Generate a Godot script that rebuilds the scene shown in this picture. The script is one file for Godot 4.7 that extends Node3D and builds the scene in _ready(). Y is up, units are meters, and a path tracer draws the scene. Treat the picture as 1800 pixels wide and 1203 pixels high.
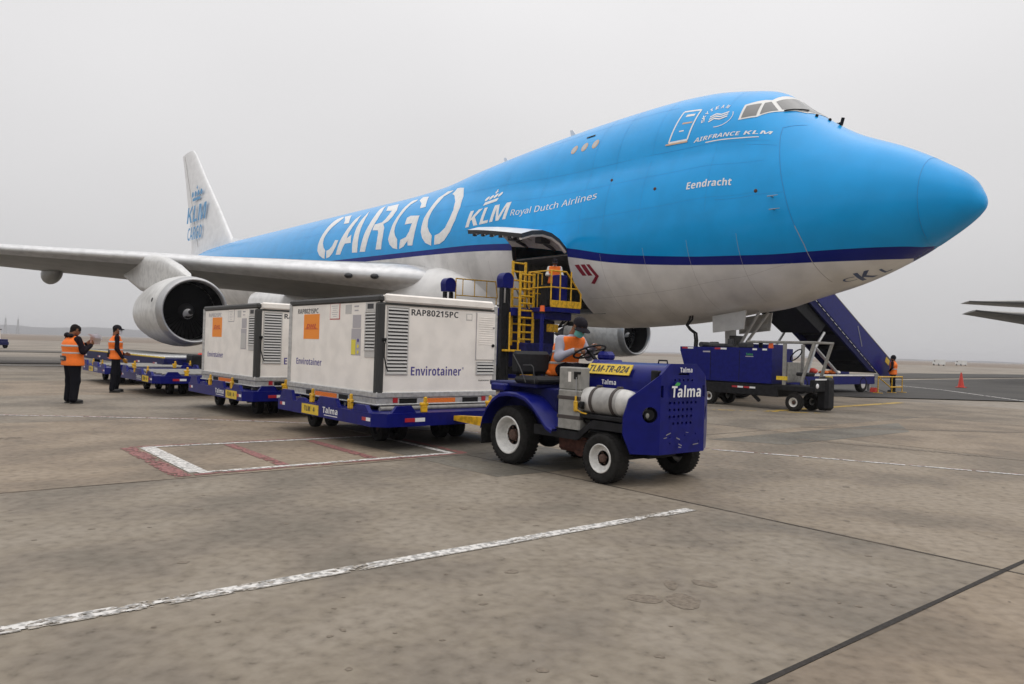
extends Node3D
# Airport apron: a blue and white freighter being loaded, a tow tractor with two container dollies in front.
# World axes follow the apron's slab grid: +Z is where the aircraft's nose points, +X is its port side.

const AC := Vector3(22.626, 0.0, -7.549)      # under the nose tip
var rng := RandomNumberGenerator.new()
var M := {}
var used := {}

func _ready():
	rng.seed = 4711
	# ---- camera, sky, sun, exposure
	var cam := Camera3D.new()
	cam.name = "camera"
	var yaw := 0.6932
	var right := Vector3(cos(yaw), 0, sin(yaw))
	var ahead := Vector3(sin(yaw), 0, -cos(yaw))
	var up := Vector3.UP * cos(0.0082) - ahead * sin(0.0082)
	ahead = ahead * cos(0.0082) + Vector3.UP * sin(0.0082)
	var roll := 0.0300
	var cr := right * cos(roll) + up * sin(roll)
	var cu := up * cos(roll) - right * sin(roll)
	cam.transform = Transform3D(Basis(cr, cu, -ahead), Vector3(0, 1.5, 0))
	cam.keep_aspect = Camera3D.KEEP_HEIGHT
	cam.fov = 48.47
	cam.near = 0.1
	cam.far = 9000.0
	add_child(cam)
	cam.current = true
	var we := WorldEnvironment.new()
	we.name = "world_environment"
	var env := Environment.new()
	env.background_mode = Environment.BG_SKY
	var sky := Sky.new()
	var psm := PanoramaSkyMaterial.new()
	psm.panorama = overcast()
	sky.sky_material = psm
	env.sky = sky
	env.tonemap_mode = Environment.TONE_MAPPER_LINEAR
	env.tonemap_exposure = 1.03
	env.sdfgi_enabled = true
	env.ssao_enabled = true
	env.ssil_enabled = true
	env.fog_enabled = true
	env.fog_density = FOG
	env.fog_light_color = Color(0.80, 0.80, 0.81)
	we.environment = env
	add_child(we)
	var sun := DirectionalLight3D.new()
	sun.name = "sun"
	sun.light_energy = 0.15
	sun.light_angular_distance = 80.0
	sun.light_color = Color(1.0, 0.97, 0.93)
	sun.shadow_enabled = true
	sun.rotation_degrees = Vector3(-66, 40, 0)
	add_child(sun)
	# ---- everything else
	materials()
	build_ground()
	build_far()
	build_aircraft()
	build_parked_aircraft()
	build_loader()
	build_dollies()
	build_containers()
	build_tractor()
	build_gpu()
	build_stairs()
	build_small()
	build_people()

const FOG := 0.00028

func overcast() -> Texture2D:
	var w := 512
	var h := 256
	var n := FastNoiseLite.new()
	n.seed = 5
	n.noise_type = FastNoiseLite.TYPE_SIMPLEX_SMOOTH
	n.frequency = 0.8
	n.fractal_octaves = 4
	var im := Image.create(w, h, false, Image.FORMAT_RGBF)
	for y in h:
		var el := PI * (0.5 - (y + 0.5) / h)
		var s := sin(el)
		var b := 0.0
		if s >= 0.0:
			b = lerpf(0.545, 0.86, clampf(1.0 - pow(1.0 - s, 3.4), 0, 1))
			b = lerpf(b, 1.60, smoothstep(0.42, 1.0, s))
		else:
			b = lerpf(0.52, 0.2, clampf(-s * 6.0, 0, 1))
		for x in w:
			var az := TAU * (x + 0.5) / w
			var d := Vector3(cos(el) * cos(az), s * 2.0, cos(el) * sin(az))
			var k := 1.0 + 0.11 * n.get_noise_3dv(d) * clampf(0.35 + s * 4.0, 0.0, 1.0)
			var v := b * k
			im.set_pixel(x, y, Color(v * 1.0, v * 0.99, v * 1.0))
	return ImageTexture.create_from_image(im)

# ------------------------------------------------------------------ materials
func noise_tex(size: int, freq: float, octaves: int, lo: Color, hi: Color, a := 0.25, b := 0.75, kind := FastNoiseLite.TYPE_SIMPLEX_SMOOTH, sd := 1, extra := []) -> NoiseTexture2D:
	var n := FastNoiseLite.new()
	n.seed = sd
	n.noise_type = kind
	n.frequency = freq
	n.fractal_type = FastNoiseLite.FRACTAL_FBM
	n.fractal_octaves = octaves
	var t := NoiseTexture2D.new()
	t.width = size
	t.height = size
	t.seamless = true
	t.normalize = true
	t.noise = n
	var g := Gradient.new()
	var offs := PackedFloat32Array([a, b])
	var cols := PackedColorArray([lo, hi])
	for e in extra:
		offs.append(e[0])
		cols.append(e[1])
	g.offsets = offs
	g.colors = cols
	t.color_ramp = g
	return t

func grey(v: float) -> Color:
	return Color(v, v, v)

func mat(key: String, lin: Color, rough := 0.5, metal := 0.0, tex: Texture2D = null, scale := 1.0, coat := 0.0) -> StandardMaterial3D:
	var m := StandardMaterial3D.new()
	m.resource_name = key
	m.albedo_color = lin.linear_to_srgb()
	m.roughness = rough
	m.metallic = metal
	if tex:
		m.albedo_texture = tex
		m.uv1_triplanar = true
		m.uv1_world_triplanar = true
		m.uv1_scale = Vector3.ONE * scale
	if coat > 0.0:
		m.clearcoat_enabled = true
		m.clearcoat = coat
		m.clearcoat_roughness = 0.12
	M[key] = m
	return m

func materials():
	var dirt := noise_tex(512, 0.012, 5, grey(0.90), grey(1.0), 0.25, 0.62, FastNoiseLite.TYPE_SIMPLEX_SMOOTH, 3)
	var faint := noise_tex(512, 0.010, 5, grey(0.955), grey(1.0), 0.2, 0.7, FastNoiseLite.TYPE_SIMPLEX_SMOOTH, 8)
	var grime := noise_tex(512, 0.010, 5, grey(0.80), grey(1.0), 0.25, 0.62, FastNoiseLite.TYPE_SIMPLEX_SMOOTH, 12)
	mat("blue_paint", Color(0.001, 0.350, 0.800), 0.22, 0.0, faint, 0.16, 0.12)
	mat("radome_blue", Color(0.001, 0.340, 0.780), 0.26, 0.0, faint, 0.2, 0.08)
	mat("stripe_blue", Color(0.004, 0.014, 0.210), 0.25, 0.0, faint, 0.16)
	mat("belly_white", Color(0.86, 0.85, 0.83), 0.36, 0.0, dirt, 0.11, 0.3)
	mat("tail_white", Color(0.80, 0.80, 0.80), 0.38, 0.0, faint, 0.2)
	mat("letter_white", Color(0.82, 0.82, 0.81), 0.4, 0.0, faint, 0.7)
	mat("letter_blue", Color(0.05, 0.28, 0.55), 0.4)
	mat("seam", Color(0.003, 0.215, 0.54), 0.5)
	mat("seam_grey", Color(0.42, 0.41, 0.39), 0.6)
	mat("glass_dark", Color(0.17, 0.17, 0.165), 0.06)
	mat("window_frame", Color(0.62, 0.62, 0.60), 0.35, 0.3)
	mat("wing_grey", Color(0.30, 0.295, 0.275), 0.42, 0.0, dirt, 0.12)
	mat("bright_metal", Color(0.72, 0.72, 0.72), 0.32, 0.35, dirt, 0.3)
	mat("nacelle", Color(0.66, 0.655, 0.635), 0.33, 0.0, dirt, 0.35)
	mat("lip_metal", Color(0.46, 0.46, 0.46), 0.36, 0.6, faint, 0.6)
	mat("dark_metal", Color(0.045, 0.045, 0.047), 0.5, 0.3, dirt, 1.0)
	mat("inlet_dark", Color(0.006, 0.006, 0.0065), 0.8)
	mat("fan_black", Color(0.006, 0.006, 0.007), 0.5)
	mat("black", Color(0.012, 0.012, 0.012), 0.6)
	mat("door_lining", Color(0.60, 0.585, 0.55), 0.6, 0.0, dirt, 0.8)
	mat("gear_grey", Color(0.50, 0.50, 0.49), 0.45, 0.1, faint, 0.6)
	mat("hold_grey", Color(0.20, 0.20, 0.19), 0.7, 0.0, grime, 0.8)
	mat("logo_red", Color(0.26, 0.012, 0.03), 0.45)
	mat("pale_orange", Color(0.62, 0.42, 0.27), 0.5)
	mat("gse_blue", Color(0.006, 0.009, 0.140), 0.30, 0.0, dirt, 0.9)
	mat("gse_blue_dark", Color(0.010, 0.012, 0.085), 0.5, 0.0, grime, 0.9)
	mat("gse_black", Color(0.016, 0.016, 0.018), 0.55, 0.0, grime, 1.0)
	mat("yellow", Color(0.76, 0.43, 0.015), 0.42, 0.0, grime, 1.3)
	mat("orange_lens", Color(0.85, 0.13, 0.015), 0.25)
	mat("tyre", Color(0.022, 0.021, 0.020), 0.85, 0.0, grime, 2.0)
	mat("rim_white", Color(0.66, 0.65, 0.62), 0.45, 0.0, dirt, 2.0)
	mat("hub_rust", Color(0.10, 0.055, 0.04), 0.8, 0.0, grime, 4.0)
	mat("box_white", Color(0.88, 0.835, 0.775), 0.45, 0.0, faint, 0.4)
	mat("box_trim", Color(0.030, 0.030, 0.029), 0.6)
	mat("alu", Color(0.52, 0.52, 0.51), 0.42, 0.5, dirt, 1.5)
	mat("louver", Color(0.50, 0.49, 0.47), 0.5)
	mat("print_black", Color(0.035, 0.035, 0.04), 0.6)
	mat("print_violet", Color(0.075, 0.06, 0.25), 0.6)
	mat("print_grey", Color(0.42, 0.40, 0.42), 0.6)
	mat("sticker_orange", Color(0.88, 0.27, 0.010), 0.5)
	mat("sticker_red", Color(0.50, 0.03, 0.02), 0.5)
	mat("sticker_yellow", Color(0.72, 0.62, 0.06), 0.5)
	mat("reflector_red", Color(0.40, 0.02, 0.03), 0.3)
	mat("reflector_white", Color(0.75, 0.75, 0.76), 0.3)
	mat("plate_yellow", Color(0.72, 0.50, 0.03), 0.45, 0.0, dirt, 2.0)
	mat("tank_white", Color(0.58, 0.565, 0.54), 0.45, 0.0, dirt, 1.3)
	mat("tank_grey", Color(0.36, 0.35, 0.335), 0.5, 0.0, dirt, 1.3)
	mat("cabinet_grey", Color(0.27, 0.262, 0.240), 0.6, 0.0, dirt, 1.1)
	mat("strap", Color(0.05, 0.04, 0.036), 0.7)
	mat("seat_black", Color(0.022, 0.022, 0.024), 0.6, 0.0, dirt, 2.0)
	mat("rust", Color(0.11, 0.04, 0.028), 0.8, 0.0, grime, 2.0)
	mat("steel", Color(0.36, 0.36, 0.36), 0.35, 0.8)
	mat("leaf_green", Color(0.04, 0.32, 0.06), 0.5)
	mat("vest", Color(0.93, 0.19, 0.015), 0.75, 0.0, faint, 4.0)
	mat("vest_band", Color(0.46, 0.44, 0.42), 0.5)
	mat("paper", Color(0.80, 0.79, 0.83), 0.7)
	mat("mask_teal", Color(0.14, 0.46, 0.41), 0.8)
	mat("mask_white", Color(0.75, 0.75, 0.75), 0.8)
	mat("cap", Color(0.012, 0.010, 0.014), 0.8)
	mat("hair", Color(0.014, 0.012, 0.011), 0.7)
	mat("eye", Color(0.02, 0.015, 0.012), 0.3)
	mat("shoe", Color(0.015, 0.014, 0.014), 0.5)
	mat("cone_red", Color(0.62, 0.05, 0.03), 0.55, 0.0, dirt, 3.0)
	mat("bag_orange", Color(0.85, 0.20, 0.02), 0.6, 0.0, dirt, 5.0)
	mat("mast_grey", Color(0.34, 0.34, 0.35), 0.8)
	mat("far_white", Color(0.7, 0.7, 0.68), 0.7)
	mat("letter_navy", Color(0.07, 0.11, 0.22), 0.45)
	for k in ["gse_blue", "gse_blue_dark", "gse_black", "tyre", "black", "seat_black", "cap"]:
		M[k].metallic_specular = 0.28
	M["gse_blue"].metallic_specular = 0.30
	for k in ["blue_paint", "radome_blue", "stripe_blue"]:
		M[k].metallic_specular = 0.36
	M["inlet_dark"].metallic_specular = 0.1
	var b := StandardMaterial3D.new()
	b.resource_name = "body"
	b.vertex_color_use_as_albedo = true
	b.roughness = 0.9
	b.metallic_specular = 0.12
	M["body"] = b

# ------------------------------------------------------------------ mesh builder
class MB:
	var v := PackedVector3Array()
	var n := PackedVector3Array()
	var c := PackedColorArray()
	var ix := PackedInt32Array()
	var x := Transform3D.IDENTITY

	func tri(a: Vector3, b: Vector3, d: Vector3):      # counter-clockwise seen from outside
		a = x * a
		b = x * b
		d = x * d
		var nn := (b - a).cross(d - a)
		if nn.length_squared() < 1e-16:
			return
		nn = nn.normalized()
		var k := v.size()
		v.append_array([a, b, d])
		n.append_array([nn, nn, nn])
		ix.append_array([k, k + 2, k + 1])

	func quad(a: Vector3, b: Vector3, d: Vector3, e: Vector3):
		a = x * a
		b = x * b
		d = x * d
		e = x * e
		var nn := (d - a).cross(e - b)
		if nn.length_squared() < 1e-16:
			return
		nn = nn.normalized()
		var k := v.size()
		v.append_array([a, b, d, e])
		n.append_array([nn, nn, nn, nn])
		ix.append_array([k, k + 2, k + 1, k, k + 3, k + 2])

	func box(at: Vector3, size: Vector3, bev := 0.0, basis := Basis.IDENTITY):
		var h := size * 0.5
		bev = minf(bev, minf(h.x, minf(h.y, h.z)) * 0.95)
		var t := x
		x = t * Transform3D(basis, at)
		var P := func(s: Vector3, axis: int) -> Vector3:
			var q := h - Vector3.ONE * bev
			q[axis] = h[axis]
			return q * s
		for a in 3:
			var b := (a + 1) % 3
			var d := (a + 2) % 3
			for s in [-1.0, 1.0]:
				var k := []
				for e in [[-1.0, -1.0], [1.0, -1.0], [1.0, 1.0], [-1.0, 1.0]]:
					var sg := Vector3.ZERO
					sg[a] = s
					sg[b] = e[0]
					sg[d] = e[1]
					k.append(P.call(sg, a))
				if s > 0:
					quad(k[0], k[1], k[2], k[3])
				else:
					quad(k[3], k[2], k[1], k[0])
		if bev > 0.0:
			for d in 3:
				var a := (d + 1) % 3
				var b := (d + 2) % 3
				for sa in [-1.0, 1.0]:
					for sb in [-1.0, 1.0]:
						var lo := Vector3.ZERO
						lo[a] = sa
						lo[b] = sb
						lo[d] = -1.0
						var hi := lo
						hi[d] = 1.0
						var p0: Vector3 = P.call(lo, a)
						var p1: Vector3 = P.call(hi, a)
						var p2: Vector3 = P.call(hi, b)
						var p3: Vector3 = P.call(lo, b)
						if (p1 - p0).cross(p2 - p0).dot(lo + hi) > 0:
							quad(p0, p1, p2, p3)
						else:
							quad(p3, p2, p1, p0)
			for sx in [-1.0, 1.0]:
				for sy in [-1.0, 1.0]:
					for sz in [-1.0, 1.0]:
						var sg := Vector3(sx, sy, sz)
						var p0: Vector3 = P.call(sg, 0)
						var p1: Vector3 = P.call(sg, 1)
						var p2: Vector3 = P.call(sg, 2)
						if (p1 - p0).cross(p2 - p0).dot(sg) > 0:
							tri(p0, p1, p2)
						else:
							tri(p0, p2, p1)
		x = t

	func bar(p: Vector3, q: Vector3, w: float, h: float, bev := 0.0):   # a beam of rectangular section
		var z := (q - p)
		var l := z.length()
		z = z / l
		var u := Vector3.UP if absf(z.y) < 0.95 else Vector3.BACK
		var r := u.cross(z).normalized()
		u = z.cross(r)
		box((p + q) * 0.5, Vector3(w, h, l), bev, Basis(r, u, z))

	func sheet(P: Array, loop := false, flip := false):   # smooth surface through rows of points
		var rows := P.size()
		var cols: int = P[0].size()
		var k := v.size()
		for i in rows:
			for j in cols:
				var jl := (j - 1 + cols) % cols if loop else maxi(j - 1, 0)
				var jr := (j + 1) % cols if loop else mini(j + 1, cols - 1)
				var a: Vector3 = P[mini(i + 1, rows - 1)][j] - P[maxi(i - 1, 0)][j]
				var b: Vector3 = P[i][jr] - P[i][jl]
				var nn := a.cross(b)
				if nn.length_squared() < 1e-14:
					a = P[mini(i + 1, rows - 1)][jr] - P[maxi(i - 1, 0)][jl]
					b = P[mini(i + 1, rows - 1)][jl] - P[maxi(i - 1, 0)][jr]
					nn = b.cross(a)
				nn = nn.normalized()
				if flip:
					nn = -nn
				v.append(x * (P[i][j] as Vector3))
				n.append((x.basis * nn).normalized())
		var cc := cols if loop else cols - 1
		for i in rows - 1:
			for j in cc:
				var j2 := (j + 1) % cols
				var a := k + i * cols + j
				var b := k + i * cols + j2
				var d := k + (i + 1) * cols + j
				var e := k + (i + 1) * cols + j2
				if flip:
					ix.append_array([a, d, b, b, d, e])
				else:
					ix.append_array([a, b, d, b, e, d])

	func cyl(p: Vector3, q: Vector3, r0: float, r1 := -1.0, seg := 16, caps := true):
		if r1 < 0.0:
			r1 = r0
		var z := (q - p).normalized()
		var u := Vector3.UP if absf(z.y) < 0.9 else Vector3.RIGHT
		var r := u.cross(z).normalized()
		u = z.cross(r)
		var A := PackedVector3Array()
		var B := PackedVector3Array()
		for i in seg:
			var a := TAU * i / seg
			var d := r * cos(a) + u * sin(a)
			A.append(p + d * r0)
			B.append(q + d * r1)
		sheet([A, B], true, true)
		if caps:
			for i in seg:
				var j := (i + 1) % seg
				if r0 > 0:
					tri(p, A[j], A[i])
				if r1 > 0:
					tri(q, B[i], B[j])

	func tube(path: Array, r: float, seg := 8):
		var rows := []
		var prev := Vector3.ZERO
		for i in path.size():
			var t: Vector3 = ((path[mini(i + 1, path.size() - 1)] as Vector3) - (path[maxi(i - 1, 0)] as Vector3)).normalized()
			var u := Vector3.UP if absf(t.y) < 0.9 else Vector3.RIGHT
			if prev != Vector3.ZERO:
				u = prev
			var rr := u.cross(t).normalized()
			u = t.cross(rr).normalized()
			prev = u
			var row := PackedVector3Array()
			for k in seg:
				var a := TAU * k / seg
				row.append((path[i] as Vector3) + (rr * cos(a) + u * sin(a)) * r)
			rows.append(row)
		sheet(rows, true, true)
		var first: PackedVector3Array = rows[0]
		var last: PackedVector3Array = rows[-1]
		for k in seg:
			var j := (k + 1) % seg
			tri(path[0], first[j], first[k])
			tri(path[-1], last[k], last[j])

	func lathe(prof: Array, at: Transform3D, seg := 32, smooth := false):    # profile of (radius, height) about local Y, outside on the left going up
		var t := x
		x = t * at
		var rows := []
		for p in prof:
			var row := PackedVector3Array()
			for k in seg:
				var a := TAU * k / seg
				row.append(Vector3(p.x * cos(a), p.y, p.x * sin(a)))
			rows.append(row)
		if smooth:
			sheet(rows, true, false)
		else:
			for i in rows.size() - 1:
				sheet([rows[i], rows[i + 1]], true, false)
		x = t

	func prism(poly: PackedVector2Array, z0: float, z1: float, at := Transform3D.IDENTITY):   # polygon in XY drawn out along Z
		if not Geometry2D.is_polygon_clockwise(poly):
			pass
		else:
			poly = poly.duplicate()
			poly.reverse()
		var t := x
		x = t * at
		var id := Geometry2D.triangulate_polygon(poly)
		for i in range(0, id.size(), 3):
			var a := poly[id[i]]
			var b := poly[id[i + 1]]
			var d := poly[id[i + 2]]
			if (b - a).cross(d - a) < 0:
				var s := b
				b = d
				d = s
			tri(Vector3(a.x, a.y, z1), Vector3(b.x, b.y, z1), Vector3(d.x, d.y, z1))
			tri(Vector3(a.x, a.y, z0), Vector3(d.x, d.y, z0), Vector3(b.x, b.y, z0))
		for i in poly.size():
			var a := poly[i]
			var b := poly[(i + 1) % poly.size()]
			quad(Vector3(a.x, a.y, z0), Vector3(b.x, b.y, z0), Vector3(b.x, b.y, z1), Vector3(a.x, a.y, z1))
		x = t

	func ball(at: Vector3, r: Vector3, basis := Basis.IDENTITY, rings := 10, seg := 16, from := -90.0, to := 90.0):
		var rows := []
		for i in rings + 1:
			var e := deg_to_rad(lerpf(from, to, float(i) / rings))
			var row := PackedVector3Array()
			for k in seg:
				var a := TAU * k / seg
				row.append(at + basis * (Vector3(cos(e) * cos(a), sin(e), cos(e) * sin(a)) * r))
			rows.append(row)
		sheet(rows, true, false)

	func mesh(material: Material) -> ArrayMesh:
		var arr := []
		arr.resize(Mesh.ARRAY_MAX)
		arr[Mesh.ARRAY_VERTEX] = v
		arr[Mesh.ARRAY_NORMAL] = n
		if c.size() == v.size() and c.size() > 0:
			arr[Mesh.ARRAY_COLOR] = c
		arr[Mesh.ARRAY_INDEX] = ix
		var m := ArrayMesh.new()
		if v.size() == 0:
			return m
		m.add_surface_from_arrays(Mesh.PRIMITIVE_TRIANGLES, arr)
		m.surface_set_material(0, material)
		return m

# ------------------------------------------------------------------ nodes
func numbered(called: String) -> String:
	var k: int = used.get(called, 0)
	used[called] = k + 1
	return called if k == 0 else "%s_%03d" % [called, k]

func thing(called: String, label: String, category: String, at := Vector3.ZERO, turn := 0.0, group := "") -> Node3D:
	var o := Node3D.new()
	o.name = numbered(called)
	add_child(o)
	o.position = at
	o.rotation.y = turn
	tag(o, label, category, group)
	return o

func tag(o: Node3D, label: String, category: String, group := ""):
	o.set_meta("label", label)
	o.set_meta("category", category)
	if group:
		o.set_meta("group", group)

func part(called: String, b: MB, key: String, parent: Node3D) -> MeshInstance3D:
	var o := MeshInstance3D.new()
	var k := "%d/%s" % [parent.get_instance_id(), called]
	var c: int = used.get(k, 0)
	used[k] = c + 1
	o.name = called if c == 0 else "%s_%03d" % [called, c]
	o.mesh = b.mesh(M[key])
	parent.add_child(o, true)
	return o

func placed(called: String, mesh: Mesh, parent: Node3D, at := Transform3D.IDENTITY) -> MeshInstance3D:
	var o := MeshInstance3D.new()
	var k := "%d/%s" % [parent.get_instance_id(), called]
	var c: int = used.get(k, 0)
	used[k] = c + 1
	o.name = called if c == 0 else "%s_%03d" % [called, c]
	o.mesh = mesh
	o.transform = at
	parent.add_child(o, true)
	return o

func one(called: String, b: MB, key: String, label: String, category: String, at := Vector3.ZERO, group := "") -> MeshInstance3D:
	var o := MeshInstance3D.new()
	o.name = numbered(called)
	o.mesh = b.mesh(M[key])
	o.position = at
	add_child(o)
	tag(o, label, category, group)
	return o

func structure(called: String, b: MB, key: String) -> MeshInstance3D:
	var o := MeshInstance3D.new()
	o.name = numbered(called)
	o.mesh = b.mesh(M[key])
	add_child(o)
	o.set_meta("kind", "structure")
	return o

# ------------------------------------------------------------------ lettering
func glyphs(text: String, bold := true, serif := false) -> PackedVector3Array:   # triangles in a plane, from x = 0, baseline y = 0
	var f := SystemFont.new()
	f.font_names = PackedStringArray(["Droid Serif" if serif else "Droid Sans"])
	f.font_weight = 700 if bold else 400
	var t := TextMesh.new()
	t.font = f
	t.text = text
	t.font_size = 64
	t.pixel_size = 0.01
	t.depth = 0.0
	t.curve_step = 1.5
	t.horizontal_alignment = HORIZONTAL_ALIGNMENT_LEFT
	t.vertical_alignment = VERTICAL_ALIGNMENT_BOTTOM
	var arr := t.get_mesh_arrays()
	var P: PackedVector3Array = arr[Mesh.ARRAY_VERTEX]
	var N: PackedVector3Array = arr[Mesh.ARRAY_NORMAL]
	var I: PackedInt32Array = arr[Mesh.ARRAY_INDEX]
	var out := PackedVector3Array()
	var lo := Vector2(1e9, 1e9)
	for i in range(0, I.size(), 3):
		if N[I[i]].z < 0.5:
			continue
		for k in 3:
			out.append(P[I[i + k]])
			lo.x = minf(lo.x, P[I[i + k]].x)
			lo.y = minf(lo.y, P[I[i + k]].y)
	for i in out.size():
		out[i] -= Vector3(lo.x, lo.y, 0)
	return out

func extent(tris: PackedVector3Array) -> Vector2:
	var hi := Vector2.ZERO
	for p in tris:
		hi.x = maxf(hi.x, p.x)
		hi.y = maxf(hi.y, p.y)
	return hi

# lettering on a flat face: origin = lower left corner, r = reading direction, u = up, total width w and height h
func letter(called: String, text: String, key: String, parent: Node3D, origin: Vector3, r: Vector3, u: Vector3, w: float, h: float, bold := true, slant := 0.0) -> MeshInstance3D:
	var T := glyphs(text, bold)
	var e := extent(T)
	var b := MB.new()
	var nn := r.cross(u).normalized() * 0.002
	for i in range(0, T.size(), 3):
		var q := []
		for k in 3:
			var p := T[i + k]
			var px := (p.x + slant * p.y) / e.x * w
			q.append(origin + r * px + u * (p.y / e.y * h) + nn)
		if (q[1] - q[0]).cross(q[2] - q[0]).dot(nn) > 0:
			b.tri(q[0], q[1], q[2])
		else:
			b.tri(q[0], q[2], q[1])
	return part(called, b, key, parent)

func panel(called: String, key: String, parent: Node3D, origin: Vector3, r: Vector3, u: Vector3, w: float, h: float, t := 0.003) -> MeshInstance3D:
	var b := MB.new()
	var nn := r.cross(u).normalized()
	b.box(origin + r * w * 0.5 + u * h * 0.5 + nn * (t * 0.5 - 0.001), Vector3(w, h, t + 0.002), 0.001, Basis(r, u, nn))
	return part(called, b, key, parent)

# ------------------------------------------------------------------ ground
func flat(b: MB, poly: Array, y: float):
	var pl := PackedVector2Array()
	for p in poly:
		pl.append(p)
	var id := Geometry2D.triangulate_polygon(pl)
	for i in range(0, id.size(), 3):
		var q := []
		for k in 3:
			q.append(Vector3(pl[id[i + k]].x, y, pl[id[i + k]].y))
		if (q[1] - q[0]).cross(q[2] - q[0]).y > 0:
			b.tri(q[0], q[1], q[2])
		else:
			b.tri(q[0], q[2], q[1])

func ground_mat(key: String, lin: Color, rough: float, big: Texture2D, scale: float, fine: Texture2D, fscale: float, bump: Texture2D) -> StandardMaterial3D:
	var m := StandardMaterial3D.new()
	m.resource_name = key
	m.albedo_color = lin.linear_to_srgb()
	m.roughness = rough
	m.metallic_specular = 0.3
	m.albedo_texture = big
	m.uv1_scale = Vector3(scale, scale, 1)
	m.detail_enabled = true
	m.detail_blend_mode = BaseMaterial3D.BLEND_MODE_MUL
	m.detail_uv_layer = BaseMaterial3D.DETAIL_UV_2
	m.detail_albedo = fine
	m.uv2_scale = Vector3(fscale, fscale, 1)
	if bump:
		m.normal_enabled = true
		m.normal_texture = bump
		m.normal_scale = 0.35
	M[key] = m
	return m

func ground_mesh(b: MB, key: String, jig := Vector2.ZERO) -> ArrayMesh:
	var arr := []
	arr.resize(Mesh.ARRAY_MAX)
	arr[Mesh.ARRAY_VERTEX] = b.v
	arr[Mesh.ARRAY_NORMAL] = b.n
	var uv := PackedVector2Array()
	for p in b.v:
		uv.append(Vector2(p.x, p.z) + jig)
	arr[Mesh.ARRAY_TEX_UV] = uv
	var uv2 := PackedVector2Array()
	for p in b.v:
		uv2.append(Vector2(p.x * 0.94 + p.z * 0.34, p.z * 0.94 - p.x * 0.34))
	arr[Mesh.ARRAY_TEX_UV2] = uv2
	arr[Mesh.ARRAY_INDEX] = b.ix
	var m := ArrayMesh.new()
	m.add_surface_from_arrays(Mesh.PRIMITIVE_TRIANGLES, arr)
	m.surface_set_material(0, M[key])
	return m

func ground_part(called: String, b: MB, key: String, parent: Node3D, jig := Vector2.ZERO) -> MeshInstance3D:
	var o := placed(called, ground_mesh(b, key, jig), parent)
	return o

func worn_strip(b: MB, a: Vector2, z: Vector2, w: float, y: float, loss: float, sd: int, cell := 0.018):   # old paint: the cells that have flaked away are left out
	var n := FastNoiseLite.new()
	n.seed = sd
	n.frequency = 1.0
	n.fractal_octaves = 4
	var d := (z - a).normalized()
	var s := Vector2(-d.y, d.x)
	var L := a.distance_to(z)
	var nl := int(L / (cell * 1.6))
	var nw := maxi(2, int(w / cell))
	var run := -1
	for j in nw:
		var o0 := -w * 0.5 + w * j / nw
		var o1 := -w * 0.5 + w * (j + 1) / nw
		run = -1
		for i in nl + 1:
			var keep := false
			if i < nl:
				var t := L * (i + 0.5) / nl
				var e := absf((j + 0.5) / nw - 0.5) * 2.0
				var p := a + d * t + s * (o0 + o1) * 0.5
				var q := n.get_noise_2d(p.x * 5.0, p.y * 16.0) * 0.6 + n.get_noise_2d(t * 1.1, 40.0) * 0.55 + n.get_noise_2d(p.x * 20.0 + 90.0, p.y * 20.0) * 0.35
				keep = q > loss - 0.42 + e * e * 0.20
			if keep and run < 0:
				run = i
			elif not keep and run >= 0:
				var A := a + d * (L * run / nl)
				var B := a + d * (L * i / nl)
				var p0 := A + s * o0
				var p1 := B + s * o0
				var p2 := B + s * o1
				var p3 := A + s * o1
				b.quad(Vector3(p0.x, y, p0.y), Vector3(p3.x, y, p3.y), Vector3(p2.x, y, p2.y), Vector3(p1.x, y, p1.y))
				run = -1

func fix_up(b: MB):                       # paint and stains face upwards whatever way they were laid
	for i in b.n.size():
		if b.n[i].y < 0:
			b.n[i] = -b.n[i]

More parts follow.
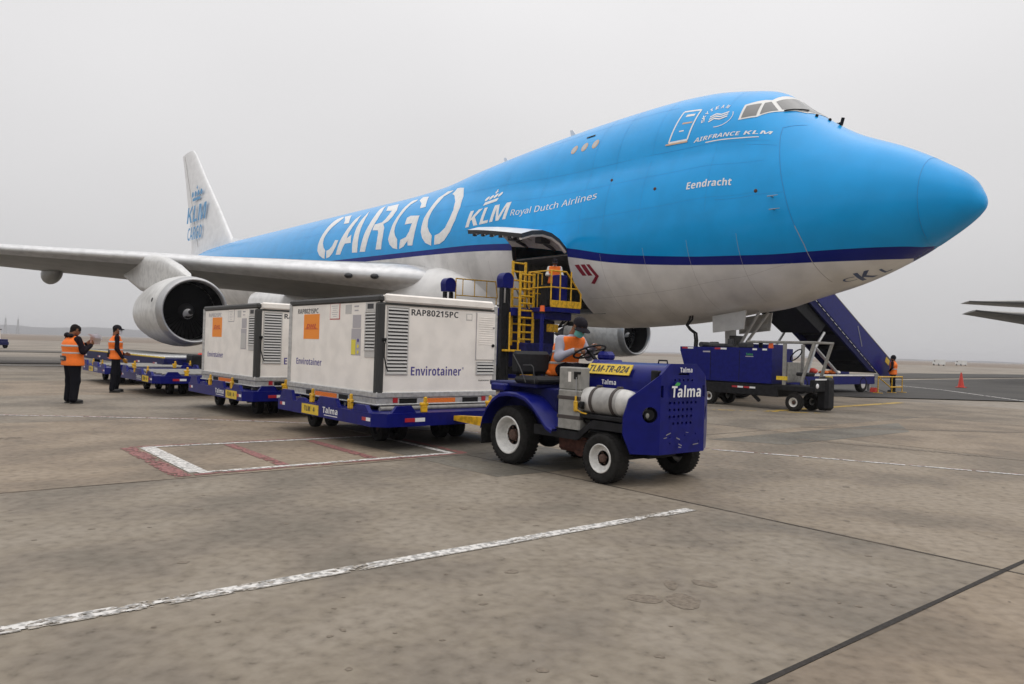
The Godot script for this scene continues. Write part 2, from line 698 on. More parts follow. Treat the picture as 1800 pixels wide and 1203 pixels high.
func build_ground():
	var big := noise_tex(1024, 0.0060, 6, grey(0.84), grey(1.0), 0.2, 0.74, FastNoiseLite.TYPE_SIMPLEX_SMOOTH, 21, [[0.42, Color(0.915, 0.91, 0.91)], [0.55, Color(0.955, 0.95, 0.94)]])
	var fine := noise_tex(1024, 0.022, 6, Color(0.74, 0.73, 0.72), grey(1.0), 0.05, 0.70, FastNoiseLite.TYPE_SIMPLEX_SMOOTH, 22, [[0.17, Color(0.88, 0.875, 0.87)], [0.34, Color(0.935, 0.93, 0.925)]])
	var bn := FastNoiseLite.new()
	bn.seed = 31
	bn.frequency = 0.06
	bn.fractal_octaves = 4
	var bump := NoiseTexture2D.new()
	bump.width = 512
	bump.height = 512
	bump.seamless = true
	bump.noise = bn
	bump.as_normal_map = true
	bump.bump_strength = 2.0
	ground_mat("concrete", Color(0.272, 0.228, 0.176), 0.66, big, 1.0 / 13.0, fine, 1.0 / 2.7, bump)
	ground_mat("concrete_warm", Color(0.276, 0.224, 0.168), 0.64, big, 1.0 / 11.0, fine, 1.0 / 2.9, bump)
	ground_mat("concrete_grey", Color(0.252, 0.218, 0.174), 0.66, big, 1.0 / 12.0, fine, 1.0 / 3.1, bump)
	ground_mat("concrete_patch", Color(0.175, 0.160, 0.132), 0.55, big, 1.0 / 9.0, fine, 1.0 / 2.2, bump)
	ground_mat("concrete_far", Color(0.285, 0.250, 0.208), 0.7, big, 1.0 / 60.0, fine, 1.0 / 9.0, null)
	ground_mat("asphalt", Color(0.062, 0.058, 0.053), 0.7, big, 1.0 / 45.0, fine, 1.0 / 6.0, null)
	ground_mat("dirt", Color(0.25, 0.205, 0.165), 0.95, big, 1.0 / 180.0, fine, 1.0 / 40.0, null)
	ground_mat("joint_tar", Color(0.045, 0.040, 0.036), 0.8, fine, 1.0, fine, 1.0, null)
	ground_mat("stain", Color(0.205, 0.170, 0.131), 0.6, fine, 0.7, fine, 1.3, null)
	mat("paint_faded", Color(0.37, 0.335, 0.29), 0.7, 0.0, noise_tex(512, 0.03, 5, grey(0.70), grey(1.0), 0.2, 0.6, FastNoiseLite.TYPE_SIMPLEX_SMOOTH, 79), 1.7)
	mat("paint_white", Color(0.62, 0.60, 0.57), 0.7, 0.0, noise_tex(512, 0.03, 5, grey(0.62), grey(1.0), 0.2, 0.6, FastNoiseLite.TYPE_SIMPLEX_SMOOTH, 77), 0.9)
	mat("paint_red", Color(0.27, 0.105, 0.095), 0.7, 0.0, noise_tex(512, 0.03, 5, Color(0.75, 0.8, 0.8), grey(1.0), 0.2, 0.6, FastNoiseLite.TYPE_SIMPLEX_SMOOTH, 78), 0.9)
	mat("paint_yellow", Color(0.50, 0.33, 0.06), 0.7)
	# the sheet under everything, out to the horizon
	var g := MB.new()
	g.quad(Vector3(-6000, -0.06, 6000), Vector3(6000, -0.06, 6000), Vector3(6000, -0.06, -6000), Vector3(-6000, -0.06, -6000))
	var gr := MeshInstance3D.new()
	gr.name = "ground"
	gr.mesh = ground_mesh(g, "dirt")
	add_child(gr)
	gr.set_meta("kind", "structure")
	# far concrete, beyond the slabs
	var fc := MB.new()
	flat(fc, [Vector2(-260, 90), Vector2(260, 90), Vector2(260, -210), Vector2(-260, -210)], -0.026)
	var far := MeshInstance3D.new()
	far.name = "far_apron"
	far.mesh = ground_mesh(fc, "concrete_far")
	add_child(far)
	far.set_meta("kind", "structure")
	# the apron's slabs
	var ap := Node3D.new()
	ap.name = "apron"
	add_child(ap)
	ap.set_meta("kind", "structure")
	var xs := [-23.7, -16.2, -8.7, -1.2, 6.3, 13.8, 21.3, 28.8]
	var zs := [4.67, -1.93, -8.5, -15.1, -21.7, -28.3, -34.9]
	var gap := 0.011
	for i in xs.size() - 1:
		for j in zs.size() - 1:
			var x0: float = xs[i] + gap
			var x1: float = xs[i + 1] - gap
			var z1: float = zs[j] - gap
			var z0: float = zs[j + 1] + gap
			if x1 > 25 and z1 > -1:
				continue
			var s := MB.new()
			var lift := 0.0
			s.box(Vector3((x0 + x1) * 0.5, lift - 0.15, (z0 + z1) * 0.5), Vector3(x1 - x0, 0.3, z1 - z0), 0.006)
			var key: String = ["concrete", "concrete_warm", "concrete", "concrete_grey"][(i * 3 + j * 2) % 4]
			if i == 4 and j == 1:
				key = "concrete"
			ground_part("concrete_slab", s, key, ap, Vector2(rng.randf() * 13.0, rng.randf() * 13.0))
	# tar in the joints that stand open
	var tar := MB.new()
	for seg in [[Vector2(6.3, 4), Vector2(6.3, -8.5), 0.010], [Vector2(-9, -8.5), Vector2(6.3, -8.5), 0.010], [Vector2(-2, -1.93), Vector2(16, -1.93), 0.017], [Vector2(6.3, -8.5), Vector2(13.8, -8.5), 0.009], [Vector2(13.8, 0), Vector2(13.8, -15), 0.008]]:
		var a: Vector2 = seg[0]
		var z: Vector2 = seg[1]
		var w: float = seg[2]
		var n := 40
		for k in n:
			var p := a.lerp(z, float(k) / n)
			var q := a.lerp(z, float(k + 1) / n)
			var d := (q - p).normalized()
			var s := Vector2(-d.y, d.x)
			var w0 := w * (0.75 + 0.5 * absf(sin(k * 2.3 + a.x)))
			var w1 := w * (0.75 + 0.5 * absf(sin((k + 1) * 2.3 + a.x)))
			flat(tar, [p + s * w0, q + s * w1, q - s * w1, p - s * w0], 0.0030)
	ground_part("joint_filler", tar, "joint_tar", ap).set_meta("kind", "stuff")
	# repaired patches of a darker mix
	var patches := [
		[Vector2(11.26, -8.05), Vector2(18.6, -7.98), Vector2(16.6, -6.88), Vector2(11.9, -6.92)],
		[Vector2(5.5, -10.9), Vector2(7.9, -11.1), Vector2(7.9, -6.8), Vector2(5.55, -6.88)],
	]
	var pb := MB.new()
	flat(pb, patches[0], 0.0020)
	ground_part("repair_patch", pb, "concrete_patch", ap)
	pb = MB.new()
	flat(pb, patches[1], 0.0024)
	ground_part("repair_patch", pb, "concrete_patch", ap, Vector2(3, 7))
	# painted lines
	var Y := 0.0060
	var pw := MB.new()
	worn_strip(pw, Vector2(-3.5, -4.62), Vector2(6.02, -4.50), 0.115, Y, 0.22, 4, 0.0085)
	fix_up(pw)
	var pf := MB.new()
	worn_strip(pf, Vector2(-3.5, -4.62), Vector2(6.05, -4.50), 0.135, Y - 0.0015, 0.02, 4, 0.010)
	fix_up(pf)
	part("faded_line", pf, "paint_faded", ap)
	part("white_line", pw, "paint_white", ap)
	# the red and white marked bay
	var wb := MB.new()
	worn_strip(wb, Vector2(2.78, -11.12), Vector2(6.45, -10.92), 0.10, Y, 0.02, 5)
	worn_strip(wb, Vector2(2.77, -8.76), Vector2(6.24, -8.735), 0.10, Y, 0.08, 6)
	worn_strip(wb, Vector2(2.83, -11.1), Vector2(2.79, -8.8), 0.20, Y, -0.1, 7)
	worn_strip(wb, Vector2(6.25, -10.6), Vector2(6.20, -8.76), 0.10, Y, 0.10, 8)
	fix_up(wb)
	part("white_bay_outline", wb, "paint_white", ap)
	var rb := MB.new()
	worn_strip(rb, Vector2(2.60, -11.16), Vector2(2.56, -8.60), 0.20, Y - 0.001, 0.16, 9)
	worn_strip(rb, Vector2(2.70, -8.655), Vector2(6.42, -8.655), 0.09, Y - 0.001, 0.14, 10)
	worn_strip(rb, Vector2(3.88, -10.95), Vector2(3.80, -8.83), 0.15, Y - 0.001, 0.08, 11)
	worn_strip(rb, Vector2(5.08, -10.85), Vector2(5.02, -8.83), 0.15, Y - 0.001, 0.02, 12)
	worn_strip(rb, Vector2(2.6, -11.23), Vector2(6.5, -11.05), 0.07, Y - 0.001, 0.25, 13)
	worn_strip(rb, Vector2(6.42, -10.7), Vector2(6.38, -8.66), 0.12, Y - 0.001, 0.2, 14)
	fix_up(rb)
	part("red_bay_outline", rb, "paint_red", ap)
	# the curved red and white service line
	var cv := Curve2D.new()
	var pts := [Vector2(-5.5, -21.0), Vector2(1.72, -16.6), Vector2(5.64, -13.66), Vector2(8.1, -10.6), Vector2(10.05, -7.25), Vector2(11.85, -3.43), Vector2(13.2, 0.5)]
	var cl := MB.new()
	var cr2 := MB.new()
	for i in range(0, pts.size() - 1):
		var p0: Vector2 = pts[maxi(i - 1, 0)]
		var p1: Vector2 = pts[i]
		var p2: Vector2 = pts[i + 1]
		var p3: Vector2 = pts[mini(i + 2, pts.size() - 1)]
		for k in 6:
			var a := p1.cubic_interpolate(p2, p0, p3, k / 6.0)
			var z := p1.cubic_interpolate(p2, p0, p3, (k + 1) / 6.0)
			var s := (z - a).normalized().orthogonal()
			worn_strip(cl, a, z, 0.085, Y, 0.16, 20 + i, 0.03)
			worn_strip(cr2, a + s * 0.075, z + s * 0.075, 0.06, Y - 0.001, 0.30, 30 + i, 0.03)
	fix_up(cl)
	fix_up(cr2)
	part("white_service_line", cl, "paint_white", ap)
	part("red_service_line", cr2, "paint_red", ap)
	var tm := MB.new()
	worn_strip(tm, Vector2(12.9, -7.3), Vector2(14.2, -2.2), 0.24, 0.0036, 0.12, 61, 0.02)
	worn_strip(tm, Vector2(15.2, -8.5), Vector2(20.0, -5.0), 0.22, 0.0036, 0.25, 62, 0.02)
	worn_strip(tm, Vector2(-3.0, -12.6), Vector2(1.6, -12.9), 0.26, 0.0036, 0.28, 63, 0.02)
	fix_up(tm)
	ground_part("tyre_mark", tm, "stain", ap).set_meta("kind", "stuff")
	var yl := MB.new()
	worn_strip(yl, Vector2(18.6, -11.35), Vector2(27.5, -11.75), 0.30, Y, 0.08, 41, 0.05)
	worn_strip(yl, Vector2(19.5, -10.4), Vector2(15.5, -14.0), 0.14, Y, 0.30, 42, 0.05)
	fix_up(yl)
	part("yellow_line", yl, "paint_yellow", ap)
	var sl := MB.new()
	worn_strip(sl, Vector2(1.0, -42.3), Vector2(6.9, -42.4), 0.75, 0.014, 0.0, 43, 0.1)
	worn_strip(sl, Vector2(33.5, -9.0), Vector2(42.0, -15.7), 0.14, 0.014, 0.1, 44, 0.06)
	worn_strip(sl, Vector2(42.0, -15.7), Vector2(46, -20.0), 0.14, 0.014, 0.1, 45, 0.06)
	fix_up(sl)
	part("white_taxi_line", sl, "paint_white", ap)
	# oil and water spots
	var st := MB.new()
	var spots := [[3.62, -3.02, 0.11], [3.78, -2.86, 0.15], [3.98, -3.1, 0.10], [4.18, -3.0, 0.09], [2.42, -2.62, 0.035], [3.3, -3.9, 0.05], [1.9, -3.6, 0.03], [1.6, -5.3, 0.045], [1.3, -6.6, 0.03], [2.2, -6.9, 0.05], [2.75, -3.5, 0.03], [4.2, -5.7, 0.06], [3.0, -2.4, 0.03], [0.9, -3.1, 0.03], [7.6, -4.7, 0.05], [8.7, -4.3, 0.06], [9.4, -5.0, 0.05], [1.7, -3.15, 0.022], [2.9, -4.1, 0.02], [5.1, -3.6, 0.028], [4.6, -4.0, 0.02], [6.9, -3.4, 0.04], [7.3, -2.9, 0.03]]
	for k in 150:
		var q := Vector2(rng.randf_range(0.3, 12.0), rng.randf_range(-8.3, -1.6))
		spots.append([q.x, q.y, rng.randf_range(0.006, 0.022) * (0.6 + 0.12 * q.length())])
	for e in spots:
		var poly := []
		var el := rng.randf_range(0.45, 0.9)
		var tu := rng.randf() * TAU
		for k in 12:
			var a := TAU * k / 12.0
			var r: float = e[2] * rng.randf_range(0.75, 1.15)
			poly.append(Vector2(e[0], e[1]) + Vector2(cos(a) * r, sin(a) * r * el).rotated(tu))
		flat(st, poly, 0.0022)
	ground_part("oil_stain", st, "stain", ap).set_meta("kind", "stuff")
	# asphalt beyond, to the right and to the far left
	var ta := MB.new()
	flat(ta, [Vector2(24.0, -17.6), Vector2(30.8, -13.2), Vector2(36, -9.2), Vector2(46, -2), Vector2(120, 20), Vector2(140, -26), Vector2(59.8, -25.0), Vector2(44, -30.0), Vector2(30.5, -34.2)], 0.011)
	flat(ta, [Vector2(60.5, -26.9), Vector2(140, -28.4), Vector2(170, -30.0), Vector2(91.0, -37.6), Vector2(46, -33.0)], 0.011)
	var tw := MeshInstance3D.new()
	tw.name = "taxiway"
	tw.mesh = ground_mesh(ta, "asphalt")
	add_child(tw)
	tw.set_meta("kind", "structure")
	var tb := MB.new()
	flat(tb, [Vector2(-60, -43.5), Vector2(45, -46.0), Vector2(45, -56.5), Vector2(-60, -57.5)], 0.011)
	flat(tb, [Vector2(-90, -72), Vector2(45, -73.5), Vector2(60, -80), Vector2(-90, -79.5)], 0.011)
	ground_mat("worn_asphalt", Color(0.165, 0.150, 0.132), 0.75, big, 1.0 / 45.0, fine, 1.0 / 6.0, null)
	var tx := MeshInstance3D.new()
	tx.name = "far_taxiway"
	tx.mesh = ground_mesh(tb, "worn_asphalt")
	add_child(tx)
	tx.set_meta("kind", "structure")

func ridge(b: MB, az0: float, az1: float, dist: float, base: float, hgt: float, sd: int, depth: float):     # a low range of hills seen far off
	var n := FastNoiseLite.new()
	n.seed = sd
	n.frequency = 0.9
	n.fractal_octaves = 4
	var r0 := PackedVector3Array()
	var r1 := PackedVector3Array()
	var r2 := PackedVector3Array()
	var steps := 90
	for k in steps + 1:
		var a := deg_to_rad(lerpf(az0, az1, float(k) / steps))
		var d := Vector3(sin(a), 0, -cos(a))
		var h := base + hgt * (0.5 + 0.6 * n.get_noise_1d(a * 9.0))
		r0.append(d * dist + Vector3(0, -0.5, 0))
		r1.append(d * (dist + depth * 0.5) + Vector3(0, h, 0))
		r2.append(d * (dist + depth) + Vector3(0, -0.5, 0))
	b.sheet([r0, r1, r2], false, false)
	for i in b.n.size():
		if b.n[i].y < 0:
			b.n[i] = -b.n[i]

func build_far():
	ground_mat("hill", Color(0.30, 0.29, 0.28), 1.0, M["dirt"].albedo_texture, 1.0 / 300.0, M["dirt"].detail_albedo, 1.0 / 90.0, null)
	for r in [[-30.0, 45.0, 4200.0, 26.0, 32.0, 3, 900.0], [45.0, 100.0, 4500.0, 2.0, 10.0, 9, 900.0]]:
		var b := MB.new()
		ridge(b, r[0], r[1], r[2], r[3], r[4], r[5], r[6])
		var o := MeshInstance3D.new()
		o.name = numbered("hills")
		o.mesh = ground_mesh(b, "hill" if r[2] > 1000 else "dirt")
		add_child(o)
		o.set_meta("kind", "structure")
	# masts on the left horizon
	var spots := [[9, 1500.0, 95.0, "hazy lattice mast on the horizon, leftmost of the pair near the left edge"], [31, 1500.0, 92.0, "hazy lattice mast on the horizon, right one of the pair near the left edge"]]
	for e in spots:
		var px: float = e[0]
		var az := 0.6932 + atan((px - 900.0) / 1335.6)
		var at = Vector3(sin(az), 0, -cos(az)) * (e[1] / cos(az - 0.6932))
		var t := thing("mast", e[3], "mast", at, 0.3, "masts on the left horizon")
		var hgt: float = e[2] * 0.33
		for sx in [-1, 1]:
			for sz in [-1, 1]:
				var b := MB.new()
				b.bar(Vector3(sx * 2.1, 0, sz * 2.1), Vector3(sx * 0.5, hgt, sz * 0.5), 0.5, 0.5)
				part("leg", b, "mast_grey", t)
		var br := MB.new()
		for k in 12:
			var y0 := hgt * k / 12.0
			var y1 := hgt * (k + 1) / 12.0
			var w0 := lerpf(2.1, 0.5, k / 12.0)
			var w1 := lerpf(2.1, 0.5, (k + 1) / 12.0)
			for q in 4:
				var r := Basis(Vector3.UP, q * PI / 2)
				br.bar(r * Vector3(-w0, y0, w0), r * Vector3(w1, y1, w1), 0.22, 0.22)
				br.bar(r * Vector3(-w1, y1, w1), r * Vector3(w1, y1, w1), 0.22, 0.22)
		part("bracing", br, "mast_grey", t)
		var an := MB.new()
		an.cyl(Vector3(0, hgt, 0), Vector3(0, hgt + 6.0, 0), 0.25)
		part("antenna", an, "mast_grey", t)

# ------------------------------------------------------------------ the freighter
# stations along the fuselage (metres aft of the nose tip): crown, keel and half width
const FX := [0.0, 0.012, 0.05, 0.12, 0.25, 1.0, 2.0, 3.5, 5.0, 6.0, 7.0, 8.5, 10.0, 13.0, 18.0, 21.0, 24.0, 28.0, 50.0, 60.0, 68.6]
const FT := [5.80, 5.89, 6.01, 6.15, 6.3919, 6.992, 7.5933, 8.3045, 9.3503, 10.124, 10.3936, 10.6285, 10.6989, 10.6328, 10.3126, 10.0155, 9.6726, 9.5494, 9.5769, 9.5, 9.0]
const FB := [5.80, 5.70, 5.61, 5.53, 5.3997, 4.8808, 4.3265, 3.7171, 3.3144, 3.0376, 2.9158, 2.6836, 2.5423, 2.43, 2.693, 2.85, 2.9, 2.95, 3.3325, 5.8312, 7.9]
const FW := [0.0, 0.10, 0.20, 0.32, 0.50, 1.0929, 1.6512, 2.2512, 2.6488, 2.8416, 2.9835, 3.1178, 3.2, 3.2499, 3.249, 3.2483, 3.2493, 3.2502, 3.0998, 1.9, 0.35]
const STX := [0.0, 1.3, 1.565, 2.25, 3.55, 5.1, 6.95, 9.18, 10.7, 12.66, 16.0, 19.24, 22.2, 34.3, 50.0, 60.0, 68.6]
const ST := [4.66, 4.66, 4.66, 4.64, 4.59, 4.537, 4.578, 4.73, 4.89, 5.236, 5.70, 5.887, 5.94, 6.156, 6.4, 7.3, 8.5]
const SBX := [0.0, 1.93, 2.04, 3.2, 5.19, 7.03, 8.77, 10.78, 12.68, 16.0, 18.6, 22.2, 27.6, 34.3, 50.0, 60.0, 68.6]
const SB := [4.375, 4.375, 4.36, 4.295, 4.264, 4.32, 4.414, 4.611, 4.921, 5.42, 5.59, 5.70, 5.79, 5.92, 6.15, 7.0, 8.2]

func pchip(x: float, xk: Array, yk: Array) -> float:
	var n := xk.size()
	var i := 0
	while i < n - 2 and x > xk[i + 1]:
		i += 1
	var m := [0.0, 0.0]
	for q in 2:
		var k := i + q
		if k == 0:
			m[q] = (yk[1] - yk[0]) / (xk[1] - xk[0])
		elif k == n - 1:
			m[q] = (yk[n - 1] - yk[n - 2]) / (xk[n - 1] - xk[n - 2])
		else:
			var h0: float = xk[k] - xk[k - 1]
			var h1: float = xk[k + 1] - xk[k]
			var d0: float = (yk[k] - yk[k - 1]) / h0
			var d1: float = (yk[k + 1] - yk[k]) / h1
			if d0 * d1 > 0.0:
				m[q] = (3.0 * (h0 + h1)) / ((2.0 * h1 + h0) / d0 + (h1 + 2.0 * h0) / d1)
	var h: float = xk[i + 1] - xk[i]
	var t: float = clampf((x - xk[i]) / h, 0.0, 1.0)
	return (1 + 2 * t) * (1 - t) * (1 - t) * yk[i] + t * (1 - t) * (1 - t) * h * m[0] + t * t * (3 - 2 * t) * yk[i + 1] + t * t * (t - 1) * h * m[1]

var sec_cache := {}
func section(x: float) -> PackedFloat32Array:      # crown, keel, half width, centre, radius down
	var key := int(round(x * 2000.0))
	if sec_cache.has(key):
		return sec_cache[key]
	var zt := pchip(x, FX, FT)
	var zb := pchip(x, FX, FB)
	var w := maxf(pchip(x, FX, FW), 0.001)
	var rb := maxf(minf(w, (zt - zb) * 0.5), 0.0005)
	var s := PackedFloat32Array([zt, zb, w, zb + rb, rb])
	sec_cache[key] = s
	return s

func hull(x: float, th: float, off := 0.0, side := 1.0) -> Vector3:   # point of the skin in the aircraft's node: x aft, angle from the horizontal, starboard +1
	var s := section(x)
	var c := cos(th)
	var sn := sin(th)
	var r1 := 1.0 / sqrt(pow(c / s[2], 2) + pow(sn / s[4], 2))
	var ru := 0.76 * s[2]
	var zu := maxf(s[0] - ru, s[3])
	var vt := maxf(s[0] - zu, 0.0001)
	var d := zu - s[3]
	var A := pow(c / ru, 2) + pow(sn / vt, 2)
	var B := -2.0 * sn * d / (vt * vt)
	var C := pow(d / vt, 2) - 1.0
	var disc := B * B - 4.0 * A * C
	var r2 := 0.0
	if disc > 0.0:
		r2 = (-B + sqrt(disc)) / (2.0 * A)
	var k := 0.06 * s[2]
	var r := r1
	if r2 > 0.0:
		var hh := clampf(0.5 + 0.5 * (r1 - r2) / k, 0.0, 1.0)
		r = lerpf(r2, r1, hh) + k * hh * (1.0 - hh) * 0.5
	var egg := r1
	if sn > 0.0:
		egg = 1.0 / sqrt(pow(c / s[2], 2) + pow(sn / (s[0] - s[3]), 2))
	r = lerpf(egg, r, 0.5 * smoothstep(3.0, 8.0, x)) + off
	return Vector3(-side * r * c, s[3] + r * sn, -x)

func at_height(x: float, z: float) -> float:       # the angle at which the skin is z high
	var lo := -PI / 2
	var hi := PI / 2
	for k in 30:
		var mid := (lo + hi) * 0.5
		if hull(x, mid).y < z:
			lo = mid
		else:
			hi = mid
	return (lo + hi) * 0.5

func wrap_tri(b: MB, p: Vector2, q: Vector2, r: Vector2, off: float, side: float, depth := 0):   # a triangle in (x, angle in degrees) laid onto the skin
	var sc := Vector2(1.0, 0.057)
	var e0 := ((q - p) * sc).length()
	var e1 := ((r - q) * sc).length()
	var e2 := ((p - r) * sc).length()
	var mx := maxf(e0, maxf(e1, e2))
	if mx > 0.22 and depth < 7:
		if mx == e0:
			var mm := (p + q) * 0.5
			wrap_tri(b, p, mm, r, off, side, depth + 1)
			wrap_tri(b, mm, q, r, off, side, depth + 1)
		elif mx == e1:
			var mm := (q + r) * 0.5
			wrap_tri(b, p, q, mm, off, side, depth + 1)
			wrap_tri(b, p, mm, r, off, side, depth + 1)
		else:
			var mm := (p + r) * 0.5
			wrap_tri(b, p, q, mm, off, side, depth + 1)
			wrap_tri(b, mm, q, r, off, side, depth + 1)
		return
	var a := hull(p.x, deg_to_rad(p.y), off, side)
	var c := hull(q.x, deg_to_rad(q.y), off, side)
	var d := hull(r.x, deg_to_rad(r.y), off, side)
	var out := Vector3(-side * cos(deg_to_rad(p.y)), sin(deg_to_rad(p.y)), 0)
	if (c - a).cross(d - a).dot(out) > 0:
		b.tri(a, c, d)
	else:
		b.tri(a, d, c)

func wrap_poly(b: MB, poly: Array, off := 0.008, side := 1.0):
	var pl := PackedVector2Array()
	for p in poly:
		pl.append(Vector2(p.x, p.y * 0.057))
	var id := Geometry2D.triangulate_polygon(pl)
	for i in range(0, id.size(), 3):
		wrap_tri(b, poly[id[i]], poly[id[i + 1]], poly[id[i + 2]], off, side)

func flat_list(l: Array) -> Array:
	var o := []
	for i in range(0, l.size(), 2):
		o.append(Vector2(l[i], l[i + 1]))
	return o

func wrap_line(b: MB, pts: Array, w: float, off := 0.004, side := 1.0):   # a line on the skin
	for i in pts.size() - 1:
		var p: Vector2 = pts[i]
		var q: Vector2 = pts[i + 1]
		var d := ((q - p) * Vector2(1, 0.057)).normalized()
		var s := Vector2(-d.y, d.x / 0.057) * w * 0.5
		wrap_tri(b, p + s, q + s, q - s, off, side)
		wrap_tri(b, p + s, q - s, p - s, off, side)

func wrap_text(called: String, text: String, key: String, parent: Node3D, left: Vector2, right: Vector2, rise: float, slant := 0.0, bold := true, off := 0.009):  # baseline ends and letter height in degrees
	var T := glyphs(text, bold)
	var e := extent(T)
	var b := MB.new()
	for i in range(0, T.size(), 3):
		var q := []
		for k in 3:
			var p := T[i + k]
			var s := p.x / e.x
			var v := p.y / e.y
			q.append(Vector2(lerpf(left.x, right.x, s) - slant * v, lerpf(left.y, right.y, s) + rise * v))
		wrap_tri(b, q[0], q[1], q[2], off, 1.0)
	return part(called, b, key, parent)

func airfoil(le: Vector3, te: Vector3, thick: float) -> PackedVector3Array:   # closed loop: leading edge, over the top, trailing edge, back below
	var U := [[0.0, 0.0], [0.004, 0.16], [0.015, 0.30], [0.04, 0.46], [0.09, 0.64], [0.18, 0.82], [0.32, 0.93], [0.5, 0.86], [0.7, 0.58], [0.88, 0.24], [1.0, 0.03]]
	var L := [[0.88, -0.14], [0.7, -0.36], [0.5, -0.58], [0.32, -0.66], [0.18, -0.58], [0.09, -0.46], [0.04, -0.34], [0.015, -0.23], [0.004, -0.13]]
	var o := PackedVector3Array()
	var c := (te - le).length()
	for p in U + L:
		o.append(le.lerp(te, p[0]) + Vector3.UP * (p[1] * thick * c * 0.62))
	return o

func wing(root: Node3D, called: String, side: float):
	# b = metres from the centreline
	var st := []
	for e in [[2.6, 20.9, 36.6, 4.35, 4.15, 0.13], [3.7, 21.8, 36.6, 4.56, 4.30, 0.128], [6.0, 23.85, 37.2, 4.70, 4.40, 0.118], [8.0, 25.6, 37.9, 4.84, 4.48, 0.112], [10.6, 27.9, 38.6, 4.99, 4.60, 0.104], [13.3, 30.3, 39.5, 5.20, 4.76, 0.098], [16.0, 32.7, 41.2, 5.32, 4.97, 0.094], [18.6, 35.0, 43.0, 5.45, 5.20, 0.092], [24.0, 39.8, 46.2, 5.85, 5.65, 0.09], [30.6, 45.6, 50.0, 6.4, 6.3, 0.085]]:
		st.append(airfoil(Vector3(-side * e[0], e[3], -e[1]), Vector3(-side * e[0], e[4], -e[2]), e[5]))
	var main := MB.new()
	var lead := MB.new()
	var rows := []
	for s in st:
		rows.append((s as PackedVector3Array).slice(4, 17))
	main.sheet(rows, false, side > 0)
	var lr := []
	for s in st:
		var a: PackedVector3Array = s
		var r := PackedVector3Array()
		for k in [16, 17, 18, 19, 0, 1, 2, 3, 4]:
			r.append(a[k])
		lr.append(r)
	lead.sheet(lr, false, side > 0)
	var w := part(called, main, "wing_grey", root)
	part("leading_edge", lead, "bright_metal", w)
	return w

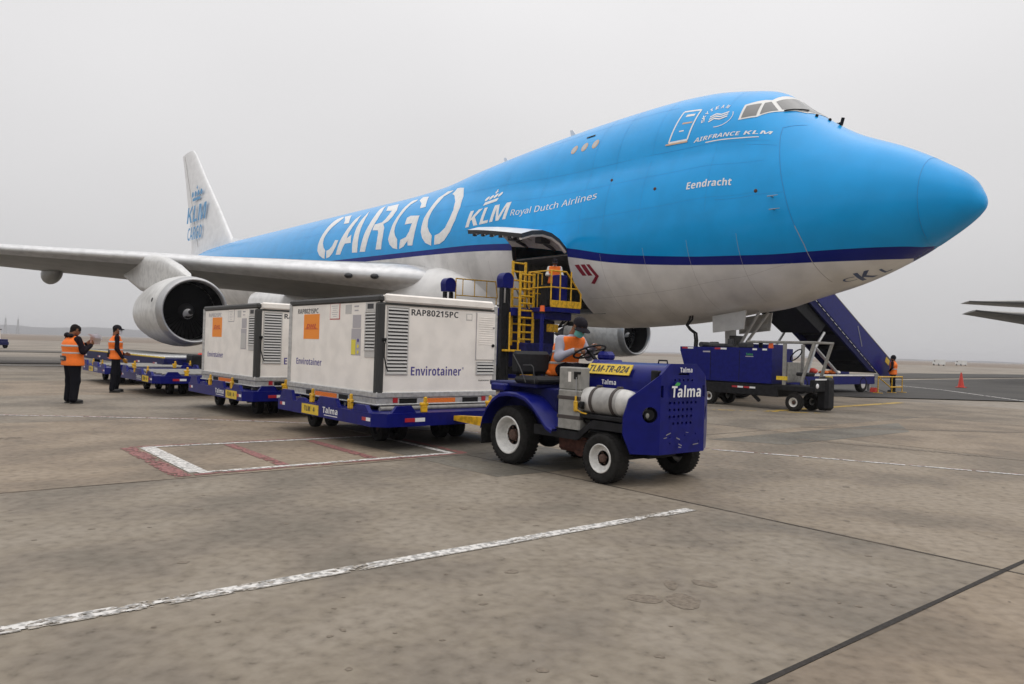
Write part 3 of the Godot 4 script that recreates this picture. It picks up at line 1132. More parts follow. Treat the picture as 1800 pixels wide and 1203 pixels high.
func engine(root: Node3D, b: float, xin: float, y: float, side: float):
	var at := Transform3D(Basis(Vector3.RIGHT, PI / 2), Vector3(-side * b, y, -xin))     # local +Y of the lathe points to +Z, the nose
	var nac := MB.new()
	nac.lathe([Vector2(0.96, -5.6), Vector2(1.10, -5.0), Vector2(1.26, -4.0), Vector2(1.37, -3.0), Vector2(1.43, -2.0), Vector2(1.435, -1.3), Vector2(1.40, -0.7), Vector2(1.37, -0.42)], at, 56, true)
	var eng := part("engine", nac, "nacelle", root)
	var lip := MB.new()
	lip.lathe([Vector2(1.368, -0.42), Vector2(1.345, -0.25), Vector2(1.31, -0.10), Vector2(1.27, -0.025), Vector2(1.235, 0.0), Vector2(1.20, -0.02), Vector2(1.17, -0.08), Vector2(1.15, -0.2)], at, 56, true)
	part("inlet_lip", lip, "lip_metal", eng)
	var duct := MB.new()
	duct.lathe([Vector2(1.15, -0.2), Vector2(1.14, -0.5), Vector2(1.17, -1.25)], at, 48, true)
	part("inlet_duct", duct, "inlet_dark", eng)
	var back := MB.new()
	back.lathe([Vector2(1.17, -1.45), Vector2(0.0, -1.45)], at, 40)
	part("fan_backing", back, "black", eng)
	var fan := MB.new()
	for k in 38:
		var a := TAU * k / 38.0
		var r := at * Transform3D(Basis(Vector3.UP, a), Vector3.ZERO)
		fan.quad(r * Vector3(0.32, -1.22, -0.05), r * Vector3(1.15, -1.34, -0.07), r * Vector3(1.15, -1.22, 0.09), r * Vector3(0.32, -1.12, 0.02))
	part("fan", fan, "fan_black", eng)
	var sp := MB.new()
	sp.lathe([Vector2(0.34, -1.2), Vector2(0.27, -0.98), Vector2(0.16, -0.78), Vector2(0.06, -0.66), Vector2(0.0, -0.63)], at, 24, true)
	part("spinner", sp, "dark_metal", eng)
	var sw := MB.new()
	for k in 14:
		var q := []
		for e in [[k, 0.0], [k + 1, 0.0], [k + 1, 1.0], [k, 1.0]]:
			var f: float = e[0] / 14.0
			var a := 0.6 + f * 4.2
			var h := lerpf(0.9, 0.10, f)
			var rr = clampf(0.29 * h + 0.012 + (e[1] - 0.5) * 0.20 * (1.0 - f * f), 0.01, 0.33)
			q.append(at * Vector3(rr * cos(a), -0.60 - 0.57 * pow(rr / 0.34, 1.8), rr * sin(a)))
		sw.quad(q[0], q[1], q[2], q[3])
	part("spinner_swirl", sw, "tail_white", eng)
	var core := MB.new()
	core.lathe([Vector2(0.0, -7.6), Vector2(0.28, -6.9), Vector2(0.55, -6.3), Vector2(0.72, -5.6), Vector2(0.8, -4.8)], at, 24, true)
	part("exhaust_cone", core, "dark_metal", eng)
	# the pylon runs from the nacelle's crown back up to the wing
	var rows := []
	for e in [[-0.75, 1.30, 1.34, 0.05], [-1.3, 1.30, 1.60, 0.20], [-2.6, 1.25, 2.02, 0.27], [-4.2, 1.05, 2.42, 0.30], [-5.8, 0.85, 2.62, 0.31], [-7.4, 1.0, 2.72, 0.31], [-9.2, 1.45, 2.50, 0.27], [-11.2, 1.9, 2.30, 0.12]]:
		var x0 := -side * b
		var zz: float = -xin + e[0]
		var r := PackedVector3Array()
		for k in 12:
			var a := TAU * k / 12.0
			var cx := cos(a)
			var sy := sin(a)
			r.append(Vector3(x0 + signf(cx) * pow(absf(cx), 0.5) * e[3], y + lerpf(e[1], e[2], 0.5 + 0.5 * signf(sy) * pow(absf(sy), 0.6)), zz))
		rows.append(r)
	var py := MB.new()
	py.sheet(rows, true, false)
	part("pylon", py, "nacelle", root)
	var vt := MB.new()
	vt.ball(Vector3(-side * (b + 1.34), y + 0.34, -xin - 0.95), Vector3(0.05, 0.13, 0.11), Basis.IDENTITY, 6, 12)
	part("vent", vt, "dark_metal", eng)

func build_aircraft():
	var root := thing("cargo_aircraft", "four-engined blue and white cargo jet parked with its side cargo door open", "airplane", AC)
	# ---- skin
	var X := []
	for k in 15:
		X.append(pow(k / 14.0, 2.0))
	for k in 60:
		X.append(1.1 + k * 0.1847)
	for e in [12.35, 12.8, 13.3, 13.9, 14.5, 15.1, 15.6, 16.0, 16.5, 17.0, 17.5, 18, 18.5, 19, 19.5, 20, 20.5, 21, 21.5, 22, 22.5, 23, 23.5, 24, 24.6, 25.3, 26, 27, 28, 30, 32, 34, 36, 38, 40, 43, 46, 49, 51, 53, 55, 57, 59, 61, 63, 65, 67, 68.2, 68.6]:
		X.append(e)
	X.sort()
	var belly := MB.new()
	var stripe := MB.new()
	var upper := MB.new()
	var rad := MB.new()
	var seam_x := 1.27
	for side in [1.0, -1.0]:
		var fl: bool = side < 0
		var bounds := []
		for x in X:
			var s := section(x)
			var zs := pchip(x, STX, ST)
			var zl := pchip(x, SBX, SB)
			var ts := -PI / 2 if zs <= s[1] + 0.001 else at_height(x, zs)
			var tl := -PI / 2 if zl <= s[1] + 0.001 else at_height(x, zl)
			var sill := minf(at_height(x, 2.92), tl) if s[1] < 2.91 else minf(-PI / 2 + 0.02, tl)
			bounds.append([sill, tl, ts])
		var groups := [[], [], [], []]
		for i in X.size():
			var x: float = X[i]
			var q: Array = bounds[i]
			var marks := [-PI / 2, q[0], q[1], q[2], PI / 2]
			var counts := [7, 14, 3, 26]
			for gi in 4:
				var r := PackedVector3Array()
				for k in counts[gi] + 1:
					r.append(hull(x, lerpf(marks[gi], marks[gi + 1], float(k) / counts[gi]), 0.0, side))
				(groups[gi] as Array).append(r)
		var d0 := X.find(12.8)
		var d1 := X.find(16.0)
		var cut := 0
		while X[cut] < seam_x:
			cut += 1
		belly.sheet(groups[0], false, not fl)
		if side > 0:
			belly.sheet((groups[1] as Array).slice(0, d0 + 1), false, not fl)
			belly.sheet((groups[1] as Array).slice(d1), false, not fl)
			stripe.sheet((groups[2] as Array).slice(0, d0 + 1), false, not fl)
			stripe.sheet((groups[2] as Array).slice(d1), false, not fl)
		else:
			belly.sheet(groups[1], false, not fl)
			stripe.sheet(groups[2], false, not fl)
		upper.sheet((groups[3] as Array).slice(cut), false, not fl)
		rad.sheet((groups[3] as Array).slice(0, cut + 1), false, not fl)
	var fus := part("fuselage", upper, "blue_paint", root)
	part("belly", belly, "belly_white", fus)
	part("stripe", stripe, "stripe_blue", fus)
	part("radome", rad, "radome_blue", root)
	# ---- seams of the radome, the nose door and the skin panels
	var sm := MB.new()
	var col := []
	for k in 37:
		col.append(Vector2(1.27, lerpf(-60, 90, k / 36.0)))
	wrap_line(sm, col, 0.014)
	wrap_line(sm, [Vector2(4.45, 62.0), Vector2(4.99, 53.9), Vector2(4.95, 47), Vector2(4.86, 39.4), Vector2(4.72, 28), Vector2(4.61, 18.5), Vector2(4.5, 10), Vector2(4.41, 2.4), Vector2(4.3, -7), Vector2(4.2, -15.8)], 0.020)
	wrap_line(sm, [Vector2(7.0, 43.0), Vector2(5.9, 42.0), Vector2(4.95, 40.5)], 0.010)
	wrap_line(sm, [Vector2(6.6, 7.5), Vector2(5.5, 7.5), Vector2(4.5, 7.2)], 0.010)
	for x in [6.9, 9.4, 11.0, 12.2, 14.7, 17.3, 19.6, 22.1, 24.5, 27.4, 30.2, 33.1, 36.0]:
		var l := []
		for k in 14:
			l.append(Vector2(x, lerpf(1, 84, k / 13.0)))
		wrap_line(sm, l, 0.007 if fmod(x, 1.0) > 0.3 else 0.010)
	for th in [9.5, 30.0, 44.0, 68.0]:
		var l := []
		for k in 34:
			l.append(Vector2(lerpf(5.2 if th < 60 else 9.0, 38.0, k / 33.0), th))
		wrap_line(sm, l, 0.006)
	part("panel_seam", sm, "seam", fus)
	var sg := MB.new()
	wrap_line(sg, [Vector2(4.2, -16), Vector2(4.12, -22), Vector2(4.04, -29.8), Vector2(3.97, -45.8), Vector2(3.82, -69.8)], 0.016)
	for x in [5.9, 7.6, 9.3, 11.2, 17.6, 19.1, 20.6, 22.5]:
		var l := []
		for k in 10:
			l.append(Vector2(x, lerpf(-70, -14, k / 9.0)))
		wrap_line(sg, l, 0.008)
	wrap_line(sg, [Vector2(12.5, -44), Vector2(10, -44), Vector2(8, -44), Vector2(6, -43), Vector2(4.5, -42)], 0.008)
	part("panel_seam", sg, "seam_grey", fus)
	# ---- big stencil lettering
	var word := {
		"c": [[33.35, 55.5, 33.83, 52.5, 33.9, 44.6, 33.92, 33.3, 33.96, 23.6, 33.96, 17.0, 33.82, 10.1, 33.49, 5.1, 33.06, 1.9, 32.75, 0.7, 32.75, 8.9, 33.08, 12.6, 33.34, 17.6, 33.45, 23.8, 33.39, 30.9, 33.19, 38.7, 32.97, 44.4, 32.89, 50.9], [32.62, 8.7, 32.53, 0.8, 32.16, 1.7, 31.78, 5.3, 31.51, 11.7, 31.41, 18.1, 31.83, 18.8, 32.0, 12.5, 32.28, 9.6], [33.05, 54.2, 32.13, 53.7, 31.22, 38.0, 31.87, 38.4, 32.25, 45.6]],
		"a": [[30.55, 48.9, 30.79, 42.9, 30.83, 34.7, 30.95, 26.2, 31.11, 18.6, 31.23, 11.8, 31.37, 3.1, 30.83, 2.6, 30.62, 9.4, 30.47, 13.1, 29.79, 12.9, 30.01, 21.7, 30.42, 18.5, 30.45, 23.9, 30.36, 30.6, 30.31, 38.5], [30.07, 54.2, 29.86, 45.7, 29.82, 35.9, 29.75, 26.5, 29.63, 18.0, 29.55, 10.2, 29.46, 2.9, 28.88, 2.4, 28.92, 9.2, 29.03, 17.0, 29.16, 25.3, 29.31, 34.6, 29.58, 44.7]],
		"r": [[28.68, 58.6, 28.85, 54.6, 28.51, 41.4, 28.43, 30.2, 28.5, 20.9, 28.52, 12.3, 28.6, 2.6, 28.03, 2.1, 27.93, 9.5, 27.88, 17.8, 27.85, 26.7, 27.84, 35.7, 28.05, 45.6], [27.6, 45.5, 28.16, 55.3, 27.03, 55.2, 26.32, 42.8, 26.26, 34.9, 26.44, 29.7, 26.83, 27.4, 26.53, 22.7, 26.38, 14.2, 26.36, 2.4, 26.91, 2.7, 26.9, 10.6, 26.99, 18.5, 27.14, 21.4, 27.73, 22.4, 27.8, 28.7, 27.07, 29.7, 26.88, 33.4, 26.84, 38.4, 26.91, 43.8]],
		"g": [[25.17, 55.0, 25.66, 54.7, 25.71, 46.0, 25.7, 35.7, 25.77, 26.2, 25.77, 16.7, 25.78, 10.5, 25.58, 5.9, 25.22, 2.0, 24.78, 0.5, 24.88, 9.2, 25.16, 12.9, 25.37, 17.8, 25.43, 22.6, 25.43, 30.6, 25.35, 38.3, 25.31, 47.4, 25.03, 52.2], [24.74, 51.3, 24.82, 57.1, 24.09, 54.2, 23.35, 37.9, 23.85, 37.8, 24.1, 44.3], [24.58, 8.3, 24.61, 0.4, 24.22, 2.1, 23.9, 6.6, 23.84, 2.5, 23.42, 2.1, 23.36, 8.9, 23.36, 18.2, 23.46, 29.1, 24.33, 30.8, 24.61, 29.4, 24.53, 22.4, 23.87, 22.5, 23.9, 15.0, 24.09, 10.2]],
		"o": [[21.65, 51.1, 22.25, 52.3, 22.73, 46.8, 22.78, 34.8, 22.91, 25.2, 22.87, 17.1, 22.82, 12.7, 22.62, 7.4, 22.29, 2.7, 21.8, -0.1, 21.81, 8.1, 22.1, 12.0, 22.33, 16.6, 22.46, 23.1, 22.46, 30.7, 22.35, 38.9, 22.25, 46.6, 21.78, 49.6], [21.43, 49.1, 21.4, 51.8, 21.11, 51.4, 20.73, 49.9, 20.34, 41.0, 20.11, 30.1, 20.15, 18.7, 20.38, 9.5, 20.75, 3.1, 21.11, 0.6, 21.55, 0.4, 21.57, 8.0, 21.2, 9.3, 20.82, 13.3, 20.64, 20.4, 20.58, 28.2, 20.78, 36.7, 21.21, 44.0, 21.52, 46.6]],
	}
	for k in word:
		for poly in word[k]:
			var b := MB.new()
			wrap_poly(b, flat_list(poly), 0.012)
			part("stencil_stroke", b, "letter_white", fus)
	wrap_text("operator_letter", "K", "letter_white", fus, Vector2(19.25, 11.8), Vector2(18.40, 13.2), 13.2, 0.1)
	wrap_text("operator_letter", "L", "letter_white", fus, Vector2(18.28, 13.4), Vector2(17.72, 14.3), 13.2, 0.1)
	wrap_text("operator_letter", "M", "letter_white", fus, Vector2(17.60, 14.5), Vector2(16.55, 16.2), 13.2, 0.1)
	wrap_text("operator_lettering", "Royal Dutch Airlines", "letter_white", fus, Vector2(16.28, 16.8), Vector2(11.52, 20.7), 6.4, 0.0, false)
	crown(fus, Vector2(18.42, 28.4), Vector2(17.42, 31.6), 11.0)
	wrap_text("name_lettering", "Eendracht", "letter_white", fus, Vector2(7.64, 16.2), Vector2(6.09, 16.0), 4.8, 0.0)
	wrap_text("alliance_lettering", "AIRFRANCE", "letter_white", fus, Vector2(7.80, 45.8), Vector2(6.22, 47.1), 2.1, 0.04)
	wrap_text("alliance_lettering", "KLM", "letter_white", fus, Vector2(6.06, 47.2), Vector2(5.24, 47.9), 2.1, 0.04)
	var ul := MB.new()
	wrap_line(ul, [Vector2(7.35, 44.9), Vector2(6.3, 45.5), Vector2(5.55, 45.9)], 0.03, 0.009)
	part("alliance_lettering", ul, "letter_white", fus)
	# the round alliance emblem: a ring open at the top left, letters along it, a ribbon inside
	var em := MB.new()
	var cc := Vector2(7.14, 57.9)
	var R := Vector2(0.50, 5.7)
	for k in 15:
		var a0 := deg_to_rad(-95.0 + k * 8.0)
		var a1 := deg_to_rad(-95.0 + (k + 1) * 8.0)
		wrap_line(em, [cc + Vector2(-cos(a0) * R.x, sin(a0) * R.y), cc + Vector2(-cos(a1) * R.x, sin(a1) * R.y)], 0.022, 0.009)
	part("round_emblem", em, "letter_white", fus)
	for k in 3:
		var o := (k - 1) * 1.3
		em = MB.new()
		wrap_line(em, [cc + Vector2(0.30, -1.2 + o), cc + Vector2(0.12, 0.4 + o), cc + Vector2(-0.08, -0.3 + o), cc + Vector2(-0.32, 1.1 + o)], 0.042, 0.009)
		part("emblem_ribbon", em, "letter_white", fus)
	var ch := "SKYTEAM"
	for k in 7:
		var a := deg_to_rad(195.0 - k * 20.5)
		var mid := cc + Vector2(-cos(a) * R.x * 1.08, sin(a) * R.y * 1.08)
		var T := glyphs(ch[k], true)
		var ex := extent(T)
		var b := MB.new()
		var rot := a - PI / 2
		for i in range(0, T.size(), 3):
			var q := []
			for j in 3:
				var p := Vector2((T[i + j].x / ex.x - 0.5) * 0.10, (T[i + j].y / ex.y - 0.5) * 0.11).rotated(rot)
				q.append(mid + Vector2(-p.x, p.y / 0.050))
			wrap_tri(b, q[0], q[1], q[2], 0.009, 1.0)
		part("emblem_letter", b, "letter_white", fus)
	# the dark red mark of the cargo branch
	var rd := MB.new()
	for poly in [[12.51, -18.8, 12.29, -18.9, 12.05, -26.7, 12.25, -26.5], [12.21, -19.0, 12.0, -19.2, 11.76, -27.1, 11.97, -26.9], [11.93, -19.3, 11.77, -19.5, 11.47, -27.9, 11.80, -33.0, 11.96, -32.3, 11.64, -27.7]]:
		rd = MB.new()
		wrap_poly(rd, flat_list(poly), 0.009)
		part("red_mark", rd, "logo_red", fus)
	wrap_text("registration", "C", "letter_navy", fus, Vector2(3.56, -76.0), Vector2(3.22, -78.5), 6.5, 0.0, false)
	wrap_text("registration", "K", "letter_navy", fus, Vector2(3.20, -84.5), Vector2(2.80, -87.5), 17.0, 0.0)
	wrap_text("registration", "L", "letter_navy", fus, Vector2(2.62, -88.5), Vector2(2.42, -90.0), 12.0, 0.0)
	# ---- cockpit windows, both sides
	for side in [1.0, -1.0]:
		var fr := MB.new()
		wrap_poly(fr, [Vector2(6.40, 64.6), Vector2(5.72, 71.6), Vector2(5.56, 90.0), Vector2(4.62, 90.0), Vector2(4.66, 82.8), Vector2(4.78, 75.2), Vector2(5.01, 71.8), Vector2(5.29, 65.8), Vector2(5.83, 57.4), Vector2(6.38, 55.2)], 0.010, side)
		var f := part("cockpit_frame", fr, "window_frame", root)
		for poly in [[6.32, 63.9, 5.90, 66.7, 5.86, 58.3, 6.31, 56.2], [5.83, 67.5, 5.70, 69.9, 5.37, 65.6, 5.77, 59.2], [5.60, 71.4, 5.49, 80.0, 5.46, 88.6, 4.71, 88.6, 4.72, 83.0, 4.84, 77.0, 5.06, 73.4, 5.31, 67.6]]:
			var g := MB.new()
			wrap_poly(g, flat_list(poly), 0.016, side)
			part("cockpit_window", g, "glass_dark", root)
		var wi := MB.new()
		var pts := []
		for p in [Vector2(5.22, 66.6), Vector2(5.06, 71.4), Vector2(4.92, 75.8), Vector2(4.82, 79.0)]:
			pts.append(hull(p.x, deg_to_rad(p.y), 0.05, side))
		wi.tube(pts, 0.022)
		part("wiper", wi, "black", root)
		for q in [Vector2(4.55, 78.0), Vector2(4.30, 84.0)]:
			var pb := MB.new()
			pb.ball(hull(q.x, deg_to_rad(q.y), 0.03, side), Vector3.ONE * 0.05)
			part("window_heater", pb, "black", root)
	var vane := MB.new()
	vane.bar(hull(4.05, deg_to_rad(88), 0.0), hull(3.98, deg_to_rad(88), 0.28), 0.05, 0.10, 0.01)
	part("probe", vane, "black", root)
	# pitot probes on the side
	for q in [Vector2(4.78, 4.5), Vector2(4.72, -3.8)]:
		var pb := MB.new()
		var p := hull(q.x, deg_to_rad(q.y), 0.0)
		var o := hull(q.x, deg_to_rad(q.y), 0.13)
		pb.cyl(p, o, 0.022, 0.018)
		pb.cyl(o + Vector3(0, 0, -0.1), o + Vector3(0, 0, 0.24), 0.016, 0.008)
		part("pitot_probe", pb, "steel", root)
	for q in [Vector2(5.3, 10.0), Vector2(8.9, 21.0), Vector2(11.0, 33.0)]:
		var pb := MB.new()
		pb.ball(hull(q.x, deg_to_rad(q.y)), Vector3(0.025, 0.06, 0.06))
		part("static_port", pb, "rust", root)
	# ---- upper deck door and windows
	var dr := MB.new()
	var dl := [Vector2(8.62, 63.9), Vector2(7.93, 63.4), Vector2(8.07, 48.0), Vector2(8.80, 48.0)]
	wrap_line(dr, [dl[0], dl[1], dl[2], dl[3], dl[0]], 0.055, 0.010)
	var door := part("upper_deck_door", dr, "letter_white", root)
	var dp := MB.new()
	wrap_poly(dp, dl, 0.005)
	part("door_panel", dp, "blue_paint", door)
	var dw := MB.new()
	wrap_poly(dw, [Vector2(8.42, 61.6), Vector2(8.08, 61.4), Vector2(8.10, 60.2), Vector2(8.44, 60.3)], 0.012)
	part("door_window", dw, "letter_white", door)
	var dh := MB.new()
	wrap_poly(dh, [Vector2(8.44, 57.2), Vector2(8.06, 57.0), Vector2(8.08, 56.3), Vector2(8.46, 56.4)], 0.012)
	part("door_sign", dh, "pale_orange", door)
	var dk := MB.new()
	wrap_poly(dk, [Vector2(8.48, 53.2), Vector2(8.30, 53.2), Vector2(8.30, 52.6), Vector2(8.48, 52.6)], 0.012)
	part("handle", dk, "letter_white", door)
	var ds := MB.new()
	wrap_poly(ds, [Vector2(8.90, 47.6), Vector2(8.04, 47.4), Vector2(8.05, 46.7), Vector2(8.92, 46.9)], 0.02)
	part("door_sill", ds, "pale_orange", door)
	for x in [13.56, 13.0, 12.43]:
		var rim := MB.new()
		var gl := MB.new()
		var ra := []
		var ga := []
		for k in 12:
			var a := TAU * k / 12.0
			ra.append(Vector2(x + cos(a) * 0.16, 57.6 + sin(a) * 2.5))
			ga.append(Vector2(x + cos(a) * 0.10, 57.6 + sin(a) * 1.9))
		wrap_poly(rim, ra, 0.008)
		wrap_poly(gl, ga, 0.013)
		var w := part("cabin_window", rim, "pale_orange", root)
		part("pane", gl, "gear_grey", w)
	var sl := MB.new()
	wrap_poly(sl, [Vector2(13.2, 64.4), Vector2(12.75, 64.6), Vector2(12.75, 63.6), Vector2(13.2, 63.5)], 0.02)
	part("crew_hatch_handle", sl, "black", root)
	for x in [15.7, 20.2]:
		var an := MB.new()
		var p := hull(x, deg_to_rad(88), -0.02)
		an.prism(PackedVector2Array([Vector2(-0.2, 0), Vector2(0.25, 0), Vector2(-0.15, 0.42), Vector2(-0.3, 0.42)]), -0.02, 0.02, Transform3D(Basis(Vector3.UP, -PI / 2), p))
		part("blade_antenna", an, "tail_white", root)
	# ---- open cargo door, and the hold behind the opening
	cargo_door(root)
	# ---- wings, fairings, engines
	var ws = wing(root, "wing", 1.0)
	wing(root, "wing", -1.0)
	for side in [1.0, -1.0]:
		var fr := MB.new()
		var rows := []
		for e in [[18.0, -1.5, 3.9], [18.6, -0.65, 3.85], [19.4, -0.10, 3.8], [20.4, 0.35, 3.72], [21.4, 0.68, 3.65], [23.0, 0.92, 3.55], [27.0, 1.05, 3.5], [32.0, 1.05, 3.5], [37.0, 0.85, 3.6], [41.0, 0.45, 3.75], [44.5, 0.02, 3.9]]:
			var r := PackedVector3Array()
			for k in 17:
				var a := lerpf(-PI / 2, PI / 2, k / 16.0)
				var out: float = 2.15 + 1.05 + e[1] * pow(maxf(cos(a), 0.0), 0.8) - 1.05 * (1.0 - pow(maxf(cos(a), 0.0), 0.45))
				r.append(Vector3(-side * out, e[2] + sin(a) * 1.55 * (0.6 + 0.4 * clampf(e[1] * 1.6, -0.6, 1.0)), -e[0]))
			rows.append(r)
		fr.sheet(rows, false, side > 0)
		part("wing_fairing", fr, "belly_white", root)
		engine(root, 13.13, 23.45, 2.6, side)
		engine(root, 22.6, 32.6, 3.1, side)
		# flap track fairings
		for e in [[15.5, 38.2, 4.86, 0.50, 7.5], [9.3, 35.5, 4.1, 0.5, 8.0]]:
			var ft := MB.new()
			ft.ball(Vector3(-side * e[0], e[2], -e[1] - 2.6), Vector3(0.42, 0.60, 2.3), Basis.IDENTITY, 12, 18)
			part("flap_track_fairing", ft, "wing_grey", root)
	var vg := MB.new()
	vg.prism(PackedVector2Array([Vector2(0, 0), Vector2(1.3, 0), Vector2(0.8, 0.14), Vector2(0.1, 0.24)]), -0.06, 0.06, Transform3D(Basis.IDENTITY, Vector3(-16.15, 5.80, -38.2)))
	part("raised_spoiler", vg, "dark_metal", ws)
	for q in [Vector2(6.25, 24.02), Vector2(5.35, 23.22)]:
		var li := MB.new()
		li.ball(Vector3(-q.x, 4.60, -q.y + 0.0), Vector3(0.20, 0.13, 0.16), Basis.IDENTITY, 8, 14)
		part("landing_light", li, "dark_metal", root)
	# ---- tail
	tail(root)
	# ---- nose gear with its open doors
	gear(root)

func crown(parent: Node3D, a: Vector2, z: Vector2, rise: float):       # bar, four round points and a small cross
	var b := MB.new()
	var d := z - a
	var u := Vector2(0.06, 1.0)
	var P := func(s: float, t: float) -> Vector2:
		return a + d * s + Vector2(-0.10 * t, rise * t)
	wrap_poly(b, [P.call(0.05, 0.0), P.call(0.92, 0.0), P.call(0.95, 0.24), P.call(0.08, 0.24)], 0.010)
	for k in 4:
		var s := 0.10 + k * 0.27
		var pts := []
		for j in 10:
			var an := TAU * j / 10.0
			pts.append(P.call(s + 0.115 * cos(an) + 0.03 * sin(an), 0.52 + 0.17 * sin(an)))
		wrap_poly(b, pts, 0.010)
	wrap_poly(b, [P.call(0.44, 0.84), P.call(0.62, 0.84), P.call(0.62, 0.92), P.call(0.44, 0.92)], 0.010)
	wrap_poly(b, [P.call(0.50, 0.74), P.call(0.57, 0.74), P.call(0.57, 1.05), P.call(0.50, 1.05)], 0.011)
	part("crown_emblem", b, "letter_white", parent)

func cargo_door(root: Node3D):
	# the door hangs on a hinge along the top of its opening and is swung up and out
	var x0 := 12.82
	var x1 := 15.98
	var outer := []
	var inner := []
	# outward profile of the raised door, from hinge to tip: metres out from the skin, metres up from the hinge
	var prof := [[0.0, 0.02], [0.35, 0.30], [0.75, 0.47], [1.2, 0.52], [1.7, 0.45], [2.2, 0.28]]
	for e in prof:
		var ro := PackedVector3Array()
		var ri := PackedVector3Array()
		for k in 7:
			var x := lerpf(x0, x1, k / 6.0)
			var hinge := hull(x, at_height(x, pchip(x, STX, ST)), 0.0)
			var p := hinge + Vector3(-e[0] - 0.01, e[1], 0)
			ro.append(p)
			ri.append(p + Vector3(0.03, -0.15, 0))
		outer.append(ro)
		inner.append(ri)
	var b := MB.new()
	b.sheet(outer, false, true)
	var door := part("cargo_door", b, "belly_white", root)
	var bi := MB.new()
	bi.sheet(inner, false, false)
	part("door_lining", bi, "door_lining", door)
	var ed := MB.new()
	for i in outer.size() - 1:
		for k in [0, 6]:
			var a: Vector3 = outer[i][k]
			var c: Vector3 = outer[i + 1][k]
			var d: Vector3 = inner[i + 1][k]
			var e: Vector3 = inner[i][k]
			ed.quad(a, c, d, e)
	for k in 6:
		ed.quad(outer[-1][k], outer[-1][k + 1], inner[-1][k + 1], inner[-1][k])
	part("door_seal", ed, "dark_metal", door)
	# frames, latches and a lining panel on the underside
	for k in 5:
		var f := MB.new()
		var path := []
		for i in range(1, 6):
			var a: Vector3 = inner[i][k + 1]
			path.append(a + Vector3(0, -0.02, 0))
		f.tube(path, 0.035, 6)
		part("door_rib", f, "alu", door)
	for k in 6:
		var l := MB.new()
		var a: Vector3 = inner[-1][k]
		var c: Vector3 = inner[-1][k + 1]
		l.box(a.lerp(c, 0.5) + Vector3(0.12, -0.03, 0), Vector3(0.12, 0.08, 0.14), 0.01)
		part("door_latch", l, "dark_metal", door)
	var pn := MB.new()
	var pa: Vector3 = inner[2][1]
	var pc: Vector3 = inner[4][2]
	pn.quad(Vector3(pa.x, pa.y - 0.02, pa.z), Vector3(pc.x, pc.y - 0.02, pa.z), Vector3(pc.x, pc.y - 0.02, pc.z), Vector3(pa.x, pa.y - 0.02, pc.z))
	part("lining_panel", pn, "box_white", door)
	for s in [1, 4]:
		var ac := MB.new()
		var q: Vector3 = inner[2][s]
		ac.box(q + Vector3(0.1, -0.14, -0.1), Vector3(0.5, 0.22, 0.34), 0.03)
		ac.cyl(q + Vector3(0.2, -0.25, -0.1), q + Vector3(0.75, -0.42, -0.1), 0.06)
		part("door_actuator", ac, "dark_metal", door)
	var wr := MB.new()
	var wp := []
	for i in outer.size():
		wp.append((outer[i][0] as Vector3) + Vector3(0.05, -0.16, -0.10))
	wr.tube(wp, 0.06, 8)
	part("edge_frame", wr, "box_white", door)
	# opening: jamb and hold
	var j := MB.new()
	var n := 16
	for x in [12.8, 16.0]:
		for k in n:
			var t0 := lerpf(at_height(x, 2.92), at_height(x, pchip(x, STX, ST)), float(k) / n)
			var t1 := lerpf(at_height(x, 2.92), at_height(x, pchip(x, STX, ST)), float(k + 1) / n)
			j.quad(hull(x, t0), hull(x, t1), hull(x, t1, -0.22), hull(x, t0, -0.22))
	for z in [2.92, 99.0]:
		for k in 8:
			var xa := lerpf(12.8, 16.0, k / 8.0)
			var xb := lerpf(12.8, 16.0, (k + 1) / 8.0)
			var ta := at_height(xa, z) if z < 50 else at_height(xa, pchip(xa, STX, ST))
			var tb := at_height(xb, z) if z < 50 else at_height(xb, pchip(xb, STX, ST))
			j.quad(hull(xa, ta), hull(xb, tb), hull(xb, tb, -0.22), hull(xa, ta, -0.22))
	part("door_jamb", j, "dark_metal", root)
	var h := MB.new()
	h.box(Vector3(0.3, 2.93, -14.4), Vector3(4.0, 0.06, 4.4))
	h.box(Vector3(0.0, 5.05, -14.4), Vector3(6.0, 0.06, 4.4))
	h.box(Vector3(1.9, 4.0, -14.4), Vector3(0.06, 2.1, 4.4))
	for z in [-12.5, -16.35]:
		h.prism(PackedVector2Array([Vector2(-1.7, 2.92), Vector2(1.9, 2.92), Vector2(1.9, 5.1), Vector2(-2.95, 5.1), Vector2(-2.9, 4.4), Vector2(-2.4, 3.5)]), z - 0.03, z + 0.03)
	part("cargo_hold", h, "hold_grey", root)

func fin_text(called: String, text: String, parent: Node3D, o: Vector3, w: float, h: float, slant: float):
	letter(called, text, "letter_blue", parent, o, Vector3(0, 0, 1), Vector3.UP, w, h, true, slant)

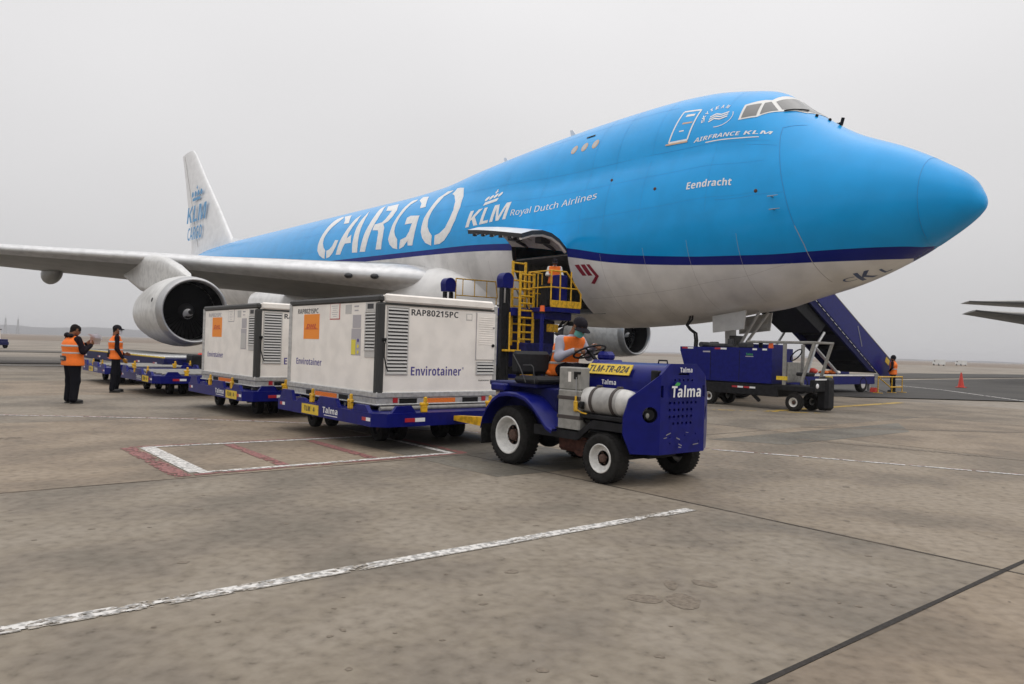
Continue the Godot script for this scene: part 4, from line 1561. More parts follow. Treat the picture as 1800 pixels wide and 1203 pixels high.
func tail(root: Node3D):
	var rows := []
	for e in [[8.6, 54.5, 68.4, 0.55], [10.04, 57.0, 68.0, 0.50], [13.0, 60.4, 69.0, 0.40], [16.5, 64.6, 70.4, 0.31], [19.0, 67.4, 71.5, 0.22], [19.55, 68.3, 71.75, 0.16]]:
		var r := PackedVector3Array()
		var c: float = e[2] - e[1]
		for p in [[0.0, 0.0], [0.015, 0.3], [0.06, 0.6], [0.2, 0.95], [0.4, 1.0], [0.65, 0.72], [0.85, 0.34], [1.0, 0.03], [1.0, -0.03], [0.85, -0.34], [0.65, -0.72], [0.4, -1.0], [0.2, -0.95], [0.06, -0.6], [0.015, -0.3]]:
			r.append(Vector3(-p[1] * e[3], e[0], -(e[1] + c * p[0])))
		rows.append(r)
	var b := MB.new()
	b.sheet(rows, true, true)
	var top: PackedVector3Array = rows[-1]
	for k in range(1, top.size() - 1):
		b.tri(top[0], top[k], top[k + 1])
	var fin := part("tail_fin", b, "tail_white", root)
	var d := MB.new()
	d.sheet([PackedVector3Array([Vector3(0, 9.3, -51.0), Vector3(0, 9.3, -51.0)]), PackedVector3Array([Vector3(-0.3, 9.4, -56.5), Vector3(0, 10.1, -57.1)]), PackedVector3Array([Vector3(-0.45, 9.3, -60.0), Vector3(-0.3, 11.0, -60.0)])], false, false)
	part("dorsal_fairing", d, "tail_white", fin)
	var rl := MB.new()
	rl.bar(Vector3(-0.30, 10.0, -65.2), Vector3(-0.13, 19.3, -70.6), 0.03, 0.03)
	part("rudder_line", rl, "seam_grey", fin)
	fin_text("tail_lettering", "KLM", fin, Vector3(-0.56, 12.35, -67.9), 5.3, 1.5, 0.15)
	fin_text("tail_lettering", "CARGO", fin, Vector3(-0.56, 10.70, -67.6), 4.1, 1.20, 0.15)
	var cr := MB.new()
	var o := Vector3(-0.50, 14.35, -66.6)
	cr.box(o + Vector3(0, 0.12, 1.15), Vector3(0.01, 0.26, 2.2))
	for k in 4:
		cr.ball(o + Vector3(0, 0.62, 0.05 + k * 0.82), Vector3(0.012, 0.27, 0.30), Basis.IDENTITY, 6, 12)
	cr.box(o + Vector3(0, 1.15, 1.3), Vector3(0.01, 0.10, 0.4))
	cr.box(o + Vector3(0, 1.15, 1.3), Vector3(0.012, 0.36, 0.12))
	part("tail_crown", cr, "letter_blue", fin)
	for side in [1.0, -1.0]:
		var st := MB.new()
		var rr := []
		for e in [[0.5, 59.0, 68.0, 7.6, 0.09], [11.0, 67.2, 70.4, 8.2, 0.08]]:
			rr.append(airfoil(Vector3(-side * e[0], e[3], -e[1]), Vector3(-side * e[0], e[3] - 0.05, -e[2]), e[4]))
		st.sheet(rr, true, side > 0)
		part("horizontal_stabiliser", st, "tail_white", root)

func wheel(root: Node3D, at: Vector3, r: float, w: float):
	var x := Transform3D(Basis(Vector3.BACK, PI / 2), at)
	var t := MB.new()
	t.lathe([Vector2(r * 0.55, -w * 0.42), Vector2(r * 0.85, -w * 0.5), Vector2(r * 0.97, -w * 0.36), Vector2(r, -w * 0.15), Vector2(r, w * 0.15), Vector2(r * 0.97, w * 0.36), Vector2(r * 0.85, w * 0.5), Vector2(r * 0.55, w * 0.42)], x, 28, true)
	var o := part("wheel", t, "tyre", root)
	var rm := MB.new()
	rm.lathe([Vector2(0, -w * 0.3), Vector2(r * 0.45, -w * 0.34), Vector2(r * 0.56, -w * 0.43), Vector2(r * 0.56, w * 0.43), Vector2(r * 0.45, w * 0.34), Vector2(0, w * 0.3)], x, 20)
	part("rim", rm, "gear_grey", o)

func gear(root: Node3D):
	var st := MB.new()
	st.cyl(Vector3(0, 0.62, -7.75), Vector3(0, 2.9, -7.9), 0.13)
	st.cyl(Vector3(0, 1.25, -7.8), Vector3(0, 2.9, -7.9), 0.19)
	st.cyl(Vector3(-0.55, 0.62, -7.75), Vector3(0.55, 0.62, -7.75), 0.09)
	part("nose_gear_strut", st, "gear_grey", root)
	var dr := MB.new()
	dr.cyl(Vector3(0.0, 1.5, -7.7), Vector3(-0.25, 2.95, -6.6), 0.05)
	dr.cyl(Vector3(0.2, 1.5, -7.7), Vector3(0.3, 2.95, -6.6), 0.05)
	part("drag_brace", dr, "gear_grey", root)
	var sb := MB.new()
	sb.box(Vector3(0, 1.95, -7.62), Vector3(0.5, 0.42, 0.28), 0.03)
	sb.cyl(Vector3(-0.30, 1.75, -7.5), Vector3(-0.30, 1.75, -7.36), 0.11)
	sb.cyl(Vector3(0.30, 1.75, -7.5), Vector3(0.30, 1.75, -7.36), 0.11)
	part("taxi_light", sb, "dark_metal", root)
	for s in [-1.0, 1.0]:
		wheel(root, Vector3(s * 0.45, 0.62, -7.75), 0.62, 0.42)
		var d := MB.new()
		d.prism(PackedVector2Array([Vector2(6.75, 2.98), Vector2(8.05, 2.80), Vector2(8.02, 2.24), Vector2(6.82, 2.36)]), -0.025, 0.025, Transform3D(Basis(Vector3(0, 0, -1), Vector3.UP, Vector3(1, 0, 0)), Vector3(s * 0.78, 0, 0)))
		var o := part("nose_gear_door", d, "gear_grey", root)
		var rb := MB.new()
		for k in 3:
			rb.bar(Vector3(s * 0.74, 2.84 - k * 0.2, -6.9), Vector3(s * 0.74, 2.72 - k * 0.2, -7.95), 0.03, 0.03)
		part("door_rib", rb, "seam_grey", o)
	# main gear: two body and two wing legs
	for e in [[-5.5, -31.2], [5.5, -31.2], [-1.9, -34.4], [1.9, -34.4]]:
		var l := MB.new()
		l.cyl(Vector3(e[0], 0.65, e[1]), Vector3(e[0], 3.6, e[1] + 0.2), 0.20)
		l.bar(Vector3(e[0], 0.68, e[1] - 0.75), Vector3(e[0], 0.68, e[1] + 0.75), 0.16, 0.2)
		part("main_gear_leg", l, "gear_grey", root)
		for sx in [-0.56, 0.56]:
			for sz in [-0.74, 0.74]:
				wheel(root, Vector3(e[0] + sx, 0.62, e[1] + sz), 0.62, 0.44)

func build_parked_aircraft():
	# only a wing tip and a tailplane tip reach into the picture; the rest stands outside the frame
	var root := thing("parked_airliner", "grey wing and tailplane of another parked airliner at the right edge", "airplane", Vector3.ZERO)
	var tips := [[Vector3(82.6, 7.5, -28.9), Vector3(116.0, 8.3, -16.5), 1.5, 5.2, 0.20], [Vector3(64.2, 5.45, -22.0), Vector3(92.0, 4.45, -12.4), 1.8, 6.8, 0.20]]
	for e in tips:
		var a: Vector3 = e[0]
		var z: Vector3 = e[1]
		var back := Vector3(0.62, 0, -0.78)
		var st := MB.new()
		var rr := []
		for k in 6:
			var f := k / 5.0
			var p := a.lerp(z, f)
			rr.append(airfoil(p + Vector3(0, 0.15 * minf(f * 6.0, 1.0), 0), p + (back + Vector3(0, -0.12, 0)) * lerpf(e[2], e[3], f), e[4] * (0.35 + 0.65 * minf(f * 5.0, 1.0))))
		st.sheet(rr, true, true)
		var tip: PackedVector3Array = rr[0]
		for k in range(1, tip.size() - 1):
			st.tri(tip[0], tip[k], tip[k + 1])
		var w := part("wing", st, "wing_grey", root)
		var le := MB.new()
		le.tube([a, a.lerp(z, 0.5), z], 0.05, 8)
		part("leading_edge", le, "dark_metal", w)
	var f := MB.new()
	var rows := []
	var o := Vector3(118.0, 5.4, -17.0)
	var dr := Vector3(-0.62, 0, 0.78)
	var sd := Vector3(0.78, 0, 0.62)
	for e in [[-22.0, 0.3], [-18.0, 1.4], [-10.0, 1.95], [24.0, 1.95], [28.0, 1.5], [31.0, 0.3]]:
		var r := PackedVector3Array()
		for k in 20:
			var q := TAU * k / 20.0
			r.append(o + dr * e[0] + (sd * cos(q) + Vector3.UP * sin(q)) * e[1])
		rows.append(r)
	f.sheet(rows, true, false)
	part("fuselage", f, "tail_white", root)
	for q in [o + dr * 22.0, o + sd * 2.4, o - sd * 2.4]:
		var g := MB.new()
		g.cyl(Vector3(q.x, 0.5, q.z), Vector3(q.x, 4.2, q.z), 0.15)
		part("gear_leg", g, "gear_grey", root)
		wheel(root, Vector3(q.x, 0.5, q.z), 0.5, 0.5)

# ------------------------------------------------------------------ dollies and containers
func tyre(root: Node3D, at: Vector3, r: float, w: float, rim_r: float, side: float, called := "wheel", rim_key := "rim_white", bolts := 8, dish := 0.35) -> MeshInstance3D:   # a road wheel on an axle along X, its face towards side
	var x := Transform3D(Basis(Vector3.BACK, -PI / 2 * side), at)
	var t := MB.new()
	var h := w * 0.5
	t.lathe([Vector2(rim_r * 0.92, -h * 0.7), Vector2(rim_r * 1.08, -h * 0.92), Vector2(r * 0.84, -h), Vector2(r * 0.95, -h * 0.86), Vector2(r * 0.99, -h * 0.55), Vector2(r, 0), Vector2(r * 0.99, h * 0.55), Vector2(r * 0.95, h * 0.86), Vector2(r * 0.84, h), Vector2(rim_r * 1.08, h * 0.92), Vector2(rim_r * 0.98, h * 0.7)], x, 40, true)
	var o := part(called, t, "tyre", root)
	var tr := MB.new()
	for k in 44:
		for s in [-1.0, 1.0]:
			var a = TAU * (k + 0.25 * s) / 44.0
			var bs := x * Transform3D(Basis(Vector3.UP, a), Vector3.ZERO)
			tr.box(bs * Vector3(r * 0.990, s * h * 0.50, 0), Vector3(r * 0.022, h * 0.66, r * 0.075), 0.0, bs.basis)
	part("tread", tr, "tyre", o).set_meta("kind", "stuff")
	var rm := MB.new()
	rm.lathe([Vector2(0.0, h * (0.8 - dish)), Vector2(rim_r * 0.55, h * (0.8 - dish))], x, 28, false)
	rm.lathe([Vector2(rim_r * 1.06, h * 0.90), Vector2(rim_r * 1.03, h * 0.98), Vector2(rim_r * 0.95, h * 0.96), Vector2(rim_r * 0.86, h * 0.55), Vector2(rim_r * 0.80, h * (0.72 - dish)), Vector2(rim_r * 0.55, h * (0.8 - dish)), Vector2(0.0, h * (0.8 - dish))], x, 32, true)
	part("rim", rm, rim_key, o)
	var hb := MB.new()
	hb.lathe([Vector2(rim_r * 0.34, h * (0.72 - dish)), Vector2(rim_r * 0.30, h * (1.05 - dish)), Vector2(rim_r * 0.20, h * (1.15 - dish)), Vector2(0, h * (1.17 - dish))], x, 16)
	for k in bolts:
		var a := TAU * k / bolts
		var c := x * Vector3(rim_r * 0.42 * cos(a), h * (0.9 - dish), rim_r * 0.42 * sin(a))
		hb.cyl(c, c + x.basis.y * 0.014, rim_r * 0.055, rim_r * 0.05, 6)
	part("hub", hb, "hub_rust", o)
	return o

func reflector(parent: Node3D, at: Vector3, r: Vector3, n: Vector3, w: float, h: float):
	for k in 2:
		var b := MB.new()
		b.box(at + r * (k - 0.5) * w * 0.5 + n * 0.003, Vector3(w * 0.5 - 0.004, h, 0.006), 0.001, Basis(r, Vector3.UP, n))
		part("reflector", b, "reflector_red" if k == 0 else "reflector_white", parent)

func make_dolly(label: String, front: float, loaded: bool, plate_at: float) -> Node3D:
	var t := thing("container_dolly", label, "dolly", Vector3(6.72, 0, front), 0.0, "container dollies in the train behind the tractor")
	var L := 3.55
	var W := 2.84
	var y0 := 0.34
	var y1 := 0.53
	var b := MB.new()
	var ch := 0.16
	# deck frame with cut corners
	var poly := PackedVector2Array([Vector2(-W / 2 + ch, 0), Vector2(-W / 2, ch), Vector2(-W / 2, L - ch), Vector2(-W / 2 + ch, L), Vector2(W / 2 - ch, L), Vector2(W / 2, L - ch), Vector2(W / 2, ch), Vector2(W / 2 - ch, 0)])
	b.prism(poly, -y1, -y0, Transform3D(Basis(Vector3(1, 0, 0), Vector3(0, 0, -1), Vector3(0, -1, 0)), Vector3.ZERO))
	part("deck", b, "gse_blue", t)
	# raised edge pieces between the locks
	for s in [-1.0, 1.0]:
		for seg in [[0.25, 0.75, 0.10], [1.18, 1.92, 0.13], [2.30, 2.66, 0.06], [2.80, 3.35, 0.16]]:
			var e := MB.new()
			var za: float = -seg[0]
			var zb: float = -seg[1]
			var h: float = seg[2]
			e.prism(PackedVector2Array([Vector2(za, y1), Vector2(za - 0.10, y1 + h), Vector2(zb + 0.10, y1 + h), Vector2(zb, y1)]), -0.03, 0.03, Transform3D(Basis(Vector3(0, 0, 1), Vector3.UP, Vector3(-1, 0, 0)), Vector3(s * (W / 2 - 0.04), 0, 0)))
			part("edge_rail", e, "gse_blue", t)
	for seg in [[-1.15, -0.75], [0.75, 1.15]]:
		var e := MB.new()
		e.prism(PackedVector2Array([Vector2(seg[0], y1), Vector2(seg[0] + 0.08, y1 + 0.10), Vector2(seg[1] - 0.08, y1 + 0.10), Vector2(seg[1], y1)]), -0.03, 0.03, Transform3D(Basis.IDENTITY, Vector3(0, 0, -0.08)))
		part("edge_rail", e, "gse_blue", t)
	# rollers and turntable on the deck
	for k in 6:
		var r := MB.new()
		var z := -0.45 - k * 0.54
		r.cyl(Vector3(-W / 2 + 0.3, y1 + 0.03, z), Vector3(W / 2 - 0.3, y1 + 0.03, z), 0.035, -1, 10)
		part("roller", r, "cabinet_grey", t)
	# swivel locks
	for s in [-1.0, 1.0]:
		for z in [-0.95, -2.25]:
			lug(t, Vector3(s * (W / 2 - 0.09), y1 + 0.0, z), 0.0)
	for x in [-0.62, 0.58]:
		lug(t, Vector3(x, y1 + 0.0, -0.05), PI / 2)
	# running gear
	for z in [-1.12, -3.40]:
		var ax := MB.new()
		ax.box(Vector3(0, 0.28, z), Vector3(1.9, 0.10, 0.10), 0.01)
		ax.box(Vector3(0, 0.31, z), Vector3(1.2, 0.07, 0.5), 0.01)
		part("axle", ax, "gse_black", t)
		for s in [-1.0, 1.0]:
			for d in [0.40, 0.72]:
				tyre(t, Vector3(s * d, 0.20, z), 0.20, 0.14, 0.10, s, "wheel", "gse_black", 4)
	var bar := MB.new()
	bar.prism(PackedVector2Array([Vector2(0.0, 0.40), Vector2(0.0, 0.47), Vector2(1.0, 0.525), Vector2(1.12, 0.50), Vector2(1.12, 0.385), Vector2(1.0, 0.37)]), -0.07, 0.07, Transform3D(Basis(Vector3(0, 0, 1), Vector3(0, 1, 0), Vector3(-1, 0, 0)), Vector3(-0.05, 0, 0.0)))
	part("drawbar", bar, "yellow", t)
	var eye := MB.new()
	var ring := []
	for k in 13:
		var a := TAU * k / 12.0
		ring.append(Vector3(-0.05 + 0.06 * cos(a), 0.44, 1.17 + 0.06 * sin(a)))
	eye.tube(ring, 0.018, 6)
	part("towing_eye", eye, "gse_black", t)
	# markings
	var n := Vector3(-1, 0, 0)
	reflector(t, Vector3(-W / 2, 0.44, -0.30), Vector3(0, 0, 1), n, 0.24, 0.05)
	reflector(t, Vector3(-W / 2, 0.45, -3.2), Vector3(0, 0, 1), n, 0.20, 0.05)
	reflector(t, Vector3(-0.80, 0.43, 0.0), Vector3(1, 0, 0), Vector3(0, 0, 1), 0.34, 0.055)
	panel("number_plate", "plate_yellow", t, Vector3(-W / 2, 0.355, plate_at), Vector3(0, 0, 1), Vector3.UP, 0.60, 0.155, 0.008)
	letter("plate_lettering", "TLM", "print_black", t, Vector3(-W / 2 - 0.009, 0.40, plate_at + 0.10), Vector3(0, 0, 1), Vector3.UP, 0.22, 0.08)
	letter("plate_lettering", "4", "print_black", t, Vector3(-W / 2 - 0.009, 0.40, plate_at + 0.42), Vector3(0, 0, 1), Vector3.UP, 0.06, 0.08)
	var tz := plate_at + 0.75 if plate_at < -1.3 else plate_at - 0.62
	letter("side_lettering", "Talma", "letter_white", t, Vector3(-W / 2 - 0.002, 0.415, tz), Vector3(0, 0, 1), Vector3.UP, 0.50, 0.10)
	var sub := MB.new()
	sub.box(Vector3(-W / 2 - 0.001, 0.385, tz + 0.27), Vector3(0.003, 0.012, 0.44))
	part("side_lettering", sub, "letter_white", t)
	return t

func lug(t: Node3D, at: Vector3, turn: float):
	var b := MB.new()
	var r := Basis(Vector3.UP, turn)
	b.x = Transform3D(r, at)
	b.box(Vector3(0, 0.05, 0), Vector3(0.05, 0.10, 0.10), 0.008)
	b.box(Vector3(0, 0.12, 0), Vector3(0.05, 0.05, 0.14), 0.012)
	b.box(Vector3(0, 0.18, 0.02), Vector3(0.04, 0.09, 0.055), 0.012)
	part("swivel_lock", b, "yellow", t)

func build_dollies():
	make_dolly("blue dolly carrying the nearer white container, hitched to the tractor", -9.25, true, -2.42)
	make_dolly("blue dolly carrying the second white container, behind the first dolly", -14.2, true, -1.02)
	make_dolly("empty blue dolly behind the second loaded dolly, right beside the capped man", -20.4, false, -1.1)
	make_dolly("farthest empty blue dolly, last in the train behind the two men", -25.7, false, -2.4)

func louvres(t: Node3D, called: String, o: Vector3, r: Vector3, u: Vector3, w: float, h: float, n: int):   # a framed grille whose slats lean out
	var nn := r.cross(u).normalized()
	var bs := Basis(r, u, nn)
	var f := MB.new()
	f.box(o + r * w * 0.5 + u * h * 0.5 - nn * 0.002, Vector3(w, h, 0.008), 0.0, bs)
	var g := part(called, f, "print_black", t)
	var fr := MB.new()
	for e in [[0.0, 0.5, 0.018, h], [w, 0.5, 0.018, h]]:
		fr.box(o + r * e[0] + u * h * 0.5 + nn * 0.006, Vector3(e[2], e[3], 0.022), 0.003, bs)
	for v in [0.0, h]:
		fr.box(o + r * w * 0.5 + u * v + nn * 0.006, Vector3(w + 0.018, 0.018, 0.021), 0.003, bs)
	part("grille_frame", fr, "louver", g)
	var sl := MB.new()
	var p := h / n
	sl.box(Vector3.ZERO, Vector3(w - 0.018, p * 0.68, 0.006), 0.001, bs * Basis(Vector3.RIGHT, -0.6))
	var ms := sl.mesh(M["louver"])
	for k in n:
		placed("slat", ms, g, Transform3D(Basis.IDENTITY, o + r * w * 0.5 + u * (p * (k + 0.45)) + nn * 0.012))

func make_container(label: String, z1: float, number: String, near: bool):
	# local origin: base corner nearest to the camera, body runs to +X and -Z
	var t := thing("cargo_container", label, "container", Vector3(5.57, 0.60, z1), 0.0, "white refrigerated air cargo containers")
	var W := 2.235
	var L := 3.175
	var H := 1.63
	var b := MB.new()
	# body with a rounded upper edge, section in XY drawn out along Z
	var sec := PackedVector2Array([Vector2(0.03, 0.20), Vector2(W - 0.03, 0.20), Vector2(W - 0.03, H - 0.10), Vector2(W - 0.06, H - 0.035), Vector2(W - 0.12, H), Vector2(0.12, H), Vector2(0.06, H - 0.03), Vector2(0.03, H - 0.09)])
	b.prism(sec, -L + 0.03, -0.03)
	part("body", b, "box_white", t)
	var base := MB.new()
	base.box(Vector3(W / 2, 0.155, -L / 2), Vector3(W, 0.09, L), 0.012)
	base.box(Vector3(W / 2, 0.055, -L / 2), Vector3(W - 0.03, 0.105, L - 0.03), 0.006)
	base.box(Vector3(W / 2, 0.012, -L / 2), Vector3(W + 0.02, 0.022, L + 0.02), 0.006)
	part("base_frame", base, "alu", t)
	# rubber edges
	var e := MB.new()
	e.box(Vector3(0.06, 0.84, -0.06), Vector3(0.125, 1.36, 0.125), 0.03)
	part("corner_edge", e, "box_trim", t)
	e = MB.new()
	e.box(Vector3(0.055, H - 0.055, -L / 2), Vector3(0.10, 0.11, L - 0.0), 0.03)
	part("top_edge", e, "box_trim", t)
	e = MB.new()
	e.box(Vector3(W - 0.035, 0.90, -0.045), Vector3(0.075, 1.40, 0.09), 0.03)
	part("corner_edge", e, "alu", t)
	e = MB.new()
	e.box(Vector3(0.045, 0.88, -L + 0.045), Vector3(0.09, 1.40, 0.09), 0.02)
	part("corner_edge", e, "alu", t)
	e = MB.new()
	e.box(Vector3(W / 2, H - 0.045, -0.025), Vector3(W - 0.22, 0.13, 0.07), 0.025)
	part("cap_strip", e, "box_white", t)
	e = MB.new()
	e.box(Vector3(W / 2, H - 0.128, -0.022), Vector3(W - 0.16, 0.030, 0.022), 0.002)
	part("seal", e, "box_trim", t)
	# fork pockets and base placards
	for q in [0.40, 1.56]:
		e = MB.new()
		e.box(Vector3(q + 0.155, 0.056, -0.018), Vector3(0.31, 0.085, 0.012), 0.002)
		part("fork_pocket", e, "black", t)
	e = MB.new()
	e.box(Vector3(1.14, 0.062, -0.016), Vector3(0.56, 0.07, 0.008), 0.001)
	part("base_placard", e, "bag_orange", t)
	for q in [0.33, 1.98]:
		e = MB.new()
		e.box(Vector3(q, 0.075, -0.012), Vector3(0.08, 0.075, 0.010), 0.001)
		part("base_reflector", e, "reflector_red", t)
	for q in [-2.24, -1.05]:
		e = MB.new()
		e.box(Vector3(0.018, 0.056, q), Vector3(0.012, 0.085, 0.31), 0.002)
		part("fork_pocket", e, "black", t)
	e = MB.new()
	e.box(Vector3(0.016, 0.062, -1.66), Vector3(0.008, 0.07, 0.78), 0.001)
	part("base_placard", e, "bag_orange", t)
	# ---- front (+Z): grille, number, name, hatch
	var F := Vector3(0, 0, -0.03)
	var R := Vector3(1, 0, 0)
	var U := Vector3.UP
	louvres(t, "grille", F + Vector3(0.165, 0.46, 0), R, U, 0.36, 1.0, 19)
	letter("number_lettering", number, "print_black", t, F + Vector3(0.575, 1.350, 0), R, U, 0.87, 0.096, true)
	letter("maker_lettering", "Envirotainer", "print_violet", t, F + Vector3(0.595, 0.44, 0), R, U, 0.93, 0.145, true)
	letter("maker_lettering", "®", "print_violet", t, F + Vector3(1.545, 0.54, 0), R, U, 0.035, 0.035, true)
	panel("notice", "louver", t, F + Vector3(1.60, 1.32, 0), R, U, 0.12, 0.11)
	panel("notice_frame", "box_white", t, F + Vector3(1.615, 1.335, 0.003), R, U, 0.09, 0.08)
	var hatch := panel("hatch", "box_white", t, F + Vector3(1.81, 0.70, 0), R, U, 0.385, 0.755, 0.018)
	var hs := MB.new()
	for y in [0.70, 1.455]:
		hs.box(F + Vector3(2.0025, y, 0.004), Vector3(0.40, 0.010, 0.008))
	for x in [1.806, 2.199]:
		hs.box(F + Vector3(x, 1.0775, 0.0035), Vector3(0.008, 0.75, 0.007))
	part("hatch_seal", hs, "print_grey", hatch)
	var sm := MB.new()
	for k in 13:
		sm.box(F + Vector3(2.0, 1.38 - k * 0.036, 0.020), Vector3(0.31, 0.008, 0.006), 0.002)
	part("hatch_ribs", sm, "box_white", hatch)
	var lk := MB.new()
	lk.cyl(F + Vector3(2.14, 0.93, 0.010), F + Vector3(2.14, 0.93, 0.034), 0.026)
	part("lock", lk, "black", hatch)
	lk = MB.new()
	lk.cyl(F + Vector3(2.15, 1.22, 0.010), F + Vector3(2.15, 1.22, 0.030), 0.015)
	part("lock", lk, "steel", hatch)
	louvres(t, "grille", F + Vector3(1.83, 0.46, 0), R, U, 0.36, 0.20, 4)
	letter("unit_lettering", "Envirotainer RAP", "print_black", t, F + Vector3(1.88, 0.352, 0), R, U, 0.30, 0.028, true)
	# ---- long side (-X): number, sticker, labels, grille, name
	var S := Vector3(0.03, 0, 0)
	R = Vector3(0, 0, 1)
	letter("number_lettering", number, "print_black" if near else "print_grey", t, S + Vector3(0, 1.385, -2.85), R, U, 0.80, 0.085, true)
	var st := panel("courier_sticker", "sticker_orange", t, S + Vector3(0, 0.955, -2.60), R, U, 0.60, 0.42)
	letter("sticker_lettering", "DHL", "sticker_red", st, S + Vector3(-0.003, 1.135, -2.49), R, U, 0.38, 0.075, true, 0.25)
	var ln := MB.new()
	ln.box(S + Vector3(-0.004, 1.125, -2.30), Vector3(0.003, 0.010, 0.50))
	part("sticker_rule", ln, "sticker_red", st)
	var lb := panel("red_framed_label", "sticker_red" if near else "print_grey", t, S + Vector3(0, 1.275, -1.62), R, U, 0.345, 0.265)
	panel("label_paper", "box_white", lb, S + Vector3(-0.0035, 1.29, -1.603), R, U, 0.31, 0.235)
	var lt := MB.new()
	for k in 6:
		lt.box(S + Vector3(-0.0075, 1.49 - k * 0.033, -1.45 + 0.01 * (k % 2)), Vector3(0.002, 0.007, 0.22 - 0.05 * (k % 3)))
	part("label_print", lt, "print_grey", lb)
	panel("paper_label", "louver", t, S + Vector3(0, 1.36, -1.09), R, U, 0.20, 0.14)
	panel("paper_label", "print_grey", t, S + Vector3(0, 1.46, -0.80), R, U, 0.14, 0.025)
	panel("paper_label", "print_grey", t, S + Vector3(0, 1.40, -0.79), R, U, 0.12, 0.018)
	panel("paper_label", "print_grey", t, S + Vector3(0, 1.14, -0.84), R, U, 0.26, 0.20)
	var lg := panel("instruction_label", "print_grey", t, S + Vector3(0, 0.72, -0.87), R, U, 0.30, 0.41)
	if near:
		panel("warning_label", "sticker_yellow", lg, S + Vector3(-0.0035, 0.73, -0.86), R, U, 0.135, 0.23)
		for k in 3:
			var d := MB.new()
			d.cyl(S + Vector3(-0.003, 0.77 + k * 0.09, -0.65), S + Vector3(-0.006, 0.77 + k * 0.09, -0.65), 0.028, -1, 12)
			part("dial_mark", d, "sticker_yellow" if k < 2 else "print_violet", lg)
	else:
		panel("warning_label", "louver", lg, S + Vector3(-0.0035, 0.74, -0.85), R, U, 0.25, 0.30)
	louvres(t, "grille", S + Vector3(0, 0.80, -0.43), R, U, 0.31, 0.58, 12)
	var cp := panel("control_panel", "louver", t, S + Vector3(0, 1.395, -0.43), R, U, 0.31, 0.13, 0.012)
	panel("display", "print_black", cp, S + Vector3(-0.012, 1.425, -0.37), R, U, 0.18, 0.075)
	panel("grille_foot", "louver", t, S + Vector3(0, 0.70, -0.43), R, U, 0.31, 0.09, 0.01)
	letter("maker_lettering", "Envirotainer", "print_violet", t, S + Vector3(0, 0.515, -2.86), R, U, 0.98, 0.115, true)
	# latch and its cord on the corner
	var la := MB.new()
	la.tube([Vector3(0.13, 0.98, 0.012), Vector3(0.10, 0.90, 0.02), Vector3(0.10, 0.72, 0.022), Vector3(0.14, 0.58, 0.012), Vector3(0.17, 0.52, 0.006)], 0.009, 6)
	la.box(Vector3(0.10, 0.97, 0.012), Vector3(0.06, 0.05, 0.03), 0.008)
	part("latch_cord", la, "black", t)

func build_containers():
	make_container("nearer white refrigerated cargo container with orange sticker, on the front dolly", -9.76, "RAP80215PC", true)
	make_container("second white refrigerated cargo container, half hidden behind the nearer one", -14.45, "RAP80215PC", false)

# ------------------------------------------------------------------ tow tractor
func mirror(poly: PackedVector2Array) -> PackedVector2Array:
	var o := PackedVector2Array()
	for p in poly:
		o.append(Vector2(-p.x, p.y))
	return o

func zy(poly: Array) -> PackedVector2Array:
	return PackedVector2Array(poly)

const ZY := Basis(Vector3(0, 0, 1), Vector3(0, 1, 0), Vector3(-1, 0, 0))     # prism coordinates (z, y), drawn out towards -X

